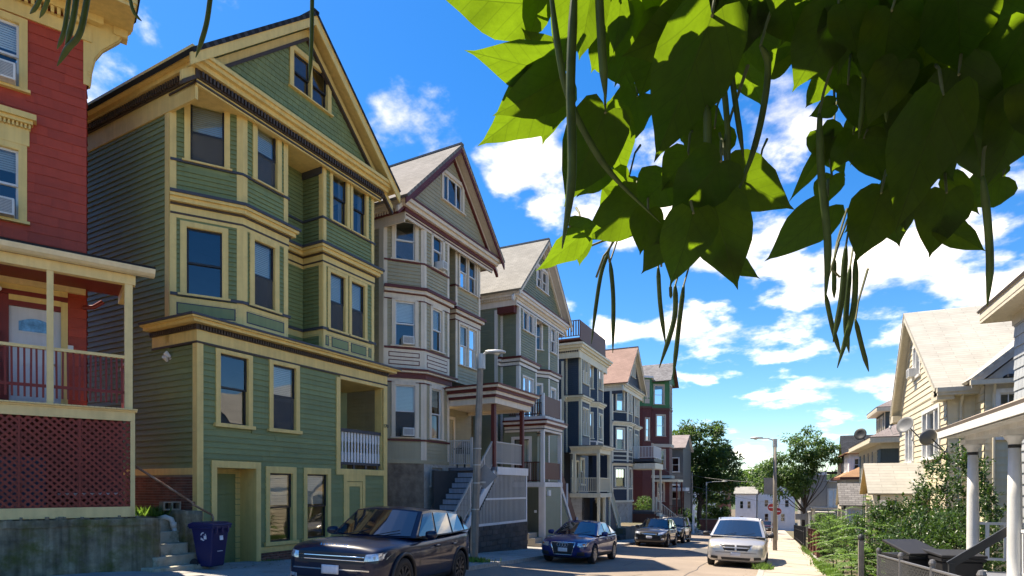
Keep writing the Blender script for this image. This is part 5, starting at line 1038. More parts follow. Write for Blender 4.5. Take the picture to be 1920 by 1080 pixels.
def yellow_house():
    zb=-1.6; h=frame_house('cream_house','cream shingled house with a steep pale roof and three-part front window',5.1,31.4,0,zb,'R')
    EZ,AZ,A=4.9,8.75,2.95; L0,R0=-.2,8.1
    F=Fc(h,(0,0),(8.0,0)); ws=[(4.75,7.1,2.75,4.4,.1),(1.55,2.95,2.75,4.05,.1)]
    w=wall(F,-1.6,4.9,ws,CRS,pitch=None); siding(F,w,0,8,-1.6,1.7,[(1.9,4.5,-1.6,1.5)],CRS,.22); siding(F,w,0,8,1.78,4.9,[(q[0]-.1,q[1]+.1,q[2]-.1,q[3]+.1) for q in ws],CRS,.22)
    trim(F,0,8.02,1.62,1.8,.10,CRS,'flared_skirt')
    def clip(z):
        if z>=AZ-.25: return None
        k=(AZ-.25-z)/(AZ-.25-EZ); return (A-(A-.1)*k,A+(7.9-A)*k)
    g=[(3.0,4.1,6.05,7.25,.1)]; gw=wall(F,4.9,AZ-.25,g,CRS,pitch=.22,clip=clip,name='gable_wall'); window(F,*g[0][:4],WC,WS,cw=.11,double=.06,sill=.08,lights=(2,2))
    ww=window(F,*ws[0][:4],WC,WS,cw=.12,sill=.10,double=False,sashes=1,dep=.07); 
    for x in (5.35,6.45): trim(F,x-.06,x+.06,2.75,4.4,.05,WC,'mullion',d0=-.06)
    trim(F,4.75,5.29,3.55,3.60,.0,WS,'meeting_rail',d0=-.06); trim(F,6.51,7.1,3.55,3.60,.0,WS,'meeting_rail',d0=-.06)
    window(F,*ws[1][:4],WC,WS,cw=.11,sill=.08,double=.08,dep=.07)
    WHC=CURT; F.mb(MB().prism([(5.75,4.35),(6.0,4.35),(5.95,2.8),(5.45,2.8)],'y',.16,.17).prism([(6.35,4.35),(6.1,4.35),(6.15,2.8),(6.4,2.8)],'y',.16,.17),'curtain',BLIND)
    # raking fascia and roof
    for a,b in ((L0,A),(R0+.15,A)):
        for o0,o1,y0,y1,m_ in ((.02,.34,-.36,-.30,CRT),(.34,.42,-.06,.0,CRT)):
            MB().prism([(a,EZ-o0-zb),(b,AZ-o0-zb),(b,AZ-o1-zb),(a,EZ-o1-zb)],'y',y0,y1).build('rake_board',m_,h)
        slope(h,'roof',(a,-.38,EZ),(a,9,EZ),(b,9,AZ),(b,-.38,AZ),PALER,.10,CRT)
    hbox(h,'eave_return',-.3,.5,-.36,.1,4.55,4.85,CRT); hbox(h,'eave_return',7.6,8.4,-.36,.1,4.5,4.82,CRT)
    hbox(h,'missing_shingles',3.9,5.4,2,2,5,5,BLK) if 0 else None
    # side towards the camera with a wing
    S=Fc(h,(8.0,0),(8.0,.75)); w=wall(S,-1.6,4.9,[],CRS,pitch=.22); hbox(h,'eave_soffit',7.95,8.5,-.36,1.2,4.62,4.72,CRT); hbox(h,'gutter',8.42,8.55,-.38,1.3,4.72,4.86,CRT)
    MB().tube([(8.42,.35,4.75-zb),(8.2,.35,4.5-zb),(8.08,.35,4.3-zb),(8.08,.35,-1.2-zb)],.045,8).build('downpipe',CRT,h)
    # cross wing with gable towards camera: spans y(depth) .75..5.6 at x=8.9
    G=Fc(h,(8.9,.75),(8.9,5.6)); wn=[(.35,1.35,3.2,4.55,.1)]; w=wall(G,-1.6,5.0,wn,CRS,pitch=.22); window(G,*wn[0][:4],WC,WS,cw=.12,double=.07,lights=(2,2)); wall(Fc(h,(8.0,.75),(8.9,.75)),-1.6,5.0,[],CRS,pitch=.22); trim(G,2.2,3.0,3.4,4.5,.02,LIL,'shuttered_window')
    gc=3.2; 
    for s,e in ((-1,.35),(1,6.0)):
        slope(h,'wing_roof',(9.25,e,5.0),(4.5,e,5.0),(4.5,gc,7.45),(9.25,gc,7.45),PALER,.10,CRT)
        MB().prism([(e,5.0-zb-.02),(gc,7.43-zb),(gc,7.13-zb),(e,4.7-zb)],'x',9.15,9.22).build('rake_board',paint('grey_fascia',(.33,.32,.30)),h)
    MB().prism([(.8,5.0-zb),(5.6,5.0-zb),(gc,7.1-zb)],'x',8.88,8.92).build('wing_gable',GRS,h); hbox(h,'pent_roof',8.85,9.35,1.2,5.6,4.96,5.04,SLATE_ROOF); hbox(h,'wing_gutter',9.2,9.33,.3,3.2,4.78,4.92,CRT)
    for y in (.95,2.15): MB().tube([(9.15,y,4.8-zb),(9.0,y,4.5-zb),(8.97,y,-1.0-zb)],.04,8).build('downpipe',CRT,h)
    wall(Fc(h,(8.9,5.6),(8.9,9)),-1.6,5,[],CRS,pitch=.22); wall(Fc(h,(0,9),(0,0)),-1.6,4.9,[],CRS,pitch=None); wall(Fc(h,(9,9),(0,9)),-1.6,4.9,[],CRS,pitch=None); hbox(h,'partition',.3,8.6,3,3.1,-1.4,4.8,ROOM)
    # entry hood
    px0,px1,py=3.15,5.75,-1.95; pc=(px0+px1)/2
    for e in (px0,px1): slope(h,'hood_roof',(e,py,1.45),(e,0,1.45),(pc,0,2.62),(pc,py,2.62),PALER,.08,paint('ochre_soffit',(.55,.38,.16)))
    MB().prism([(px0+.1,1.4-zb),(px1-.1,1.4-zb),(pc,2.5-zb)],'y',py+.3,py+.36).build('hood_gable',paint('ochre_soffit',(.55,.38,.16)),h); hbox(h,'hood_beam',px0+.1,px1-.1,py+.2,py+.4,1.2,1.42,CRT); hbox(h,'hood_beam',px1-.3,px1-.1,py+.3,0,1.2,1.42,CRT); hbox(h,'hood_beam',px0+.1,px0+.3,py+.3,0,1.2,1.42,CRT)
    for x in (px0+.2,px1-.2):
        for y in (py+.3,-.9): hbox(h,'hood_post',x-.09,x+.09,y-.09,y+.09,-1.6,1.25,CRT)
    hbox(h,'front_door',pc-.5,pc+.5,-.04,.02,-.9,1.1,DKB)
    # dishes on brackets
    for i,(lx,ly,lz,rz,lab) in enumerate(((7.9,-1.1,3.75,R(60),'grey satellite dish on a long arm at the cream house corner'),(8.15,-.5,3.3,R(150),'satellite dish seen edge-on low on the cream house corner'))):
        t=thing('satellite_dish',lab,'satellite dish'); t.matrix_basis=h.matrix_basis@Matrix.Translation((lx,ly,lz-zb))
        DG=mat('dish_grey',(.13,.135,.14),rough=.5); 
        prof=[(0.01,.0),(.12,.012),(.24,.045),(.33,.085),(.335,.075),(.24,.035),(.01,-.012)]
        d=MB().lathe(prof,n=24).build('dish',DG,t,smooth=True); d.rotation_euler=(R(75),0,R(35 if i==0 else -55)); d.scale=(1,.85,1)
        MB().tube([(0,.06,-.05),(.1,.35,-.45),(.1,-ly-.02,-.95)],.02,8).build('mast',DG if i==0 else BLK,t); MB().tube([(0,0,-.2),(-.25,-.35,-.28),(-.45,-.40,-.05)],.012,6).build('feed_arm',DG,t); MB().lathe([(.03,0),(.045,.03),(.035,.10)],n=10).build('feed_horn',WC,t,(-.45,-.40,-.05))
    t=None
    ac_unit(F,3.3,6.06,.5,.34,'white air conditioner in the attic window of the cream house',out=.3)
    return h
yellow_house()
SGR=paint('slate_green_shingle',(.055,.075,.078)); MAUVE=shingle_mat('mauve_roof',(.25,.215,.21),.3,.13,.12,.7)
def cupola_house():
    zb=-2.4; h=frame_house('slate_green_house','dark slate green house with deep cream eaves and a hipped dormer',5.0,44.6,0,zb,'R')
    F=Fc(h,(0,0),(8.6,0)); ws=[(1.2,2.0,1.9,3.6,.1),(3.0,3.8,1.9,3.6,.1),(4.6,5.4,1.9,3.6,.1),(6.2,7.4,1.9,3.6,.1)]; wall(F,-2.4,4.0,ws,SGR,pitch=.2)
    for q in ws: window(F,*q[:4],CRT,WS,cw=.12,double=.06 if q[0]>6 else False)
    S=Fc(h,(8.6,0),(8.6,4)); wall(S,-2.4,4.0,[(.9,1.7,2.0,3.6,.1)],SGR,pitch=.2); window(S,.9,1.7,2.0,3.6,CRT,WS,cw=.12); wall(Fc(h,(8.6,4),(8.6,9)),-2.4,4,[],SGR,pitch=None); wall(Fc(h,(0,9),(0,0)),-2.4,4,[],SGR,pitch=None); wall(Fc(h,(8.6,9),(0,9)),-2.4,4,[],SGR,pitch=None)
    solid(h,'soffit',[(-.6,9.6),(-.6,-.6),(9.2,-.6),(9.2,9.6)],3.98,4.08,CRT); band(h,[(-.5,9),(-.5,-.5),(9.1,-.5),(9.1,9)],4.05,4.28,.07,CRT,'gutter'); band(h,[(0,9),(0,0),(8.6,0),(8.6,9)],3.7,4.0,.05,CRT,'frieze')
    for e0,e1,t1,t0 in (((-.6,-.6),(9.2,-.6),(5.3,4.5),(3.3,4.5)),((-.6,9.6),(-.6,-.6),(3.3,4.5),(3.3,4.501)),((9.2,-.6),(9.2,9.6),(5.3,4.501),(5.3,4.5)),((9.2,9.6),(-.6,9.6),(3.3,4.501),(5.3,4.501))): slope(h,'roof',(*e0,4.29),(*e1,4.29),(*t1,7.0),(*t0,7.0),MAUVE,.06,CRT)
    d0,d1=3.4,6.4; D=Fc(h,(d0,.5),(d1,.5)); wall(D,4.2,5.95,[(.5,1.1,4.7,5.6,.1),(1.7,2.4,4.7,5.6,.1)],SGR,pitch=.2); window(D,.5,1.1,4.7,5.6,CRT,WS,cw=.1); window(D,1.7,2.4,4.7,5.6,CRT,WS,cw=.1); wall(Fc(h,(d1,.5),(d1,4)),4.2,5.95,[],SGR,pitch=.2); wall(Fc(h,(d0,4),(d0,.5)),4.2,5.95,[],SGR,pitch=None); cornerboards(D,4.3,5.95,CRT)
    solid(h,'dormer_soffit',[(d0-.45,4),(d0-.45,.05),(d1+.45,.05),(d1+.45,4)],5.85,5.95,CRT); band(h,[(d0-.4,4),(d0-.4,.1),(d1+.4,.1),(d1+.4,4)],5.92,6.08,.06,CRT,'gutter')
    c=(d0+d1)/2
    for e0,e1,t1,t0 in (((d0-.48,.02),(d1+.48,.02),(c+.2,2.6),(c-.2,2.6)),((d1+.48,.02),(d1+.48,5),(c+.2,5),(c+.2,2.6)),((d0-.48,5),(d0-.48,.02),(c-.2,2.6),(c-.2,5))): slope(h,'dormer_roof',(*e0,6.09),(*e1,6.09),(*t1,7.5),(*t0,7.5),MAUVE,.05,CRT)
    MB().tube([(9.0,1.4,4.1-zb),(8.75,1.4,3.7-zb),(8.7,1.4,-2-zb)],.05,8).build('downpipe',CRT,h); hbox(h,'partition',.3,8.3,3,3.1,-2,3.9,ROOM)
    # shingled entry hood
    px0,px1,py=7.4,9.6,-2.0; pc=(px0+px1)/2
    for e in (px0,px1): slope(h,'hood_roof',(e,py,.75),(e,.2,.75),(pc,.2,1.9),(pc,py,1.9),shingle_mat('weathered_grey_roof',(.22,.21,.205)),.08,CRT)
    MB().prism([(px0+.1,.75-zb),(px1-.1,.75-zb),(pc,1.8-zb)],'y',py+.2,py+.25).build('hood_gable',CRT,h); hbox(h,'hood_beam',px0+.05,px1-.05,py+.1,py+.3,.55,.75,CRT); hbox(h,'hood_beam',px1-.25,px1-.05,py+.2,.2,.55,.75,CRT)
    for x in (px0+.15,px1-.15): hbox(h,'hood_post',x-.1,x+.1,py+.1,py+.3,-2.4,.6,CRT)
    lt=hbox(h,'lattice',px1-.14,px1-.1,py+.3,-.1,-.1,-.05,CRT)
    me=MB().box(-.015,.015,-.02,.02,0,.6).mesh('lattice_slat',CRT)
    for i in range(9): inst(me,'lattice_slat',lt,(px1-.12,py+.4+i*.18,-.05-zb))
    t=thing('satellite_dish','black satellite dish standing on the eave of the slate green house','satellite dish'); t.matrix_basis=h.matrix_basis@Matrix.Translation((3.2,-.3,4.9-zb)); d=MB().lathe([(0.01,.0),(.2,.03),(.36,.09),(.365,.08),(.2,.015),(.01,-.012)],n=22).build('dish',BLK,t,smooth=True); d.rotation_euler=(R(80),0,R(60)); MB().tube([(0,.05,0),(.05,.2,-.35),(.05,.25,-.6)],.025,8).build('mast',BLK,t); MB().tube([(0,-.03,-.2),(-.3,-.3,-.15)],.012,6).build('feed_arm',BLK,t)
    return h
cupola_house()
ORR=shingle_mat('orange_roof',(.34,.20,.115),.3,.13,.1,.8); LGS=paint('pale_grey_siding',(.48,.48,.50)); BRW=paint('brown_shingle_wall',(.22,.09,.06))
def orange_house():
    zb=-3.3; h=frame_house('orange_roof_house','pale grey house with orange hipped roofs and a white windowed dormer',5.0,60.5,0,zb,'R')
    F=Fc(h,(0,0),(8,0)); ws=[(1.0,1.8,0,1.7,.1),(5.6,6.5,-.1,1.8,.1)]; wall(F,-3.3,2.5,ws,LGS,pitch=.2); [window(F,*q[:4],WT,WS,cw=.12) for q in ws]
    S=Fc(h,(8,0),(8,8)); ws=[(.5,1.3,.1,1.9,.1),(2.6,3.4,.1,1.9,.1)]; wall(S,-3.3,2.5,ws,LGS,pitch=.2); [window(S,*q[:4],WT,WS,cw=.12) for q in ws]; wall(Fc(h,(0,8),(0,0)),-3.3,2.5,[],LGS,pitch=None); wall(Fc(h,(8,8),(0,8)),-3.3,2.5,[],LGS,pitch=None)
    for e0,e1,t1,t0 in (((-.5,-.5),(8.5,-.5),(5.5,4),(2.5,4)),((8.5,-.5),(8.5,8.5),(5.5,4.01),(5.5,4)),((-.5,8.5),(-.5,-.5),(2.5,4),(2.5,4.01))): slope(h,'roof',(*e0,2.5),(*e1,2.5),(*t1,5.0),(*t0,5.0),ORR,.08,DKB)
    band(h,[(-.45,8),(-.45,-.45),(8.45,-.45),(8.45,8)],2.3,2.5,.05,DKB,'gutter')
    D=Fc(h,(2.6,.3),(6.6,.3)); q=[(1.0,1.5,3.0,4.0,.06),(1.7,2.3,3.0,4.0,.06),(2.5,3.0,3.0,4.0,.06)]; wall(D,2.4,4.4,q,WT,pitch=None); [window(D,*k[:4],WT,WS,cw=.07) for k in q]; S2=Fc(h,(6.6,.3),(6.6,4)); k=(.35,1.1,3.0,4.0,.06); wall(S2,2.4,4.4,[k],WT,pitch=.2); window(S2,*k[:4],WT,WS,cw=.09,double=.05)
    for e0,e1,t1,t0 in (((2.1,-.1),(7.1,-.1),(5,3.4),(4.2,3.4)),((7.1,-.1),(7.1,6),(5,6),(5,3.4)),((2.1,6),(2.1,-.1),(4.2,3.4),(4.2,6))): slope(h,'dormer_roof',(*e0,4.4),(*e1,4.4),(*t1,5.6),(*t0,5.6),ORR,.08,DKB)
    # brown gable with grey roof behind
    slope(h,'rear_roof',(-2.2,.2,3.0),(-2.2,8,3.0),(.6,8,6.3),(.6,.2,6.3),SLATE_ROOF,.1,WT); slope(h,'rear_roof',(3.4,.2,3.0),(3.4,8,3.0),(.6,8,6.3),(.6,.2,6.3),SLATE_ROOF,.1,WT); MB().prism([(-1.8,3.0-zb),(3.0,3.0-zb),(.6,5.9-zb)],'y',.4,.5).build('rear_gable',BRW,h); hbox(h,'rear_wall',-1.9,0,.4,6,-3.3,3.1,LGS)
    hbox(h,'partition',.3,7.7,3,3.1,-3,2.4,ROOM)
    # porch
    hbox(h,'porch_roof',-.3,3.2,-2.2,0,-.2,-.05,paint('old_tin',(.34,.32,.28))); [hbox(h,'porch_post',x-.1,x+.1,-2.1,-1.9,-3.3,-.2,CRT) for x in (-.1,1.5,3.0)]
    return h
orange_house()
def grey_block():
    zb=-4.2; h=frame_house('grey_side_house','plain grey house wall with a flat roof behind the street tree','2'and 2.3,79,0,zb,'R') if 0 else frame_house('grey_flat_house','plain grey clapboard house with a flat white-edged roof behind the street tree',2.4,79,0,zb,'R')
    G2=paint('mid_grey_siding',(.24,.235,.225)); F=Fc(h,(0,0),(9.5,0)); ws=[(1,1.7,.6,2.2,.1),(6,6.7,.6,2.2,.1)]; wall(F,-4.2,3.1,ws,G2,pitch=.22); [window(F,*q[:4],WT,WS,cw=.1) for q in ws]
    S=Fc(h,(9.5,0),(9.5,2.4)); wall(S,-4.2,3.1,[],G2,pitch=.22); band(h,[(0,0),(9.5,0),(9.5,2.4)],3.0,3.3,.15,WT,'roof_edge')
    S=Fc(h,(9.0,2.4),(9.0,7)); q=[(.2,1.2,-.6,1.5,.08),(2.0,2.6,-.8,1.2,.08)]; wall(S,-4.2,2.4,q,paint('warm_grey_siding',(.36,.34,.30)),pitch=.22); window(S,*q[0][:4],WT,WS,cw=.1,double=.06); window(S,*q[1][:4],WT,WS,cw=.1); solid(h,'roof',[(-.1,7),(-.1,-.1),(9.6,-.1),(9.6,2.4),(9.1,2.4),(9.1,7)],3.28,3.36,SLATE_ROOF); hbox(h,'flat_roof_edge',8.9,9.3,2.4,7,2.3,2.5,WT)
    slope(h,'rear_roof',(8,4,3.3),(8,10,3.3),(4,10,5.4),(4,4,5.4),shingle_mat('mid_grey_roof',(.2,.195,.2)),.08); hbox(h,'chimney',6.2,6.9,5,5.7,4.0,5.6,DKB); hbox(h,'chimney',5.5,6,7.5,8,4.0,5.9,DKB)
    hbox(h,'partition',.2,9,6.9,7,-4,3,ROOM)
    # white entry porch
    hbox(h,'porch_roof',9.6,12.6,.6,3.0,-.9,-.75,paint('old_tin',(.34,.32,.28))); [hbox(h,'porch_post',x-.09,x+.09,.7,.88,-4.2,-.9,WT) for x in (9.8,11.2,12.4)]
grey_block()
# ------------------------------------------------------------------ vehicles
from mathutils.bvhtree import BVHTree
CARGL=mat('car_glass',(.012,.016,.02),rough=.02,var=0,spec=.9,coat=1); TYRE=mat('tyre_rubber',(.018,.018,.019),rough=.85); RIM=mat('alloy',(.42,.43,.45),rough=.3,metal=.9); RIMD=mat('dark_alloy',(.06,.06,.065),rough=.35,metal=.7); CHR=mat('chrome',(.75,.76,.78),rough=.08,metal=1,var=0); PLAS=mat('black_plastic',(.018,.018,.02),rough=.5); LAMPG=mat('lamp_lens',(.5,.52,.55),rough=.08,metal=.55,var=.5,nscale=14,coat=1); LAMPY=mat('aged_lamp_lens',(.5,.46,.36),rough=.2,metal=.3,var=.3,nscale=10,coat=1); PLATE=mat('licence_plate',(.6,.61,.65),rough=.4,var=.12,nscale=14); AMB=mat('amber_lens',(.55,.16,.02),rough=.15,coat=1)
def bake(o):
    dg=bpy.context.evaluated_depsgraph_get(); me=bpy.data.meshes.new_from_object(o.evaluated_get(dg)); o.modifiers.clear(); o.data=me; return o
def wheel(t,x,y,r,s,rim,n=10,w=.22):
    e=bpy.data.objects.new('wheel',MB().lathe([(r*.62,-w/2),(r*.9,-w/2),(r*.985,-w*.38),(r,-w*.15),(r,w*.15),(r*.985,w*.38),(r*.9,w/2),(r*.66,w/2),(r*.64,w*.3),(r*.62,-w/2)],n=32,axis='y').mesh('wheel',TYRE,True)); col.objects.link(e); e.parent=t; e.location=(x,y,r)
    rm=MB(); ys=s*w*.40
    rm.lathe([(r*.66,s*w*.5),(r*.67,s*w*.3),(r*.62,s*w*.25),(r*.60,s*w*.1)],n=32,axis='y') if 0 else None
    for i in range(28):
        a,b=2*math.pi*i/28,2*math.pi*(i+1)/28
        for r0,r1,y0,y1 in ((r*.68,r*.60,s*w*.49,s*w*.44),(r*.60,r*.585,s*w*.44,-s*w*.1)): rm.quad((r0*math.cos(a),y0,r0*math.sin(a)),(r0*math.cos(b),y0,r0*math.sin(b)),(r1*math.cos(b),y1,r1*math.sin(b)),(r1*math.cos(a),y1,r1*math.sin(a)))
    for i in range(n):
        a=2*math.pi*i/n; c,d=math.cos(a),math.sin(a); P=lambda rr,q,y:(rr*c-q*d,y,rr*d+q*c)
        w0,w1=r*.055,r*.10; rm.quad(P(r*.12,-w0,ys),P(r*.12,w0,ys),P(r*.62,w1*.8,ys+s*.012),P(r*.62,-w1*.8,ys+s*.012)); rm.quad(P(r*.12,-w0,ys),P(r*.62,-w1*.8,ys+s*.012),P(r*.62,-w1*.8,ys-s*.03),P(r*.12,-w0,ys-s*.03)); rm.quad(P(r*.12,w0,ys),P(r*.62,w1*.8,ys+s*.012),P(r*.62,w1*.8,ys-s*.03),P(r*.12,w0,ys-s*.03))
    rm.lathe([(r*.15,ys-s*.02),(r*.15,ys+s*.012),(r*.05,ys+s*.02)],n=16,axis='y'); rm.build('rim',rim,e)
    MB().lathe([(r*.6,0),(r*.6,.004)],n=24,axis='y').build('brake_disc',PLAS,e,(0,-s*.02,0)); return e
def car(name,label,X,Y,yaw,p,paintm,group=None):
    """p: dict of dimensions. local x forward, y left, z up"""
    M=gmat(X,Y,.006)@Matrix.Rotation(R(-90)+yaw,4,'Z'); t=thing(name,label,'car' if 'cat' not in p else p['cat'],group=group); t.matrix_basis=M
    L,W,H=p['L'],p['W'],p['H']; hw=W/2; S=p['st']   # stations: (x, width factor, z bottom, z shoulder, z centre)
    prof=[]
    rings=[]; vb=[]; fb=[]
    for (x,wf,zb_,zs,zc) in S:
        w=hw*wf; zm=zb_+(zs-zb_)*.5
        sec=[(0,zb_),(w*.80,zb_),(w*.955,zb_+.05),(w*.985,zb_+(zs-zb_)*.22),(w*1.0,zm),(w*.985,zs-.10),(w*.955,zs-.02),(w*.90,zs+.012),(w*.6,zs+(zc-zs)*.72),(w*.3,zs+(zc-zs)*.95),(0,zc)]
        full=[(y,z) for y,z in sec]+[(-y,z) for y,z in sec[-2:0:-1]]
        rings.append(len(vb)); vb+=[(x,y,z) for y,z in full]
    n=len(full)
    for a,b in zip(rings,rings[1:]):
        for q in range(n): w_=(q+1)%n; fb.append((a+q,a+w_,b+w_,b+q))
    fb.append(tuple(rings[0]+q for q in range(n))); fb.append(tuple(rings[-1]+q for q in range(n-1,-1,-1)))
    me=bpy.data.meshes.new('body'); me.from_pydata(vb,[],fb); bm=bmesh.new(); bm.from_mesh(me); bmesh.ops.recalc_face_normals(bm,faces=bm.faces); bm.to_mesh(me); bm.free()
    body=bpy.data.objects.new('body',me); col.objects.link(body)
    m=body.modifiers.new('s','SUBSURF'); m.levels=2; m.render_levels=2
    r=p['wr']; cut=MB()
    for ax in p['ax']:
        for s in (-1,1): cut.lathe([(r*1.13,s*hw*.62),(r*1.13,s*(hw+.2))],(ax,0,r+.01),28,'y')
    c=bpy.data.objects.new('cut',cut.mesh('cut')); col.objects.link(c)
    m=body.modifiers.new('b','BOOLEAN'); m.object=c; m.operation='DIFFERENCE'; m.solver='EXACT'
    bake(body); bpy.data.objects.remove(c); body.data.materials.clear(); body.data.materials.append(paintm)
    for f in body.data.polygons: f.use_smooth=True; f.material_index=0
    try:
        body.data.set_sharp_from_angle(angle=R(38))
    except Exception: pass
    body.parent=t
    bvh=BVHTree.FromPolygons([v.co.copy() for v in body.data.vertices],[tuple(f.vertices) for f in body.data.polygons])
    MB().box(p['ax'][1]-.5,p['ax'][0]+.5,-hw*.6,hw*.6,r*.5,r*1.7).build('chassis',PLAS,t)
    for ax in p['ax']:
        for s in (-1,1):
            wheel(t,ax,s*(hw-.115),r,s,p.get('rim',RIM),p.get('spokes',10))
            if p.get('archm'):
                pts=[(ax+r*1.15*math.cos(R(a)),s*(hw*p.get('archw',.985)),r+.01+r*1.15*math.sin(R(a))) for a in range(-12,193,12)]; MB().tube(pts,.035,6).build('wheel_arch_trim',p['archm'],t,smooth=True)
    # conforming patches
    def patch(kind,q,m_,nm,off=.006,nx=8,nz=4,parent=None,thick=False):
        mb=MB(); ok=True
        for j in range(nz+1):
            for i in range(nx+1):
                a,b=i/nx,j/nz; u=(1-a)*(1-b)*q[0][0]+a*(1-b)*q[1][0]+a*b*q[2][0]+(1-a)*b*q[3][0]; v=(1-a)*(1-b)*q[0][1]+a*(1-b)*q[1][1]+a*b*q[2][1]+(1-a)*b*q[3][1]
                if kind=='front': o,d=Vector((L,u,v)),Vector((-1,0,0))
                elif kind=='rear': o,d=Vector((-L,u,v)),Vector((1,0,0))
                elif kind=='left': o,d=Vector((u,W*2,v)),Vector((0,-1,0))
                elif kind=='right': o,d=Vector((u,-W*2,v)),Vector((0,1,0))
                elif kind=='top': o,d=Vector((u,v,3)),Vector((0,0,-1))
                h=bvh.ray_cast(o,d)
                if h[0] is None: h=(o+d*L,d*-1)
                mb.v.append(tuple(h[0]-d*off))
        for j in range(nz):
            for i in range(nx): a=j*(nx+1)+i; mb.f.append((a,a+1,a+nx+2,a+nx+1))
        o=mb.build(nm,m_,parent or t,smooth=True)
        if thick: s_=o.modifiers.new('t','SOLIDIFY'); s_.thickness=off*1.4; s_.offset=-1
        return o
    # greenhouse
    g=p['gh']  # list of (x_belt, w_belt, z_belt, x_roof, w_roof, z_roof)
    mb=MB(); B=[(a[0],a[1]*hw,a[2]) for a in g]; Rf=[(a[3],a[4]*hw,a[5]) for a in g]; nst=len(g)
    def mir(q): return (q[0],-q[1],q[2])
    for i in range(nst-1):
        for f in (lambda q:q,mir): mb.quad(f(B[i]),f(B[i+1]),f(Rf[i+1]),f(Rf[i]))
        nn=6; cr=.045
        for k in range(nn):
            ya=lambda q,tq:(q[0],q[1]*(1-2*tq),q[2]+cr*4*tq*(1-tq)); mb.quad(ya(Rf[i],k/nn),ya(Rf[i+1],k/nn),ya(Rf[i+1],(k+1)/nn),ya(Rf[i],(k+1)/nn))
    bow=p.get('bow',.10)
    def front_(k,tq): # windshield curved grid row
        q=B[0] if k==0 else Rf[0]; return (q[0]+bow*(1-(2*tq-1)**2),q[1]*(1-2*tq),q[2]+(.045*4*tq*(1-tq) if k else 0))
    nn=8
    for k in range(nn): mb.quad(front_(0,k/nn),front_(0,(k+1)/nn),front_(1,(k+1)/nn),front_(1,k/nn))
    def rear_(k,tq):
        q=B[-1] if k==0 else Rf[-1]; return (q[0]-.08*(1-(2*tq-1)**2),q[1]*(1-2*tq),q[2]+(.045*4*tq*(1-tq) if k else 0))
    for k in range(nn): mb.quad(rear_(0,k/nn),rear_(0,(k+1)/nn),rear_(1,(k+1)/nn),rear_(1,k/nn))
    rm=p.get('roofm',paintm); cab=mb.build('cabin',rm,t)
    for f in cab.data.polygons: f.use_smooth=True
    try: cab.data.set_sharp_from_angle(angle=R(25))
    except Exception: pass
    # glass: windshield, rear, sides
    def lerp(a,b,k): return tuple(a[i]+(b[i]-a[i])*k for i in range(3))
    ws=MB(); e=.05
    for k in range(nn):
        t0,t1=e+(1-2*e)*k/nn,e+(1-2*e)*(k+1)/nn; a,b,c_,d=front_(0,t0),front_(0,t1),front_(1,t1),front_(1,t0); o=(.012,0,.010); A=[lerp(a,d,.04),lerp(b,c_,.04),lerp(b,c_,.93),lerp(a,d,.93)]; ws.quad(*[tuple(q[i]+o[i] for i in range(3)) for q in A])
    wso=ws.build('windscreen',CARGL,t,smooth=True)
    rw=MB()
    for k in range(nn):
        t0,t1=e+(1-2*e)*k/nn,e+(1-2*e)*(k+1)/nn; a,b,c_,d=rear_(0,t0),rear_(0,t1),rear_(1,t1),rear_(1,t0); A=[lerp(a,d,.1),lerp(b,c_,.1),lerp(b,c_,.92),lerp(a,d,.92)]; rw.quad(*[(q[0]-.012,q[1],q[2]+.008) for q in A])
    rw.build('rear_window',CARGL,t,smooth=True)
    for i in range(nst-1):
        for s in (1,-1):
            q=[lerp(B[i],B[i+1],.06 if i else .10),lerp(B[i],B[i+1],.94),lerp(Rf[i],Rf[i+1],.94),lerp(Rf[i],Rf[i+1],.06)]; q=[lerp(q[0],q[3],.05),lerp(q[1],q[2],.05),lerp(q[1],q[2],.90),lerp(q[0],q[3],.90)]
            MB().quad(*[(v[0],s*(v[1]+.010),v[2]+.004) for v in q]).build('side_window',CARGL,t)
    for s in (1,-1):   # black or chrome window trim
        MB().tube([(b[0],s*(b[1]+.008),b[2]+.01) for b in B],.012,6).build('belt_trim',p.get('trimm',PLAS),t)
    # wipers, mirrors
    for y in (.15,-.45): MB().bar((B[0][0]+.06+bow*.8,y,B[0][2]+.03),(B[0][0]-.12+bow*.9,y+.42,B[0][2]+.13),.015).build('wiper',PLAS,t)
    mx=g[0][0]-.28
    for s in (1,-1):
        mo=MB().lathe([(.005,-.11),(.07,-.10),(.095,-.03),(.10,.05),(.085,.10),(.01,.115)],n=14,axis='y').build('mirror',p.get('mirrm',paintm),t,(mx,s*(hw+.10),g[0][2]+.06),smooth=True); mo.scale=(.7,1,.85); MB().box(mx-.02,mx+.03,s*(hw*.9),s*(hw+.02),g[0][2]-.02,g[0][2]+.03).build('mirror_stalk',PLAS,t)
    # door seams + handles on both sides
    for s,kd in ((1,'left'),(-1,'right')):
        for x in p['seams']: patch(kd,[(x-.006,.32),(x+.006,.32),(x+.006,g[0][2]-.03),(x-.006,g[0][2]-.03)],PLAS,'door_seam',.003,1,8)
        for x in p['handles']: patch(kd,[(x-.11,p['hz']-.018),(x+.11,p['hz']-.018),(x+.11,p['hz']+.018),(x-.11,p['hz']+.018)],p.get('handm',paintm),'door_handle',.028,4,2,thick=True)
        patch(kd,[(p['ax'][1]+r*1.3,.24),(p['ax'][0]-r*1.3,.24),(p['ax'][0]-r*1.3,.36),(p['ax'][1]+r*1.3,.36)],p.get('sillm',PLAS),'sill',.008,8,2)
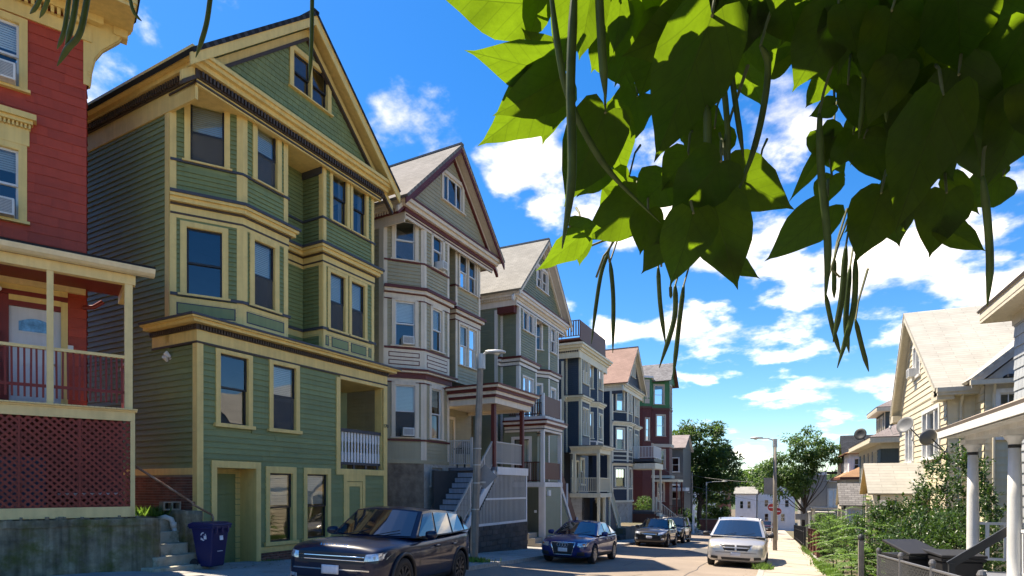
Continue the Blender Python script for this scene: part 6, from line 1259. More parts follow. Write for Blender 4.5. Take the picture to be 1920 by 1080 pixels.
    for nm,kd,q,m_,off in p['pt']: 
        patch(kd,q,m_,nm,off,8,4,thick=off>.012)
        if p.get('mirror_pt') is None and kd=='front' and min(v[0] for v in q)>0.05: patch(kd,[(-v[0],v[1]) for v in (q[1],q[0],q[3],q[2])],m_,nm,off,8,4,thick=off>.012)
    if p.get('rails'):
        for s in (1,-1): MB().tube([(Rf[0][0]-.15,s*(Rf[0][1]-.06),Rf[0][2]+.03),(Rf[0][0]-.25,s*(Rf[0][1]-.05),Rf[0][2]+.075),(Rf[-1][0]+.25,s*(Rf[-1][1]-.05),Rf[-1][2]+.075),(Rf[-1][0]+.12,s*(Rf[-1][1]-.06),Rf[-1][2]+.03)],.018,8).build('roof_rail',p['rails'],t)
    MB().tube([(Rf[-1][0]+.3,0,Rf[-1][2]+.05),(Rf[-1][0]+.1,0,Rf[-1][2]+.14)],.008,6).build('aerial',PLAS,t)
    # interior hints: seat backs seen through nothing (opaque glass) are omitted
    return t,patch
def carpaint(n,c,metal=.35): return mat(n,c,rough=.35,metal=metal,var=.02,coat=1,spec=.15)
# --- dark luxury crossover
NB=carpaint('navy_black_paint',(.004,.009,.03),0); NB.node_tree.nodes['Principled BSDF'].inputs['Coat Weight'].default_value=.55; 
suv=dict(L=4.37,W=1.92,H=1.66,wr=.385,ax=(1.33,-1.33),rim=RIMD,spokes=10,archm=PLAS,sillm=PLAS,
 st=[(2.16,.66,.42,.72,.82),(2.13,.83,.30,.86,.95),(2.02,.93,.25,.94,1.02),(1.7,.985,.22,.99,1.07),(1.0,1.0,.22,1.02,1.10),(.6,1.0,.22,1.03,1.10),(-.6,1.0,.22,1.08,1.10),(-1.4,1.0,.22,1.12,1.13),(-1.9,.97,.26,1.15,1.17),(-2.12,.88,.36,1.13,1.17),(-2.18,.74,.46,1.06,1.1)],
 gh=[(.80,.91,1.09,.20,.74,1.575),(-.05,.94,1.11,-.15,.76,1.62),(-.9,.94,1.14,-.95,.75,1.61),(-1.65,.92,1.18,-1.6,.72,1.57),(-2.02,.87,1.20,-1.92,.68,1.53)],
 seams=(.72,-.22,-1.05),handles=(-.05,-.92),hz=.93,mirrm=NB,bow=.16,roofm=NB,
 pt=[('grille','front',[(-.62,.68),(.62,.68),(.64,.86),(-.64,.86)],PLAS,.010),('bumper_intake','front',[(-.60,.30),(.60,.30),(.64,.44),(-.64,.44)],PLAS,.010),('headlight','front',[(.62,.73),(.90,.77),(.92,.89),(.64,.85)],LAMPG,.010),('fog_lamp','front',[(.64,.42),(.84,.44),(.84,.50),(.64,.48)],LAMPG,.010),('grille_bar','front',[(-.62,.795),(.62,.795),(.62,.81),(-.62,.81)],CHR,.018),('grille_bar','front',[(-.62,.73),(.62,.73),(.62,.745),(-.62,.745)],CHR,.018),('licence_plate','front',[(-.16,.50),(.16,.50),(.16,.65),(-.16,.65)],PLATE,.016),('chrome_lip','front',[(-.72,.57),(.72,.57),(.72,.59),(-.72,.59)],CHR,.012)])
yaw=math.atan2(.13,.99)
t_,pa=car('parked_suv','dark navy luxury crossover with black grille parked before the green house',-7.05,9.85,yaw,suv,NB,'cars parked along the street')
txt('R A N G E   R O V E R',.055,CHR,t_,(2.075,0,.978),(R(62),0,R(90)),'bonnet_lettering',.003)
for s in (-.35,.35):
    for i in range(7): MB().box(-.06,.06,-.012,.012,0,.006).build('bonnet_vent',CHR,t_,(.95,s+(i-3)*.035 ,1.045+.008))
# --- blue hatchback with four rings
DB=carpaint('deep_blue_paint',(.006,.018,.12),.1)
aud=dict(L=4.29,W=1.77,H=1.43,wr=.325,ax=(1.29,-1.29),rim=RIM,spokes=10,
 st=[(2.12,.62,.34,.60,.66),(2.08,.82,.24,.68,.74),(1.95,.93,.20,.74,.81),(1.5,.985,.18,.83,.91),(.9,1.0,.18,.88,.97),(.5,1,.18,.90,.97),(-.6,1.0,.18,.93,.95),(-1.4,1.0,.18,.95,.97),(-1.9,.95,.22,.97,1.0),(-2.1,.84,.30,.95,.99),(-2.14,.68,.40,.88,.92)],
 gh=[(.85,.90,.93,.10,.66,1.34),(-.1,.92,.95,-.25,.67,1.395),(-.95,.92,.97,-1.0,.65,1.36),(-1.65,.87,1.0,-1.5,.60,1.29),(-1.98,.80,1.02,-1.75,.56,1.24)],
 seams=(.78,-.28,-1.0),handles=(-.12,-.9),hz=.80,bow=.16,trimm=CHR,
 pt=[('grille','front',[(-.30,.30),(.30,.30),(.42,.71),(-.42,.71)],PLAS,.010),('grille_frame','front',[(-.42,.70),(.42,.70),(.42,.72),(-.42,.72)],CHR,.018),('grille_frame','front',[(-.31,.29),(.31,.29),(.31,.31),(-.31,.31)],CHR,.018),('grille_edge','front',[(.29,.30),(.31,.30),(.43,.71),(.41,.71)],CHR,.018),('headlight','front',[(.50,.56),(.80,.60),(.86,.73),(.50,.70)],LAMPG,.010),('turn_lamp','front',[(.66,.63),(.74,.64),(.74,.69),(.66,.68)],AMB,.016),('side_intake','front',[(.46,.27),(.74,.30),(.72,.42),(.50,.40)],PLAS,.010),('licence_plate','front',[(-.16,.40),(.16,.40),(.16,.53),(-.16,.53)],PLATE,.020)])
ta,pa=car('parked_hatchback','deep blue hatchback with a tall framed grille and four rings',-6.42,20.55,0,aud,DB,'cars parked along the street')
for i in range(4):
    pts=[(2.155,-.135+i*.09+.055*math.cos(R(a)),.625+.055*math.sin(R(a))) for a in range(0,361,20)]; MB().tube(pts,.008,6).build('ring_emblem',CHR,ta)
# --- dark crossover wagon
GB=carpaint('charcoal_brown_paint',(.016,.014,.015),0)
sub=dict(L=4.78,W=1.83,H=1.62,wr=.345,ax=(1.40,-1.33),rim=RIM,spokes=5,archm=PLAS,rails=PLAS,
 st=[(2.37,.64,.40,.66,.72),(2.33,.84,.26,.76,.83),(2.2,.93,.22,.82,.90),(1.7,.985,.22,.93,1.03),(1.1,1.0,.22,.98,1.08),(.7,1,.22,1.0,1.08),(-.6,1,.22,1.02,1.04),(-1.5,1,.22,1.04,1.06),(-2.1,.95,.28,1.06,1.1),(-2.32,.84,.36,1.04,1.08),(-2.38,.7,.46,.96,1.0)],
 gh=[(1.0,.90,1.02,.30,.70,1.50),(-.05,.92,1.03,-.2,.72,1.56),(-1.0,.92,1.05,-1.05,.70,1.55),(-1.8,.90,1.07,-1.75,.68,1.50),(-2.2,.82,1.09,-2.05,.64,1.44)],
 seams=(.85,-.15,-1.05),handles=(.0,-.95),hz=.88,bow=.14,
 pt=[('grille','front',[(-.36,.62),(.36,.62),(.46,.80),(-.46,.80)],PLAS,.010),('grille_wing','front',[(-.40,.69),(.40,.69),(.40,.725),(-.40,.725)],CHR,.02),('headlight','front',[(.48,.66),(.84,.74),(.86,.86),(.50,.80)],LAMPG,.010),('bumper_intake','front',[(-.5,.34),(.5,.34),(.55,.46),(-.55,.46)],PLAS,.010),('fog_lamp','front',[(.64,.40),(.80,.42),(.80,.52),(.64,.50)],LAMPG,.010),('licence_plate','front',[(-.16,.48),(.16,.48),(.16,.60),(-.16,.60)],PLATE,.02)])
car('parked_wagon','dark charcoal wagon with a winged chrome grille bar and roof rails',-6.36,35.0,0,sub,GB,'cars parked along the street')
# --- boxy dark off-roader behind it
PB=carpaint('black_paint_car',(.012,.012,.015))
pth=dict(L=4.64,W=1.82,H=1.78,wr=.37,ax=(1.38,-1.32),rim=RIM,spokes=6,archm=PLAS,rails=PLAS,
 st=[(2.30,.78,.44,.80,.86),(2.27,.90,.34,.92,.98),(2.15,.96,.32,.97,1.03),(1.6,1.0,.32,1.02,1.09),(1.0,1.0,.32,1.05,1.12),(.7,1,.32,1.05,1.12),(-.6,1,.32,1.06,1.08),(-1.5,1,.32,1.07,1.09),(-2.1,.98,.34,1.08,1.11),(-2.28,.92,.42,1.06,1.1),(-2.32,.82,.5,1.0,1.04)],
 gh=[(.92,.91,1.07,.42,.76,1.64),(-.05,.93,1.08,-.1,.77,1.70),(-1.0,.93,1.09,-1.0,.77,1.70),(-1.9,.92,1.1,-1.85,.76,1.68),(-2.2,.88,1.12,-2.1,.74,1.62)],
 seams=(.85,-.1,-1.0),handles=(.05,-.9),hz=.93,bow=.10,
 pt=[('grille','front',[(-.42,.66),(.42,.66),(.42,.90),(-.42,.90)],PLAS,.010),('grille_bar','front',[(-.40,.77),(.40,.77),(.40,.80),(-.40,.80)],CHR,.02),('headlight','front',[(.48,.72),(.82,.74),(.82,.90),(.48,.88)],LAMPG,.012),('bumper','front',[(-.84,.44),(.84,.44),(.84,.58),(-.84,.58)],PLAS,.03),('fog_lamp','front',[(.55,.47),(.72,.47),(.72,.56),(.55,.56)],LAMPG,.045),('licence_plate','front',[(-.16,.45),(.16,.45),(.16,.56),(-.16,.56)],PLATE,.05)])
car('parked_offroader','boxy black off-roader parked behind the charcoal wagon',-6.40,41.5,0,pth,PB,'cars parked along the street')
# --- silver minivan
SV=carpaint('silver_paint',(.46,.45,.44),.55)
van=dict(L=5.05,W=1.98,H=1.75,wr=.33,ax=(1.60,-1.43),rim=RIM,spokes=9,rails=PLAS,sillm=SV,mirrm=PLAS,
 st=[(2.52,.66,.42,.62,.68),(2.49,.84,.24,.70,.78),(2.36,.94,.20,.80,.88),(2.0,.985,.18,.93,1.02),(1.6,1.0,.18,1.0,1.10),(1.35,1.0,.18,1.03,1.13),(0,1.0,.18,1.04,1.06),(-1.4,1.0,.18,1.05,1.07),(-2.2,.98,.2,1.06,1.09),(-2.48,.92,.28,1.05,1.08),(-2.53,.8,.38,1.0,1.04)],
 gh=[(1.75,.93,1.07,.62,.74,1.64),(.35,.95,1.07,.2,.77,1.72),(-.9,.95,1.07,-.9,.77,1.73),(-2.05,.93,1.08,-2.0,.76,1.70),(-2.42,.88,1.1,-2.25,.73,1.64)],
 seams=(1.0,-.15,-1.25),handles=(.1,-.05),hz=.90,bow=.24,
 pt=[('grille','front',[(-.36,.58),(.36,.58),(.50,.79),(-.50,.79)],PLAS,.010),('grille_cross','front',[(-.44,.675),(.44,.675),(.46,.71),(-.46,.71)],SV,.022),('grille_cross','front',[(-.03,.57),(.03,.57),(.03,.80),(-.03,.80)],SV,.022),('grille_frame','front',[(-.52,.785),(.52,.785),(.52,.81),(-.52,.81)],SV,.02),('grille_frame','front',[(-.38,.565),(.38,.565),(.38,.59),(-.38,.59)],SV,.02),('headlight','front',[(.50,.64),(.86,.66),(.94,.82),(.54,.80)],LAMPY,.010),('bumper_intake','front',[(-.45,.27),(.45,.27),(.48,.36),(-.48,.36)],PLAS,.010),('fog_recess','front',[(.58,.28),(.82,.31),(.80,.40),(.58,.38)],PLAS,.010),('licence_plate','front',[(-.16,.40),(.16,.40),(.16,.53),(-.16,.53)],PLATE,.018),('bumper_crease','front',[(-.85,.515),(.85,.515),(.85,.53),(-.85,.53)],PLAS,.006)])
tv,_=car('minivan','silver minivan with a crosshair grille parked at the kerb by the lamp post',-1.28,24.2,0,van,SV,'cars parked along the street')
MB().box(-.05,.0,-.06,.06,0,.05).build('rear_view_mirror',PLAS,tv,(1.05,0,1.55))
# --- far cars
RB=carpaint('dark_red_paint',(.07,.012,.012)); far=dict(pth); 
car('parked_pickup','dark red off-roader far down the street before the white houses',-1.25,97,0,dict(far),RB,'cars parked along the street')
car('parked_sedan','small black car beside the dark red off-roader far down the street',-3.3,101,0,dict(aud),PB,'cars parked along the street')
# ------------------------------------------------------------------ street furniture
WOODP=mat('grey_pole',(.24,.215,.18),rough=.8,var=.2,nscale=3,streak=.25,bump=.3); GALV=mat('galvanised',(.42,.43,.42),rough=.45,metal=.4,var=.12,nscale=4); SGB=mat('sign_back',(.22,.22,.22),rough=.6,metal=.3,var=.15)
def lamp_post(label,x,y,h,arm,d,lean=0,r=.10,square=False):
    t=thing('street_lamp',label,'street lamp',(x,y,zg(x,y)+.12),group='street lamps'); 
    MB().tube([(0,0,-.2),(lean*.5,0,h*.5),(lean,0,h)],[r,r*.9,r*.72],8 if square else 12).build('pole',WOODP,t,smooth=not square); MB().lathe([(r*1.05,0),(r*1.05,.45)],(lean,0,h-.45),12).build('pole_cap',GALV,t)
    dx,dy=d; a=MB().tube([(lean,0,h-.10),(lean+dx*arm*.45,dy*arm*.45,h+.04),(lean+dx*arm,dy*arm,h+.06)],[.035,.032,.03],8).build('arm',GALV,t)
    hd=MB(); L=.62; rz=math.atan2(dy,dx)
    sec=[(0,.05,.05),(.12,.09,.07),(.3,.15,.085),(.48,.15,.075),(.60,.09,.05),(.63,.02,.03)]
    rg=[]
    for sx,w,hh in sec:
        i=len(hd.v); rg.append(i)
        for a_ in range(10): an=2*math.pi*a_/10; hd.v.append((sx,w*math.cos(an),hh*math.sin(an)*(1 if math.sin(an)>0 else .6)))
    for a_,b_ in zip(rg,rg[1:]):
        for q in range(10): w_=(q+1)%10; hd.f.append((a_+q,a_+w_,b_+w_,b_+q))
    hd.f.append(tuple(rg[0]+q for q in range(10)));
    MB.build(hd,'lamp_head',GALV,t,(lean+dx*(arm-.15),dy*(arm-.15),h+.07),rz,smooth=True); MB().lathe([(.10,0),(.08,-.03),(.02,-.05)],n=12).build('lens',mat('lamp_glass',(.55,.53,.45),rough=.2),t,(lean+dx*(arm+.2),dy*(arm+.2),h+.03))
    return t
lp=lamp_post('tall street lamp with a grey pole in front of the taupe house',-8.45,16.06,6.28,.28,(.87,.5),lean=.25,r=.13,square=True)
for z in (1.55,2.35,2.9,3.4): MB().lathe([(.128,0),(.128,.03)],(z*.04,0,z),12).build('strap',GALV,lp)
t=thing('road_sign','grey back of a diamond road sign strapped to the near lamp post','road sign',(-8.28,16.15,1.1),R(20)); o=MB().box(-.27,.27,-.004,.004,-.27,.27).build('panel',SGB,t,(.15,.08,.9)); o.rotation_euler=(0,R(45),0); MB().box(-.12,.12,-.02,0,0,.05).build('bracket',GALV,t,(.05,.05,.7))
lamp_post('street lamp on the sunlit pavement beside the silver minivan',-.05,34.6,5.95,.75,(-1,.0),r=.11)
lamp_post('distant thin street lamp below the big dark tree',-8.0,78,6.2,2.0,(1,.1),r=.09)
t=thing('sign_back','plain grey sign back fixed high on the pavement lamp post','road sign',(-.05,34.75,zg(0,34.6)+3.1)); MB().box(-.55,.1,-.01,.01,0,.9).build('panel',SGB,t)
# red octagon sign further down
SR=mat('sign_red',(.42,.02,.025),rough=.4)
for i,(sx,sy,sz,lab) in enumerate(((-.30,50,2.62,'round red no entry sign with white bar, the higher of two by the lamp post'),(.12,53,2.38,'round red no entry sign with white bar, the lower of two by the lamp post'))):
    t=thing('no_entry_sign',lab,'road sign',(sx,sy,zg(sx,sy)+.12),group='no entry signs'); MB().tube([(0,.03,0),(0,.03,2.9)],.035,8).build('post',GALV,t); p=MB().lathe([(.33,-.012),(.33,0)],(0,0,sz),28,'y').build('panel',WT,t); MB().lathe([(.285,-.016),(.285,-.011)],(0,0,sz),28,'y').build('disc',SR,p); MB().box(-.2,.2,-.02,-.015,sz-.04,sz+.04).build('bar',WT,p)
t=thing('notice_board','small grey notice board on a thin post over the fence','sign',(1.9,56,zg(1.9,56))); MB().box(-.4,.4,-.02,.02,1.9,2.4).build('board',SGB,t); MB().tube([(0,.03,0),(0,.03,2.2)],.03,8).build('post',GALV,t)
t=thing('utility_pole','thin wooden utility pole with crossarm beside the red stairs','utility pole',(-9.3,74,zg(-9.3,74)),group='utility poles'); MB().tube([(0,0,0),(.05,0,7.2)],[.13,.10],10).build('pole',WOODP,t); MB().box(-.5,.6,-.06,.06,4.6,4.72).build('crossarm',WOODP,t); MB().lathe([(.06,0),(.04,.12)],(-.3,0,4.72),8).build('insulator',WT,t); MB().lathe([(.06,0),(.04,.12)],(.4,0,4.72),8).build('insulator',WT,t)
def wire(p,q,sag,label,r=.012):
    pts=[tuple(Vector(p).lerp(Vector(q),i/16)-Vector((0,0,sag*4*(i/16)*(1-i/16)))-Vector(p)) for i in range(17)]; o=MB().tube(pts,r,5).build('overhead_wire',mat('wire',(.12,.12,.12),rough=.6),None,p); tag(o,label,'wire','overhead wires')
wire((-9.25,74,3.2),(5.0,60.0,2.3),.5,'overhead wire sagging across the street below the big tree',.022); wire((-9.25,74,1.9),(5.0,79,-.8),.4,'low overhead wire crossing before the far white houses',.02); wire((-9.25,74,3.1),(-10.5,61,3.6),.3,'overhead wire from the utility pole to the oxblood house',.018)
# chain link fence by the yard
CHL=mat('chain_link',(.085,.088,.09),rough=.5,metal=.5); FP=mat('fence_post_grey',(.13,.13,.135),rough=.5,metal=.4)
def chain_fence(label,p,q,h,n_posts):
    p,q=Vector((*p,0)),Vector((*q,0)); L=(q-p).length; t=thing('chain_link_fence',label,'fence',(p.x,p.y,zg(p.x,p.y)+.1),math.atan2(q.y-p.y,q.x-p.x)); sl=(zg(q.x,q.y)-zg(p.x,p.y))/L
    for i in range(n_posts+1):
        x=L*i/n_posts; o=MB().tube([(x,0,sl*x-.1),(x,0,sl*x+h)],.032,10).build('post',FP,t); MB().lathe([(.038,0),(.045,.03),(.03,.07),(.005,.08)],(x,0,sl*x+h),10).build('post_cap',FP,o)
    MB().tube([(0,0,h-.06),(L,0,h-.06+sl*L)],.02,8).build('top_rail',FP,t)
    mb=MB(); k=.085; H=h-.12
    x=-H
    while x<L:
        for d in (1,-1):
            a=(x,.0) if d>0 else (x,H); b=(x+H,H) if d>0 else (x+H,.0); x0,x1=max(a[0],0),min(b[0],L)
            if x1-x0<.02: continue
            z=lambda xx:(a[1]+(b[1]-a[1])*(xx-a[0])/(b[0]-a[0])); n=max(2,int((x1-x0)/.06)); prev=None
            P=(x0,.006*d,z(x0)+.05+sl*x0); Q_=(x1,.006*d,z(x1)+.05+sl*x1); mb.bar(P,Q_,.0055)
        x+=k
    o=mb.build('mesh',CHL,t); o['kind']='stuff'; return t
chain_fence('grey chain link fence with capped posts between pavement and yard',(1.78,13.1),(1.95,7.6),1.05,3)
chain_fence('short chain link return fence closing the yard beside the bins',(1.80,13.2),(3.1,13.5),1.0,1)
t=thing('fence_post','weathered lone wooden post with a round cap among the saplings','post',(1.66,14.6,zg(1.66,14.6)+.1)); MB().box(-.05,.05,-.05,.05,0,1.22).build('shaft',mat('weathered_wood',(.20,.18,.155),rough=.9,var=.3,nscale=5,streak=.3),t); MB().lathe([(.05,1.22),(.065,1.26),(.05,1.33),(.005,1.36)],n=12).build('cap',BLK,t,smooth=True)
def picket(label,p,q,h,m,sp=.14):
    p,q=Vector((*p,0)),Vector((*q,0)); L=(q-p).length; t=thing('picket_fence',label,'fence',(p.x,p.y,zg(p.x,p.y)+.1),math.atan2(q.y-p.y,q.x-p.x)); sl=(zg(q.x,q.y)-zg(p.x,p.y))/L; me=MB().box(-.045,.045,-.012,.012,0,h).mesh('picket',m); n=int(L/sp)
    for i in range(n): x=(i+.5)*L/n; inst(me,'picket',t,(x,0,sl*x))
    for z in (.2,h-.2): MB().bar((0,.03,z),(L,.03,z+sl*L),.04,.07).build('rail',m,t)
    for i in range(int(L/2.4)+1): x=min(L,i*2.4); MB().box(x-.06,x+.06,-.03,.09,sl*x-.1,sl*x+h+.12).build('post',m,t)
picket('dark brown picket fence along the pavement before the shrubs',(1.62,27.5),(1.62,36),1.15,DKB); picket('dark iron railing fence along the far pavement',(1.62,40),(1.62,62),1.2,BLK,.16)
t=thing('yard_curb','low concrete edging at the foot of the pavement fence','edging',(1.56,29,zg(1.56,29)+.1)); o=MB().box(-.08,.08,-8,8,-.1,.12).build('edging_block',CONC2,t); o.rotation_euler=(R(-2.98),0,0)
# black bins in the yard
for i,(x,y,rz,lab) in enumerate(((2.25,12.75,.5,'black wheeled bin with open lid behind the chain link fence'),(2.78,12.35,.2,'closed black wheeled bin beside the white column'))):
    t=thing('black_bin',lab,'bin',(x,y,zg(2,y)+.1),rz,'black bins in the yard'); BP=mat('black_bin_plastic',(.02,.02,.022),rough=.5)
    b=MB().prism([(-.25,.05),(.25,.05),(.31,1.0),(-.31,1.0)],'y',-.3,.3).build('body',BP,t,bevel=.03); MB().box(-.33,.33,-.34,.34,1.0,1.05).build('rim',BP,t)
    l=MB().box(-.34,.34,-.02,.70,0,.05).build('lid',BP,t,(0,-.34,1.06),bevel=.015); l.rotation_euler=(R(16 if i==0 else 3),0,0)
    for s in (-1,1): MB().lathe([(.11,-.03),(.11,.03)],(s*.28,.26,.11),14,'x').build('wheel',TYRE,t)
# coat hangers hung on the fence
t=thing('wire_hangers','tangle of dark wire coat hangers hooked on the chain link fence','hanger',(2.35,13.3,zg(2,13.3)+1.08)); HG=mat('hanger_wire',(.05,.05,.055),rough=.4,metal=.7)
for i in range(6): o=MB().tube([(0,0,.02),(.02,0,.08),(.0,0,.11),(-.03,0,.09)],.004,5).build('hook',HG,t,((i-2.5)*.07,0,0),random.uniform(-1,1)); MB().tube([(-.2,0,-.1),(0,0,.02),(.2,0,-.1),(-.2,0,-.1)],.004,5).build('hanger_frame',HG,t,((i-2.5)*.07,.01*i,0),random.uniform(-.8,.8))
# ------------------------------------------------------------------ far houses
def plain_house(name,label,X0,X1,Y,D,zb,ze,za,m,roofm,wins,gable='front',tm=None,extra=None):
    """simple distant house, front wall faces the camera along -Y"""
    tm=tm or WT; h=thing(name,label,'house',(X0,Y,zb)); W=X1-X0; F=Fc(h,(0,0),(W,0)); wall(F,zb,ze,[(*w,.05) for w in wins],m,pitch=.25)
    for w in wins: window(F,*w,tm,WS if m is not WT else BK,cw=.08)
    wall(Fc(h,(W,0),(W,D)),zb,ze,[],m,pitch=None); wall(Fc(h,(0,D),(0,0)),zb,ze,[],m,pitch=None); wall(Fc(h,(W,D),(0,D)),zb,ze,[],m,pitch=None)
    if gable=='front':
        MB().prism([(0,ze-zb),(W,ze-zb),(W/2,za-zb)],'y',0,.1).build('gable_wall',m,h)
        for e in (-.3,W+.3): slope(h,'roof',(e,-.35,ze-.15),(e,D,ze-.15),(W/2,D,za+.1),(W/2,-.35,za+.1),roofm,.15,tm)
    elif gable=='side':
        slope(h,'roof',(-.3,-.4,ze),(W+.3,-.4,ze),(W+.3,D/2,za),(-.3,D/2,za),roofm,.15,tm); slope(h,'roof',(W+.3,D+.4,ze),(-.3,D+.4,ze),(-.3,D/2,za),(W+.3,D/2,za),roofm,.15,tm)
        for x in (0,W): MB().prism([(0,ze-zb),(D,ze-zb),(D/2,za-zb-.1)],'x',x-.05,x+.05).build('gable_wall',m,h)
    else: hbox(h,'roof',-.2,W+.2,-.2,D+.2,ze,ze+.2,roofm)
    hbox(h,'partition',.2,W-.2,1.5,1.6,zb,ze,ROOM)
    return h
WHS=paint('white_siding',(.62,.63,.66)); LBL=paint('pale_blue_siding',(.40,.45,.52)); BRK=mat('far_brick',(.22,.085,.06),rough=.9,var=.25,nscale=3)
plain_house('white_gable_house','white house with a steep front gable closing the end of the street',-3.2,3.2,122,9,-6.6,.3,3.0,WHS,MAUVE,[(1.2,1.9,-4.6,-3.2),(4.0,4.7,-4.6,-3.2),(1.2,1.9,-1.9,-.6),(3.0,3.7,-1.9,-.6),(4.7,5.4,-1.9,-.6),(2.9,3.5,.4,1.3)])
plain_house('white_wing_house','white house with a pale hipped roof beside the steep gable house',-7.0,-3.4,119,10,-6.6,.6,1.9,WHS,GREYR2,[(.8,1.4,-2.2,-.8),(2.1,2.7,-2.2,-.8),(.8,1.4,-5,-3.6)],'side')
plain_house('tall_white_house','tall flat-roofed white house behind the big dark tree',-14.5,-9.3,104,8,-6.0,2.8,3,WHS,SLATE_ROOF,[(3.4,4.1,-.2,1.3),(3.4,4.1,-3.2,-1.6),(1.2,1.9,-.2,1.3)],'flat')
plain_house('brick_house','narrow brick house next to the tall white house',-9.2,-7.4,106,8,-6.0,2.9,3,BRK,SLATE_ROOF,[(.6,1.2,-.4,1.0),(.6,1.2,-3.2,-1.8)],'flat')
plain_house('pale_corner_house','pale row house with small windows beyond the no entry signs',3.6,8.5,104,8,-6.0,1.6,2,WHS,SLATE_ROOF,[(.5,1.1,-1.0,.4),(1.8,2.4,-1.0,.4),(.5,1.1,-3.6,-2.2),(1.8,2.4,-3.6,-2.2)],'flat')
plain_house('grey_shingle_far_house','narrow grey shingled house past the oxblood house',-15.5,-10.0,72,7,-3.6,6.4,8.2,paint('dark_grey_shingles',(.13,.125,.12)),MAUVE,[(4.2,5.0,3.6,5.2),(4.2,5.0,.4,2.0)],'side')
h=plain_house('white_bay_house','white house with stacked bay windows past the grey shingled house',-16,-10.8,80,7,-4.2,4.6,6.6,LBL,GREYR2,[(3.4,4.0,1.9,3.6),(4.4,4.9,1.9,3.6),(3.4,4.0,-1.0,.6)],'front')
# red stairs and porch of the next house
h=thing('red_porch','oxblood wooden porch with a white flat roof and long red stairs','porch',(-13.4,71.5,-3.7)); hbox(h,'porch_roof',0,3.9,-1.2,2,1.3,1.7,WT); hbox(h,'porch_floor',0,3.8,-1,2,-1.8,-1.6,REDB); hbox(h,'porch_skirt',1.6,3.8,-1,-.9,-3.7,-1.8,REDB)
for x in (.2,2.0,3.6): hbox(h,'porch_post',x-.09,x+.09,-1,-.85,-1.6,1.3,REDB)
rail_run(h,'porch_rail',(1.7,-.95),(3.7,-.95),(-.6,-.6),(-1.4,-1.4),REDB,16,.05)
for i in range(10): z=-1.8-.2*i; hbox(h,'step',.5,1.6,-1.0-.26*(i+1),-1.0-.26*i,z-.2,z,MAR)
MB().bar((1.65,-1.0,-.7-h.location.z),(1.65,-3.6,-2.7-h.location.z),.08,.08).build('hand_rail',TANT,h); MB().bar((.45,-1.0,-.7-h.location.z),(.45,-3.6,-2.7-h.location.z),.08,.08).build('hand_rail',TANT,h)
t=thing('brick_garden_wall','low rust-coloured brick wall beyond the minivan','wall',(-7.9,84,zg(-8,84)+.1)); MB().box(-1.6,1.6,-.15,.15,0,1.5).build('wall_body',BRK,t); MB().box(-1.65,1.65,-.2,.2,1.5,1.6).build('coping',CONC2,t)
# ------------------------------------------------------------------ trees and shrubs
def leaf_mat(name,c,tc,trans=.4,rough=.45,var=.35,ns=1.2):
    m=bpy.data.materials.new(name); m.use_nodes=True; nt=m.node_tree; N=nt.nodes; L=nt.links; p=N['Principled BSDF']; p.inputs['Roughness'].default_value=rough; p.inputs['Specular IOR Level'].default_value=.35
    tcn=N.new('ShaderNodeTexCoord'); n=N.new('ShaderNodeTexNoise'); n.inputs['Scale'].default_value=ns; n.inputs['Detail'].default_value=4; L.new(tcn.outputs['Object'],n.inputs['Vector'])
    r=N.new('ShaderNodeMapRange'); r.inputs['From Min'].default_value=.3; r.inputs['From Max'].default_value=.7; r.inputs['To Min'].default_value=1-var; r.inputs['To Max'].default_value=1+var; L.new(n.outputs['Fac'],r.inputs['Value'])
    def sc(col):
        v=N.new('ShaderNodeVectorMath'); v.operation='SCALE'; v.inputs[0].default_value=col; L.new(r.outputs[0],v.inputs['Scale']); return v.outputs[0]
    L.new(sc(c),p.inputs['Base Color']); t=N.new('ShaderNodeBsdfTranslucent'); L.new(sc(tc),t.inputs[0]); ms=N.new('ShaderNodeMixShader'); ms.inputs[0].default_value=trans; L.new(p.outputs[0],ms.inputs[1]); L.new(t.outputs[0],ms.inputs[2]); L.new(ms.outputs[0],N['Material Output'].inputs[0]); return m
BARK=mat('bark',(.075,.058,.045),rough=.95,var=.3,nscale=6,streak=.3,bump=.8,bscale=25)
LD=leaf_mat('tree_leaf_dark',(.045,.085,.02),(.10,.18,.03)); LM=leaf_mat('tree_leaf_mid',(.06,.115,.03),(.14,.25,.04)); LBR=leaf_mat('sapling_leaf',(.095,.175,.03),(.20,.35,.05),.45); LSH=leaf_mat('shrub_leaf',(.032,.068,.015),(.07,.14,.02),.35,.35); GRS_=leaf_mat('grass_blade',(.09,.16,.035),(.18,.3,.05),.4)
def rv(s=1): 
    while True:
        v=Vector((random.uniform(-1,1),random.uniform(-1,1),random.uniform(-1,1)))
        if 0<v.length<=1: return v*s
def add_leaf(V,Fs,p,d,n,L,w):
    """pointed leaf, folded on its midrib: 6 verts 4 tris-ish"""
    d=d.normalized(); s=d.cross(n)
    if s.length<1e-4: s=d.orthogonal()
    s.normalize(); n=s.cross(d); i=len(V); b=p+d*L*.45
    V+= [tuple(p),tuple(p+d*L*.3+s*w*.5-n*w*.10),tuple(p+d*L-n*L*.10),tuple(p+d*L*.3-s*w*.5-n*w*.10),tuple(p+d*L*.42+n*w*.06)]
    Fs+= [(i,i+1,i+4),(i+1,i+2,i+4),(i+2,i+3,i+4),(i+3,i,i+4)]
def build_leaves(V,Fs,name,m,parent):
    me=bpy.data.meshes.new(name); me.from_pydata(V,[],Fs); me.materials.append(m); o=bpy.data.objects.new(name,me); col.objects.link(o); o.parent=parent; return o
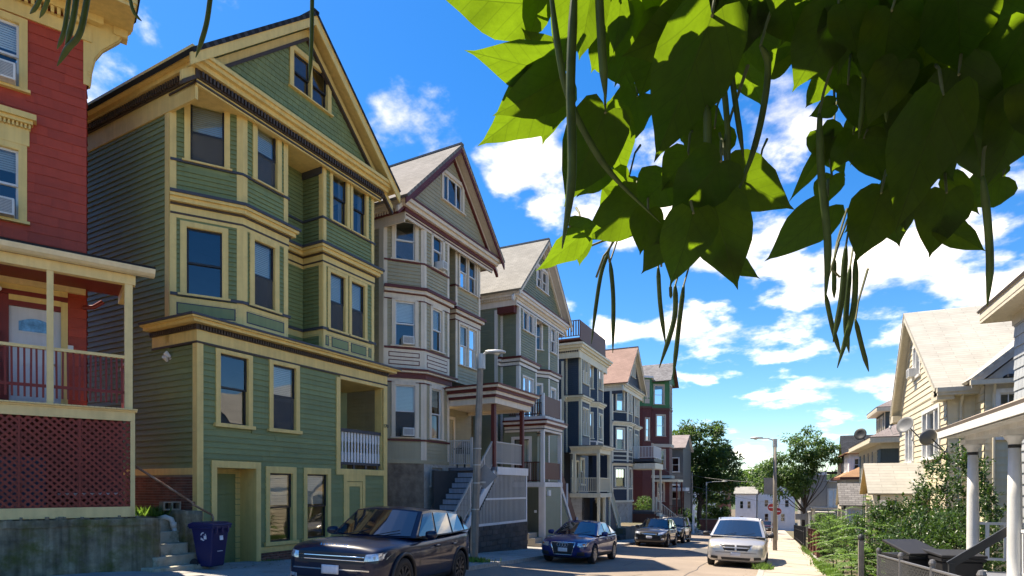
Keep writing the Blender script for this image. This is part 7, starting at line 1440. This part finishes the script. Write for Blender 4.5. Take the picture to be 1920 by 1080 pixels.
def tree(label,x,y,h,crown,nclump,per,L,w,m,trunk_r,clump_r,name='tree',droop=.2,base=0,limbs=9,shape=None,group=None):
    """crown: list of ellipsoids (cx,cy,cz,rx,ry,rz)"""
    z0=zg(x,y)+.05; t=thing(name,label,'tree',(x,y,z0),group=group); V=[];Fs=[]; cl=[]
    for _ in range(nclump):
        e=random.choices(crown,[q[3]*q[4]*q[5] for q in crown])[0]; v=rv(); v=v.normalized()*(v.length**.45); cl.append(Vector((e[0]+v.x*e[3],e[1]+v.y*e[4],e[2]+v.z*e[5])))
    for c in cl:
        R_=clump_r*random.uniform(.6,1.3)
        for _ in range(int(per*random.uniform(.5,1.4))):
            o=rv(1); p=c+Vector((o.x,o.y,o.z*.6))*R_; d=(o+Vector((0,0,-droop))+rv(.5)); add_leaf(V,Fs,p,d,Vector((0,0,1))+rv(.7),L*random.uniform(.6,1.3),w*random.uniform(.7,1.3))
    cr=build_leaves(V,Fs,'crown',m,t); top=max(e[2]+e[5]*.4 for e in crown)
    tr=MB(); pts=[(0,0,-.1),(random.uniform(-.1,.1),random.uniform(-.1,.1),h*.3),(random.uniform(-.2,.2),random.uniform(-.2,.2),h*.6),(crown[0][0]*.6,crown[0][1]*.6,top)]; tr.tube(pts,[trunk_r*1.25,trunk_r,trunk_r*.75,trunk_r*.2],10); to=tr.build('trunk',BARK,t,smooth=True)
    for c in random.sample(cl,min(limbs,len(cl))):
        f=random.uniform(.35,.7); s=Vector(pts[1]).lerp(Vector(pts[2]),f); mid=s.lerp(c,.5)+Vector((0,0,-.1*(c-s).length)); MB().tube([tuple(s),tuple(mid),tuple(c)],[trunk_r*.4,trunk_r*.25,trunk_r*.06],6).build('limb',BARK,to)
    return t
tree('big dark green tree with a dense rounded crown beyond the oxblood house',-9.6,85,8,[(0,0,11.6,4.0,4.0,3.3),(1.2,0,8.6,4.2,4,3.0),(-1.4,0,8.2,3.6,3.6,2.6),(1.0,0,5.6,3.6,3,2.0)],230,95,.42,.26,LD,.32,.95,name='street_tree')
tree('airy light green tree with a thin forked trunk by the iron railing',2.35,60,6,[(0.2,0,8.6,2.0,2.0,1.6),(-1.3,0,6.6,2.3,2,1.3),(1.5,0,7.8,1.7,1.7,1.0),(-1.9,0,4.9,2.2,2,1.1),(-.6,0,5.8,1.8,1.8,.9)],120,80,.34,.14,LM,.14,.62,name='street_tree',droop=.5,limbs=14)
tree('pale leafy tree over the roofs behind the no entry signs',-2.5,150,7,[(0,0,9,6,5,4),(-7,0,8,5,4,3.5),(6,0,8,5,4,3.0)],120,60,.8,.5,LM,.3,1.8)
tree('dark bushy tree at the foot of the big tree',-8.7,92,3,[(0,0,3.2,2.2,2,2.2),(.8,0,2.0,1.8,1.6,1.4)],70,70,.35,.2,LD,.12,.6,name='bushy_tree')
# wooded hills far off
def woods():
    V=[];Fs=[]
    for i in range(5200):
        a=random.uniform(-.9,.75); d=random.uniform(260,620); x=d*math.sin(a); y=d*math.cos(a); hh=(d-200)*.040+6*math.sin(a*9)+random.uniform(-5,0)
        for _ in range(5): add_leaf(V,Fs,Vector((x,y,hh-8))+rv(7),rv(1),Vector((0,-.3,1))+rv(.6),random.uniform(4,7),random.uniform(3,5))
    o=build_leaves(V,Fs,'far_woods',LD,None); tag(o,'wooded hillside behind the far houses','woods',kind='stuff')
woods()
hl=MB(); n=40
for i in range(n+1):
    a=-1.3+2.6*i/n
    for d,z in ((230,-6.6),(320,0),(640,14),(900,-8)): hl.v.append((d*math.sin(a),d*math.cos(a),z))
for i in range(n):
    for k in range(3): a=i*4+k; hl.f.append((a,a+1,a+5,a+4))
hl.build('hills',mat('hill_earth',(.05,.07,.03),rough=1),None)['kind']='structure'
def shrub(label,x,y,ells,n,L,w,m,name='shrub',group='yard shrubs',stems=6):
    t=thing(name,label,'shrub',(x,y,zg(x,y)+.1),group=group); V=[];Fs=[]; tw=[]
    for _ in range(n//14):
        e=random.choices(ells,[q[3]*q[4]*q[5] for q in ells])[0]; v=rv(); v=v.normalized()*(v.length**.4); c=Vector((e[0]+v.x*e[3],e[1]+v.y*e[4],max(.1,e[2]+v.z*e[5]))); ax=(v+Vector((0,0,.5))+rv(.5)).normalized(); tw.append((c,ax))
        for k in range(14):
            p=c+ax*(k*.022)+rv(.05); d=(ax*.4+rv(1)); add_leaf(V,Fs,p,d,Vector((0,0,1))+rv(.6),L*random.uniform(.6,1.25),w*random.uniform(.7,1.2))
    f=build_leaves(V,Fs,'foliage',m,t); f['kind']='stuff'
    s=MB()
    for c,ax in random.sample(tw,min(len(tw),stems*4)): s.tube([(c.x*.2,c.y*.2,0),(c.x*.6,c.y*.6,c.z*.6),tuple(c)],[.02,.012,.005],5)
    s.build('stem',BARK,t); return t
shrub('tall dark shrub climbing between the white columns and the cream house',4.15,18.6,[(0,0,1.9,.75,1.2,1.5),(.1,-1.0,1.3,.7,.9,1.3),(-.3,.8,1.3,.7,.9,1.2),(.2,-.2,3.0,.4,.7,.6)],9000,.11,.06,LSH)
shrub('dense dark shrub in the shade behind the black bins',3.2,15.6,[(0,0,.9,.8,1.1,.9),(-.2,.9,.8,.7,.8,.8),(.2,-.9,.9,.6,.7,.9)],7000,.11,.055,LSH)
shrub('leafy mid green shrub below the entry hood of the cream house',3.0,20.6,[(0,0,1.0,.9,1.2,1.1),(.3,-.8,1.2,.7,.8,1.0),(-.3,.9,.9,.6,.8,.9)],8000,.11,.055,LSH)
shrub('low green shrub in front of the grey hooded porch',2.5,30.5,[(0,0,.8,.7,1.3,.9),(.2,1.2,.9,.6,.8,.8)],4500,.12,.06,LM)
shrub('rounded shrub by the brown picket fence',2.4,34.5,[(0,0,.9,.7,1.2,1.0)],3500,.13,.07,LM)
shrub('hedge bush below the red porch stairs',-9.6,69,[(0,0,1.2,1.0,1.2,1.3),(.8,.5,.8,.8,.8,.8)],3000,.22,.12,LM); shrub('dark hedge seen through the balcony posts of the navy house',-11.6,57,[(0,0,2.6,.8,1.2,.7),(0,0,1.4,.8,1.2,1.2)],3000,.2,.1,LM)
def sapling(label,x,y,h,n,Lr,lean=(0,0)):
    """tree-of-heaven like sapling with long pinnate leaves"""
    t=thing('sapling',label,'sapling',(x,y,zg(x,y)+.1),group='bright green saplings along the fence'); V=[];Fs=[]; st=MB(); st.tube([(0,0,0),(lean[0]*.5,lean[1]*.5,h*.5),(lean[0],lean[1],h)],[.022,.016,.006],6)
    for k in range(n):
        f=.18+.82*k/n; b=Vector((lean[0]*f,lean[1]*f,h*f)); a=k*2.4+random.uniform(-.4,.4); out=Vector((math.cos(a),math.sin(a),.55)); Lk=Lr*random.uniform(.7,1.15); pts=[]
        for i in range(11):
            s=i/10; p=b+out*(Lk*s)+Vector((0,0,-.55*Lk*s*s)); pts.append(p)
        st.tube([tuple(p) for p in pts[::3]],[.006,.005,.004,.003],4)
        for i in range(1,11):
            d=(pts[i]-pts[i-1]).normalized(); sd=d.cross(Vector((0,0,1))).normalized()
            for s in (-1,1): add_leaf(V,Fs,pts[i],sd*s+d*.5+Vector((0,0,-.25))+rv(.15),Vector((0,0,1))+rv(.25),Lk*.24*(1.15-abs(i/10-.45)),Lk*.085)
        add_leaf(V,Fs,pts[-1],d,Vector((0,0,1)),Lk*.2,Lk*.08)
    o=build_leaves(V,Fs,'foliage',LBR,t); o['kind']='stuff'; st.build('stem',LSH,t); return t
for i,(x,y,h,n,L_,ln,lab) in enumerate(((1.75,19.5,1.2,12,.7,(.1,-.2),'bright sapling nearest the pavement edge by the lone post'),(2.05,17.6,1.6,14,.75,(.2,-.1),'tall bright sapling leaning over the lone fence post'),(1.72,21.8,1.3,12,.7,(-.1,.1),'bright sapling at the pavement edge before the hooded porch'),(2.3,20.0,2.0,14,.8,(.1,.2),'tallest bright sapling below the cream entry hood'),(1.70,16.6,.9,12,.6,(-.05,-.2),'low bright sapling spilling onto the pavement'),(2.0,24.0,2.1,14,.85,(-.3,.2),'bright sapling arching in front of the grey hood'),(1.85,15.7,1.0,12,.55,(0,-.1),'small bright sapling between post and chain link fence'),(2.5,22.2,2.6,12,.6,(.1,0),'slender upright sapling reaching above the cream entry hood'))): sapling(lab,x,y,h,n,L_,ln)
def tuft(label,x,y,rx,ry,n,h,m=GRS_,name='weeds',z=.12):
    V=[];Fs=[]
    for _ in range(n):
        px,py=random.gauss(0,rx*.5),random.gauss(0,ry*.5); p=Vector((px,py,zg(x+px,y+py)-zg(x,y))); d=Vector((random.uniform(-.7,.7),random.uniform(-.7,.7),1)); add_leaf(V,Fs,p,d,rv(1),h*random.uniform(.4,1.2),h*.16)
    o=build_leaves(V,Fs,name,m,None); o.location=(x,y,zg(x,y)+z); tag(o,label,'weeds','weed tufts'); o['kind']='stuff'; return o
tuft('low leafy weeds round the foot of the near lamp post',-8.2,15.7,.5,.35,500,.16,LBR); tuft('grass tuft at the kerb beside the minivan wheel',-.35,20.6,.25,.5,300,.22); tuft('weeds along the edge of the sunlit pavement',1.5,22,.22,4,1600,.2,LBR); tuft('weeds along the far edge of the sunlit pavement',1.5,34,.18,6,900,.2); tuft('small lawn patch before the navy house',-11.6,42.5,1.2,2.4,2600,.18,GRS_,'lawn',.72); tuft('weeds by the sage house concrete steps',-10.4,25.6,.2,.3,160,.14,LBR); tuft('weeds at the top of the worn concrete steps',-13.2,9.1,.25,.3,260,.25,LBR,z=1.25); tuft('dry leaves and weeds at the brick base of the green house',-12.1,11.6,.1,.4,80,.08,GRS_)
def litter(label,boxes,n,m,name='fallen_leaves'):
    V=[];Fs=[]
    for _ in range(n):
        x0,x1,y0,y1,dz=random.choice(boxes); x,y=random.uniform(x0,x1),random.uniform(y0,y1); a=random.uniform(0,6.28); add_leaf(V,Fs,Vector((x,y,zg(x,y)+dz+.008)),Vector((math.cos(a),math.sin(a),random.uniform(0,.25))),Vector((0,0,1)),random.uniform(.03,.09),random.uniform(.02,.05))
    o=build_leaves(V,Fs,name,m,None); tag(o,label,'leaves',kind='stuff')
DRY=mat('dry_leaf',(.14,.10,.05),rough=.9,var=.4,nscale=4)
litter('scattered dry leaves and grit along the left gutter and pavement',[(-7.6,-7.2,9,50,.008),(-10.6,-7.8,12,40,.13),(-12.4,-11,9,15,.12)],420,DRY); litter('scattered dry leaves along the right kerb',[(-.9,-.52,9,60,.008),(.9,1.45,8,50,.13)],260,DRY)
# ------------------------------------------------------------------ catalpa branch hanging over the pavement
S_,C_=math.sin(R(YAW)),math.cos(R(YAW))
def ctl():
    m=bpy.data.materials.new('catalpa_leaf'); m.use_nodes=True; nt=m.node_tree; N=nt.nodes; L=nt.links; p=N['Principled BSDF']; p.inputs['Roughness'].default_value=.58; p.inputs['Specular IOR Level'].default_value=.14
    tc=N.new('ShaderNodeTexCoord'); sp=N.new('ShaderNodeSeparateXYZ'); L.new(tc.outputs['Object'],sp.inputs[0]); oi=N.new('ShaderNodeObjectInfo')
    def M(op,a,b=None,clamp=False):
        n=N.new('ShaderNodeMath'); n.operation=op; n.use_clamp=clamp
        for i,x in enumerate((a,b)):
            if x is None: continue
            if isinstance(x,(int,float)): n.inputs[i].default_value=x
            else: L.new(x,n.inputs[i])
        return n.outputs[0]
    ax=M('ABSOLUTE',sp.outputs[0]); rib=M('SUBTRACT',1,M('DIVIDE',ax,.014),True)
    ph=M('FRACT',M('MULTIPLY',M('SUBTRACT',M('ADD',sp.outputs[1],.02),M('MULTIPLY',ax,.75)),5.2)); tri=M('ABSOLUTE',M('SUBTRACT',ph,.5)); lat=M('SUBTRACT',1,M('DIVIDE',tri,.045),True)
    ns=N.new('ShaderNodeTexNoise'); ns.inputs['Scale'].default_value=9; ns.inputs['Detail'].default_value=5; ns.inputs['W' if 0 else 'Roughness'].default_value=.6; L.new(tc.outputs['Object'],ns.inputs['Vector'])
    vor=N.new('ShaderNodeTexVoronoi'); vor.feature='DISTANCE_TO_EDGE'; vor.inputs['Scale'].default_value=26; L.new(tc.outputs['Object'],vor.inputs['Vector']); ret=M('SUBTRACT',1,M('DIVIDE',vor.outputs['Distance'],.06),True)
    vein=M('MAXIMUM',M('MULTIPLY',rib,1.0),M('MAXIMUM',M('MULTIPLY',lat,.75),M('MULTIPLY',ret,.22)))
    val=M('ADD',.72,M('MULTIPLY',ns.outputs['Fac'],.5)); val=M('MULTIPLY',val,M('ADD',.85,M('MULTIPLY',oi.outputs['Random'],.3)))
    def colr(c,k):
        v=N.new('ShaderNodeVectorMath'); v.operation='SCALE'; v.inputs[0].default_value=c; L.new(val,v.inputs['Scale']); mx=N.new('ShaderNodeMix'); mx.data_type='RGBA'; L.new(v.outputs[0],mx.inputs['A']); mx.inputs['B'].default_value=(*k,1); L.new(M('MULTIPLY',vein,.75),mx.inputs['Factor']); return mx.outputs['Result']
    L.new(colr((.010,.022,.004),(.035,.05,.013)),p.inputs['Base Color']); t=N.new('ShaderNodeBsdfTranslucent'); L.new(colr((.15,.255,.010),(.06,.105,.006)),t.inputs[0])
    b=N.new('ShaderNodeBump'); b.inputs['Strength'].default_value=.3; b.inputs['Distance'].default_value=.003; L.new(M('ADD',vein,M('MULTIPLY',ns.outputs['Fac'],.6)),b.inputs['Height']); L.new(b.outputs[0],p.inputs['Normal'])
    ms=N.new('ShaderNodeMixShader'); ms.inputs[0].default_value=.55; L.new(p.outputs[0],ms.inputs[1]); L.new(t.outputs[0],ms.inputs[2]); L.new(ms.outputs[0],N['Material Output'].inputs[0]); return m
CL=ctl(); POD=mat('seed_pod',(.038,.062,.014),rough=.5,var=.35,nscale=22,spec=.22,streak=.2); TWG=mat('green_twig',(.09,.10,.045),rough=.7,var=.2)
def leaf_mesh(k):
    rnd=random.Random(k); half=[(0,0.0),(.10,-.075),(.25,-.115),(.40,-.06),(.495,.07),(.525,.22),(.49,.38),(.41,.53),(.30,.67),(.19,.79),(.10,.89),(.04,.96),(0,1.06)]
    o=[(x,y) for x,y in half]+[(-x,y) for x,y in half[-2:0:-1]]; c=(0,.36); rings=7; V=[]; F=[]; n=len(o); fold=rnd.uniform(.04,.22); curl=rnd.uniform(-.08,.26); und=rnd.uniform(.03,.075); tw=rnd.uniform(-.12,.12); ph=rnd.uniform(0,6)
    def z(x,y): return abs(x)*fold-curl*(y-.2)**2+und*math.sin(y*9+ph+x*3)*abs(x)*2.4+tw*x*y-.12*x*x
    V.append((c[0],c[1],z(*c)))
    for r in range(1,rings+1):
        f=r/rings
        for i,(x,y) in enumerate(o): jx=1+rnd.uniform(-.035,.03)*(r==rings); px,py=c[0]+(x-c[0])*f*jx,c[1]+(y-c[1])*f; V.append((px,py,z(px,py)))
    for i in range(n): F.append((0,1+i,1+(i+1)%n))
    for r in range(rings-1):
        for i in range(n): a=1+r*n; b=a+n; j=(i+1)%n; F.append((a+i,b+i,b+j,a+j))
    me=bpy.data.meshes.new('leaf'); me.from_pydata(V,[],F); me.materials.append(CL)
    for p in me.polygons: p.use_smooth=True
    return me
LMESH=[leaf_mesh(k) for k in range(10)]
cat_=thing('catalpa_tree','catalpa tree with huge heart-shaped leaves and long hanging bean pods','tree',(1.85,.9,zg(1.85,.9)+.1))
CO=cat_.location
def cp(px,py,t):
    k=(px-960)/1110; return Vector(((-S_+C_*k)*t,(C_+S_*k)*t,EYE+(915-py)/1110*t))
def leaf(b,tip,wpx,t0,t1=None,roll=0,k=None):
    """blade turned to the sky: its top faces sun and away from the pavement, the underside shows from below"""
    P=cp(*b,t0); cam0=Vector((0,0,EYE)); ray=cp(*tip,1.0)-cam0; view=(P-cam0).normalized()
    nt=(SUN_DIR*random.uniform(.35,.75)+view*random.uniform(.65,.95)+rv(.28)).normalized()
    q=ray.dot(nt); t1=(P-cam0).dot(nt)/q if q>.25 else t0
    t1=min(max(t1,t0*.72),t0*1.35); d=cam0+ray*t1-P; L=d.length; y=d.normalized()
    nt=(nt-y*nt.dot(y)).normalized(); n=-nt; x=y.cross(n).normalized(); fs=math.sqrt(max(.25,1-x.dot(view)**2)); M=Matrix((x,y,n)).transposed().to_4x4(); M.translation=P-CO
    o=bpy.data.objects.new('leaf',LMESH[random.randrange(10) if k is None else k]); col.objects.link(o); o.parent=cat_; sx=wpx/1110*t0*.84/fs; o.matrix_basis=M@Matrix.Diagonal((sx,L/1.06,(sx+L)*.5,1))
    return P
def petiole(P,to,r=.0028):
    m=P.lerp(to,.5)+Vector((0,0,.02)); MB().tube([tuple(q-CO) for q in (P,m,to)],[r,r,r*1.3],6).build('petiole',TWG,cat_,smooth=True)
# (base, tip, width px, distance base, distance tip, roll)
LV=[((992,8),(818,-6),150,1.5,1.45,.2),((1015,-12),(990,84),78,1.45,1.45,.5),((1050,135),(872,100),112,1.4,1.35,.15),((1046,150),(900,282),140,1.42,1.36,-.1),((1050,146),(925,222),112,1.34,1.3,.2),((1135,212),(1056,396),150,1.3,1.27,.1),((1195,180),(1128,300),112,1.6,1.6,-.2),((1170,200),(1130,285),80,1.7,1.7,.3),((1335,30),(1226,318),205,1.0,.96,.1),((1352,302),(1258,410),150,1.1,1.08,-.2),((1200,380),(1090,452),120,1.5,1.45,.1),((1092,438),(1006,516),60,1.45,1.42,.5),((1068,425),(1132,432),52,1.4,1.4,0),((1300,400),(1262,545),130,1.15,1.12,.2),((1338,380),(1385,548),150,1.18,1.14,-.2),((1352,478),(1425,522),54,1.25,1.25,.4),((1362,325),(1490,392),128,1.35,1.3,.1),((1250,335),(1190,395),110,1.4,1.4,.3),((1215,395),(1200,480),80,1.4,1.4,.3),((1430,115),(1500,55),90,1.5,1.5,0),((1385,95),(1432,205),86,1.5,1.48,.1),((1440,128),(1512,84),58,1.35,1.35,.6),((1570,20),(1486,182),150,1.15,1.12,.1),((1575,115),(1642,198),84,1.5,1.48,.1),((1672,20),(1648,186),140,1.1,1.08,-.1),((1795,-20),(1805,150),170,1.05,1.0,.1),((1930,40),(1838,215),150,1.05,1.05,.2),((1768,180),(1676,436),168,1.05,1.0,.05),((1798,140),(1856,372),150,1.1,1.06,-.1),((1930,170),(1858,362),140,1.1,1.1,.2),((1552,388),(1434,502),104,1.35,1.3,.1),((1652,362),(1608,498),124,1.25,1.22,-.1),((1775,362),(1742,486),116,1.3,1.28,.2),((1765,425),(1856,474),60,1.35,1.35,.4),((1780,335),(1840,405),56,1.4,1.4,.3),((1565,195),(1516,218),46,1.4,1.4,.4),((1562,258),(1478,380),46,1.5,1.5,.7),((1590,160),(1622,256),62,1.3,1.3,.3),((1545,150),(1512,205),54,1.5,1.5,.2),((1540,245),(1585,330),80,1.5,1.5,-.3),((1600,250),(1560,330),70,1.4,1.4,.3),((1620,260),(1660,345),90,1.3,1.3,-.2),((1560,330),(1535,395),64,1.5,1.5,.2),((1690,330),(1700,440),110,1.35,1.33,.2),((1240,60),(1200,190),150,1.25,1.22,.2),((1290,290),(1240,360),100,1.35,1.35,.1),((1140,60),(1190,180),120,1.3,1.28,-.3),((1100,20),(1150,120),90,1.5,1.5,.3),((1400,10),(1370,120),120,1.2,1.2,.2),((1470,-30),(1500,90),150,1.15,1.12,-.2),((1250,-30),(1180,110),170,1.2,1.15,.1),((1330,-40),(1400,95),150,1.15,1.1,-.1),((1420,330),(1390,380),60,1.5,1.5,.2),((1300,215),(1350,300),100,1.5,1.5,.1),((1340,240),(1300,330),120,1.45,1.45,-.1),((1880,330),(1800,395),110,1.45,1.4,.2),((1720,250),(1790,350),130,1.3,1.3,.3),((1640,200),(1600,320),110,1.45,1.4,-.2),((1660,350),(1690,470),120,1.4,1.38,.1),((1130,310),(1080,370),80,1.5,1.5,-.3),((1180,330),(1120,400),90,1.6,1.6,.2),((1260,430),(1205,520),90,1.35,1.3,.3)]
for a in LV:
    P=leaf(a[0],a[1],a[2]*.9,*a[3:5],roll=a[5]); q=Vector(a[1])-Vector(a[0]); 
    if q.length>95 and random.random()<.75: w_=Matrix.Rotation(random.choice((-1,1))*random.uniform(.4,.95),2)@q*random.uniform(.5,.75); leaf(a[0],tuple(Vector(a[0])+w_),w_.length*.75,a[3]+random.uniform(.06,.2),roll=random.uniform(-.4,.4))
    top=cp(a[0][0]+random.uniform(-20,50),min(a[0][1]-random.uniform(50,90),-60 if a[0][1]<130 else 999),a[3]+random.uniform(.05,.2)); petiole(P,P.lerp(top,min(1,.16/max(.01,(top-P).length))))
# fillers making the dark upper right mass
random.seed(11)
for x0,x1,y0,y1,n in ((1160,1420,-90,60,26),(1560,1920,-90,90,30),(1640,1930,60,200,26),(1420,1600,-100,10,14),(1060,1200,-90,10,11)):
    for _ in range(n):
        bx,by=random.uniform(x0,x1),random.uniform(y0,y1); a=random.uniform(-.5,.5); Lp=random.uniform(95,175); tt=random.uniform(1.05,1.75); leaf((bx,by),(bx+Lp*math.sin(a),by+Lp*math.cos(a)),Lp*random.uniform(.6,.85),tt,tt-.04,random.uniform(-.5,.5))
SHAFT=[cp(x,y,t) for x,y,t in ((1490,440,1.25),(1425,360,1.25),(1465,80,1.45),(1408,150,1.4),(1612,420,1.2),(1606,155,1.4),(1160,420,1.4),(1755,430,1.25),(1550,330,1.4))]
# canopy above the picture, joined: shades the leaves below
V=[];Fs=[]
n=0
while n<1500:
    X,Y,z=random.uniform(-1.3,3.0),random.uniform(-1.6,3.4),random.uniform(2.5,4.6); fw=-S_*X+C_*Y; rt=C_*X+S_*Y
    if X<-.08-.53*(z-2.45): continue
    pz=Vector((X,Y,z))
    if any(((pz-q)-SUN_DIR*(pz-q).dot(SUN_DIR)).length<.19 for q in SHAFT): continue
    if fw>.05 and z<EYE+.86*fw+.12 and rt/fw<.95: continue
    if math.sqrt(X*X+Y*Y)<.5 and z<2.6: continue
    me=LMESH[n%10]; L=random.uniform(.16,.26); E=Matrix.Translation(Vector((X,Y,z))-CO)@Matrix.Rotation(random.uniform(0,6.28),4,'Z')@Matrix.Rotation(R(random.uniform(-75,-20)),4,'X')@Matrix.Diagonal((L*.8,L,L*.8,1)); i=len(V); V+=[tuple(E@v.co) for v in me.vertices]; Fs+=[tuple(q+i for q in f.vertices) for f in me.polygons]; n+=1
o=build_leaves(V,Fs,'upper_foliage',CL,cat_); o['kind']='stuff'
# pods: list of pixel paths, pixel widths, distance
PD=[([(1078,-40),(1070,150),(1072,330),(1054,466)],26,1.05),([(1030,-40),(1048,100),(1066,180),(1100,255),(1150,330),(1238,417)],19,1.15),([(1122,-40),(1128,80),(1136,188)],24,1.05),([(1326,200),(1327,305)],22,1.1),([(1352,120),(1362,210),(1368,312)],16,1.15),([(1368,110),(1380,200),(1395,300)],15,1.15),([(1426,86),(1440,118),(1434,190),(1412,285),(1372,388)],18,1.15),([(1536,214),(1540,330),(1552,460),(1547,566)],20,1.2),([(1842,330),(1852,420),(1856,500),(1851,574)],19,1.15),([(1142,470),(1128,510),(1118,570),(1109,645)],11,2.0),([(1144,490),(1150,560),(1149,662)],12,2.0),([(1234,500),(1238,570),(1248,645)],12,1.8),([(1266,535),(1264,600),(1236,690)],14,1.75),([(1282,535),(1272,620),(1262,712)],13,1.8),([(1257,536),(1258,560)],9,1.8),([(1548,552),(1560,610),(1577,668)],12,1.8),([(1564,485),(1564,560)],12,1.8),([(1586,462),(1578,560),(1562,642)],16,1.7),([(1604,485),(1600,580),(1570,690)],15,1.7),([(1594,500),(1586,600),(1592,662)],14,1.75),([(1604,600),(1616,650),(1629,697)],12,1.8),([(172,-60),(152,55),(126,92),(107,124)],15,1.5),([(150,-60),(138,30),(122,92)],14,1.5),([(136,-60),(122,50),(107,92)],11,1.55),([(100,-60),(72,5),(56,26)],10,1.6),([(108,-60),(88,5),(74,34)],10,1.6),([(236,-60),(248,15),(266,40)],9,1.6),([(400,-60),(388,40),(367,108)],13,1.5),([(586,-60),(584,80),(580,152)],11,1.5),([(1622,100),(1618,190),(1610,260)],14,1.25),([(1660,120),(1662,230)],15,1.2),([(1360,255),(1366,310)],12,1.2)]
def smooth(pts,n=18):
    out=[]; m=len(pts)-1
    for i in range(n+1):
        u=i/n*m; k=min(int(u),m-1); f=u-k; p0,p1,p2,p3=pts[max(k-1,0)],pts[k],pts[k+1],pts[min(k+2,m)]; out.append(.5*((2*p1)+(p2-p0)*f+(2*p0-5*p1+4*p2-p3)*f*f+(3*p1-p0-3*p2+p3)*f*f*f))
    return out
for path,w,t in PD:
    pts=smooth([cp(x,y,t+.02*i) for i,(x,y) in enumerate(path)]); r=w/1110*t/2*.70; rr=[r*(.45+.55*min(1,i/3)) if i<3 else r*min(1,.12+.88*((len(pts)-1-i)/5)) if i>len(pts)-6 else r for i in range(len(pts))]
    MB().tube([tuple(p-CO) for p in pts],rr,9).build('seed_pod',POD,cat_,smooth=True)
    top=pts[0]; 
    if path[0][1]>0: MB().tube([tuple(q-CO) for q in (top,top+Vector((.01,.03,.06)),top+Vector((.04,.06,.17)))],[.003,.003,.004],6).build('pod_stalk',TWG,cat_)
# visible twigs and the limbs they hang from
for pth in ([(1143,492),(1140,470),(1165,430),(1195,385),(1215,340)],[(1118,520),(1132,480),(1142,468)],[(1090,468),(1130,452),(1150,446)],[(1575,520),(1560,505),(1572,455),(1590,410)],[(1240,500),(1240,470),(1260,420)]): MB().tube([tuple(cp(x,y,1.7)-CO) for x,y in pth],.0032,6).build('twig',TWG,cat_,smooth=True)
def limb(pts,r): MB().tube([tuple(Vector(p)-CO) for p in pts],r,10).build('limb',BARK,cat_,smooth=True)
limb([(1.85,.9,-.1),(1.83,.92,1.2),(1.75,1.0,2.4),(1.6,1.1,3.2),(1.4,1.2,4.6)],[.16,.14,.12,.10,.05]); limb([(1.75,1.0,2.5),(1.2,1.3,3.05),(.6,1.4,3.05),(0,1.45,3.0),(-.6,1.3,3.05),(-1.3,.95,3.05),(-1.75,.75,3.1)],[.08,.06,.045,.032,.022,.014,.006]); limb([(.6,1.4,3.05),(.3,1.2,2.95),(-.1,1.1,2.85)],[.03,.02,.008])
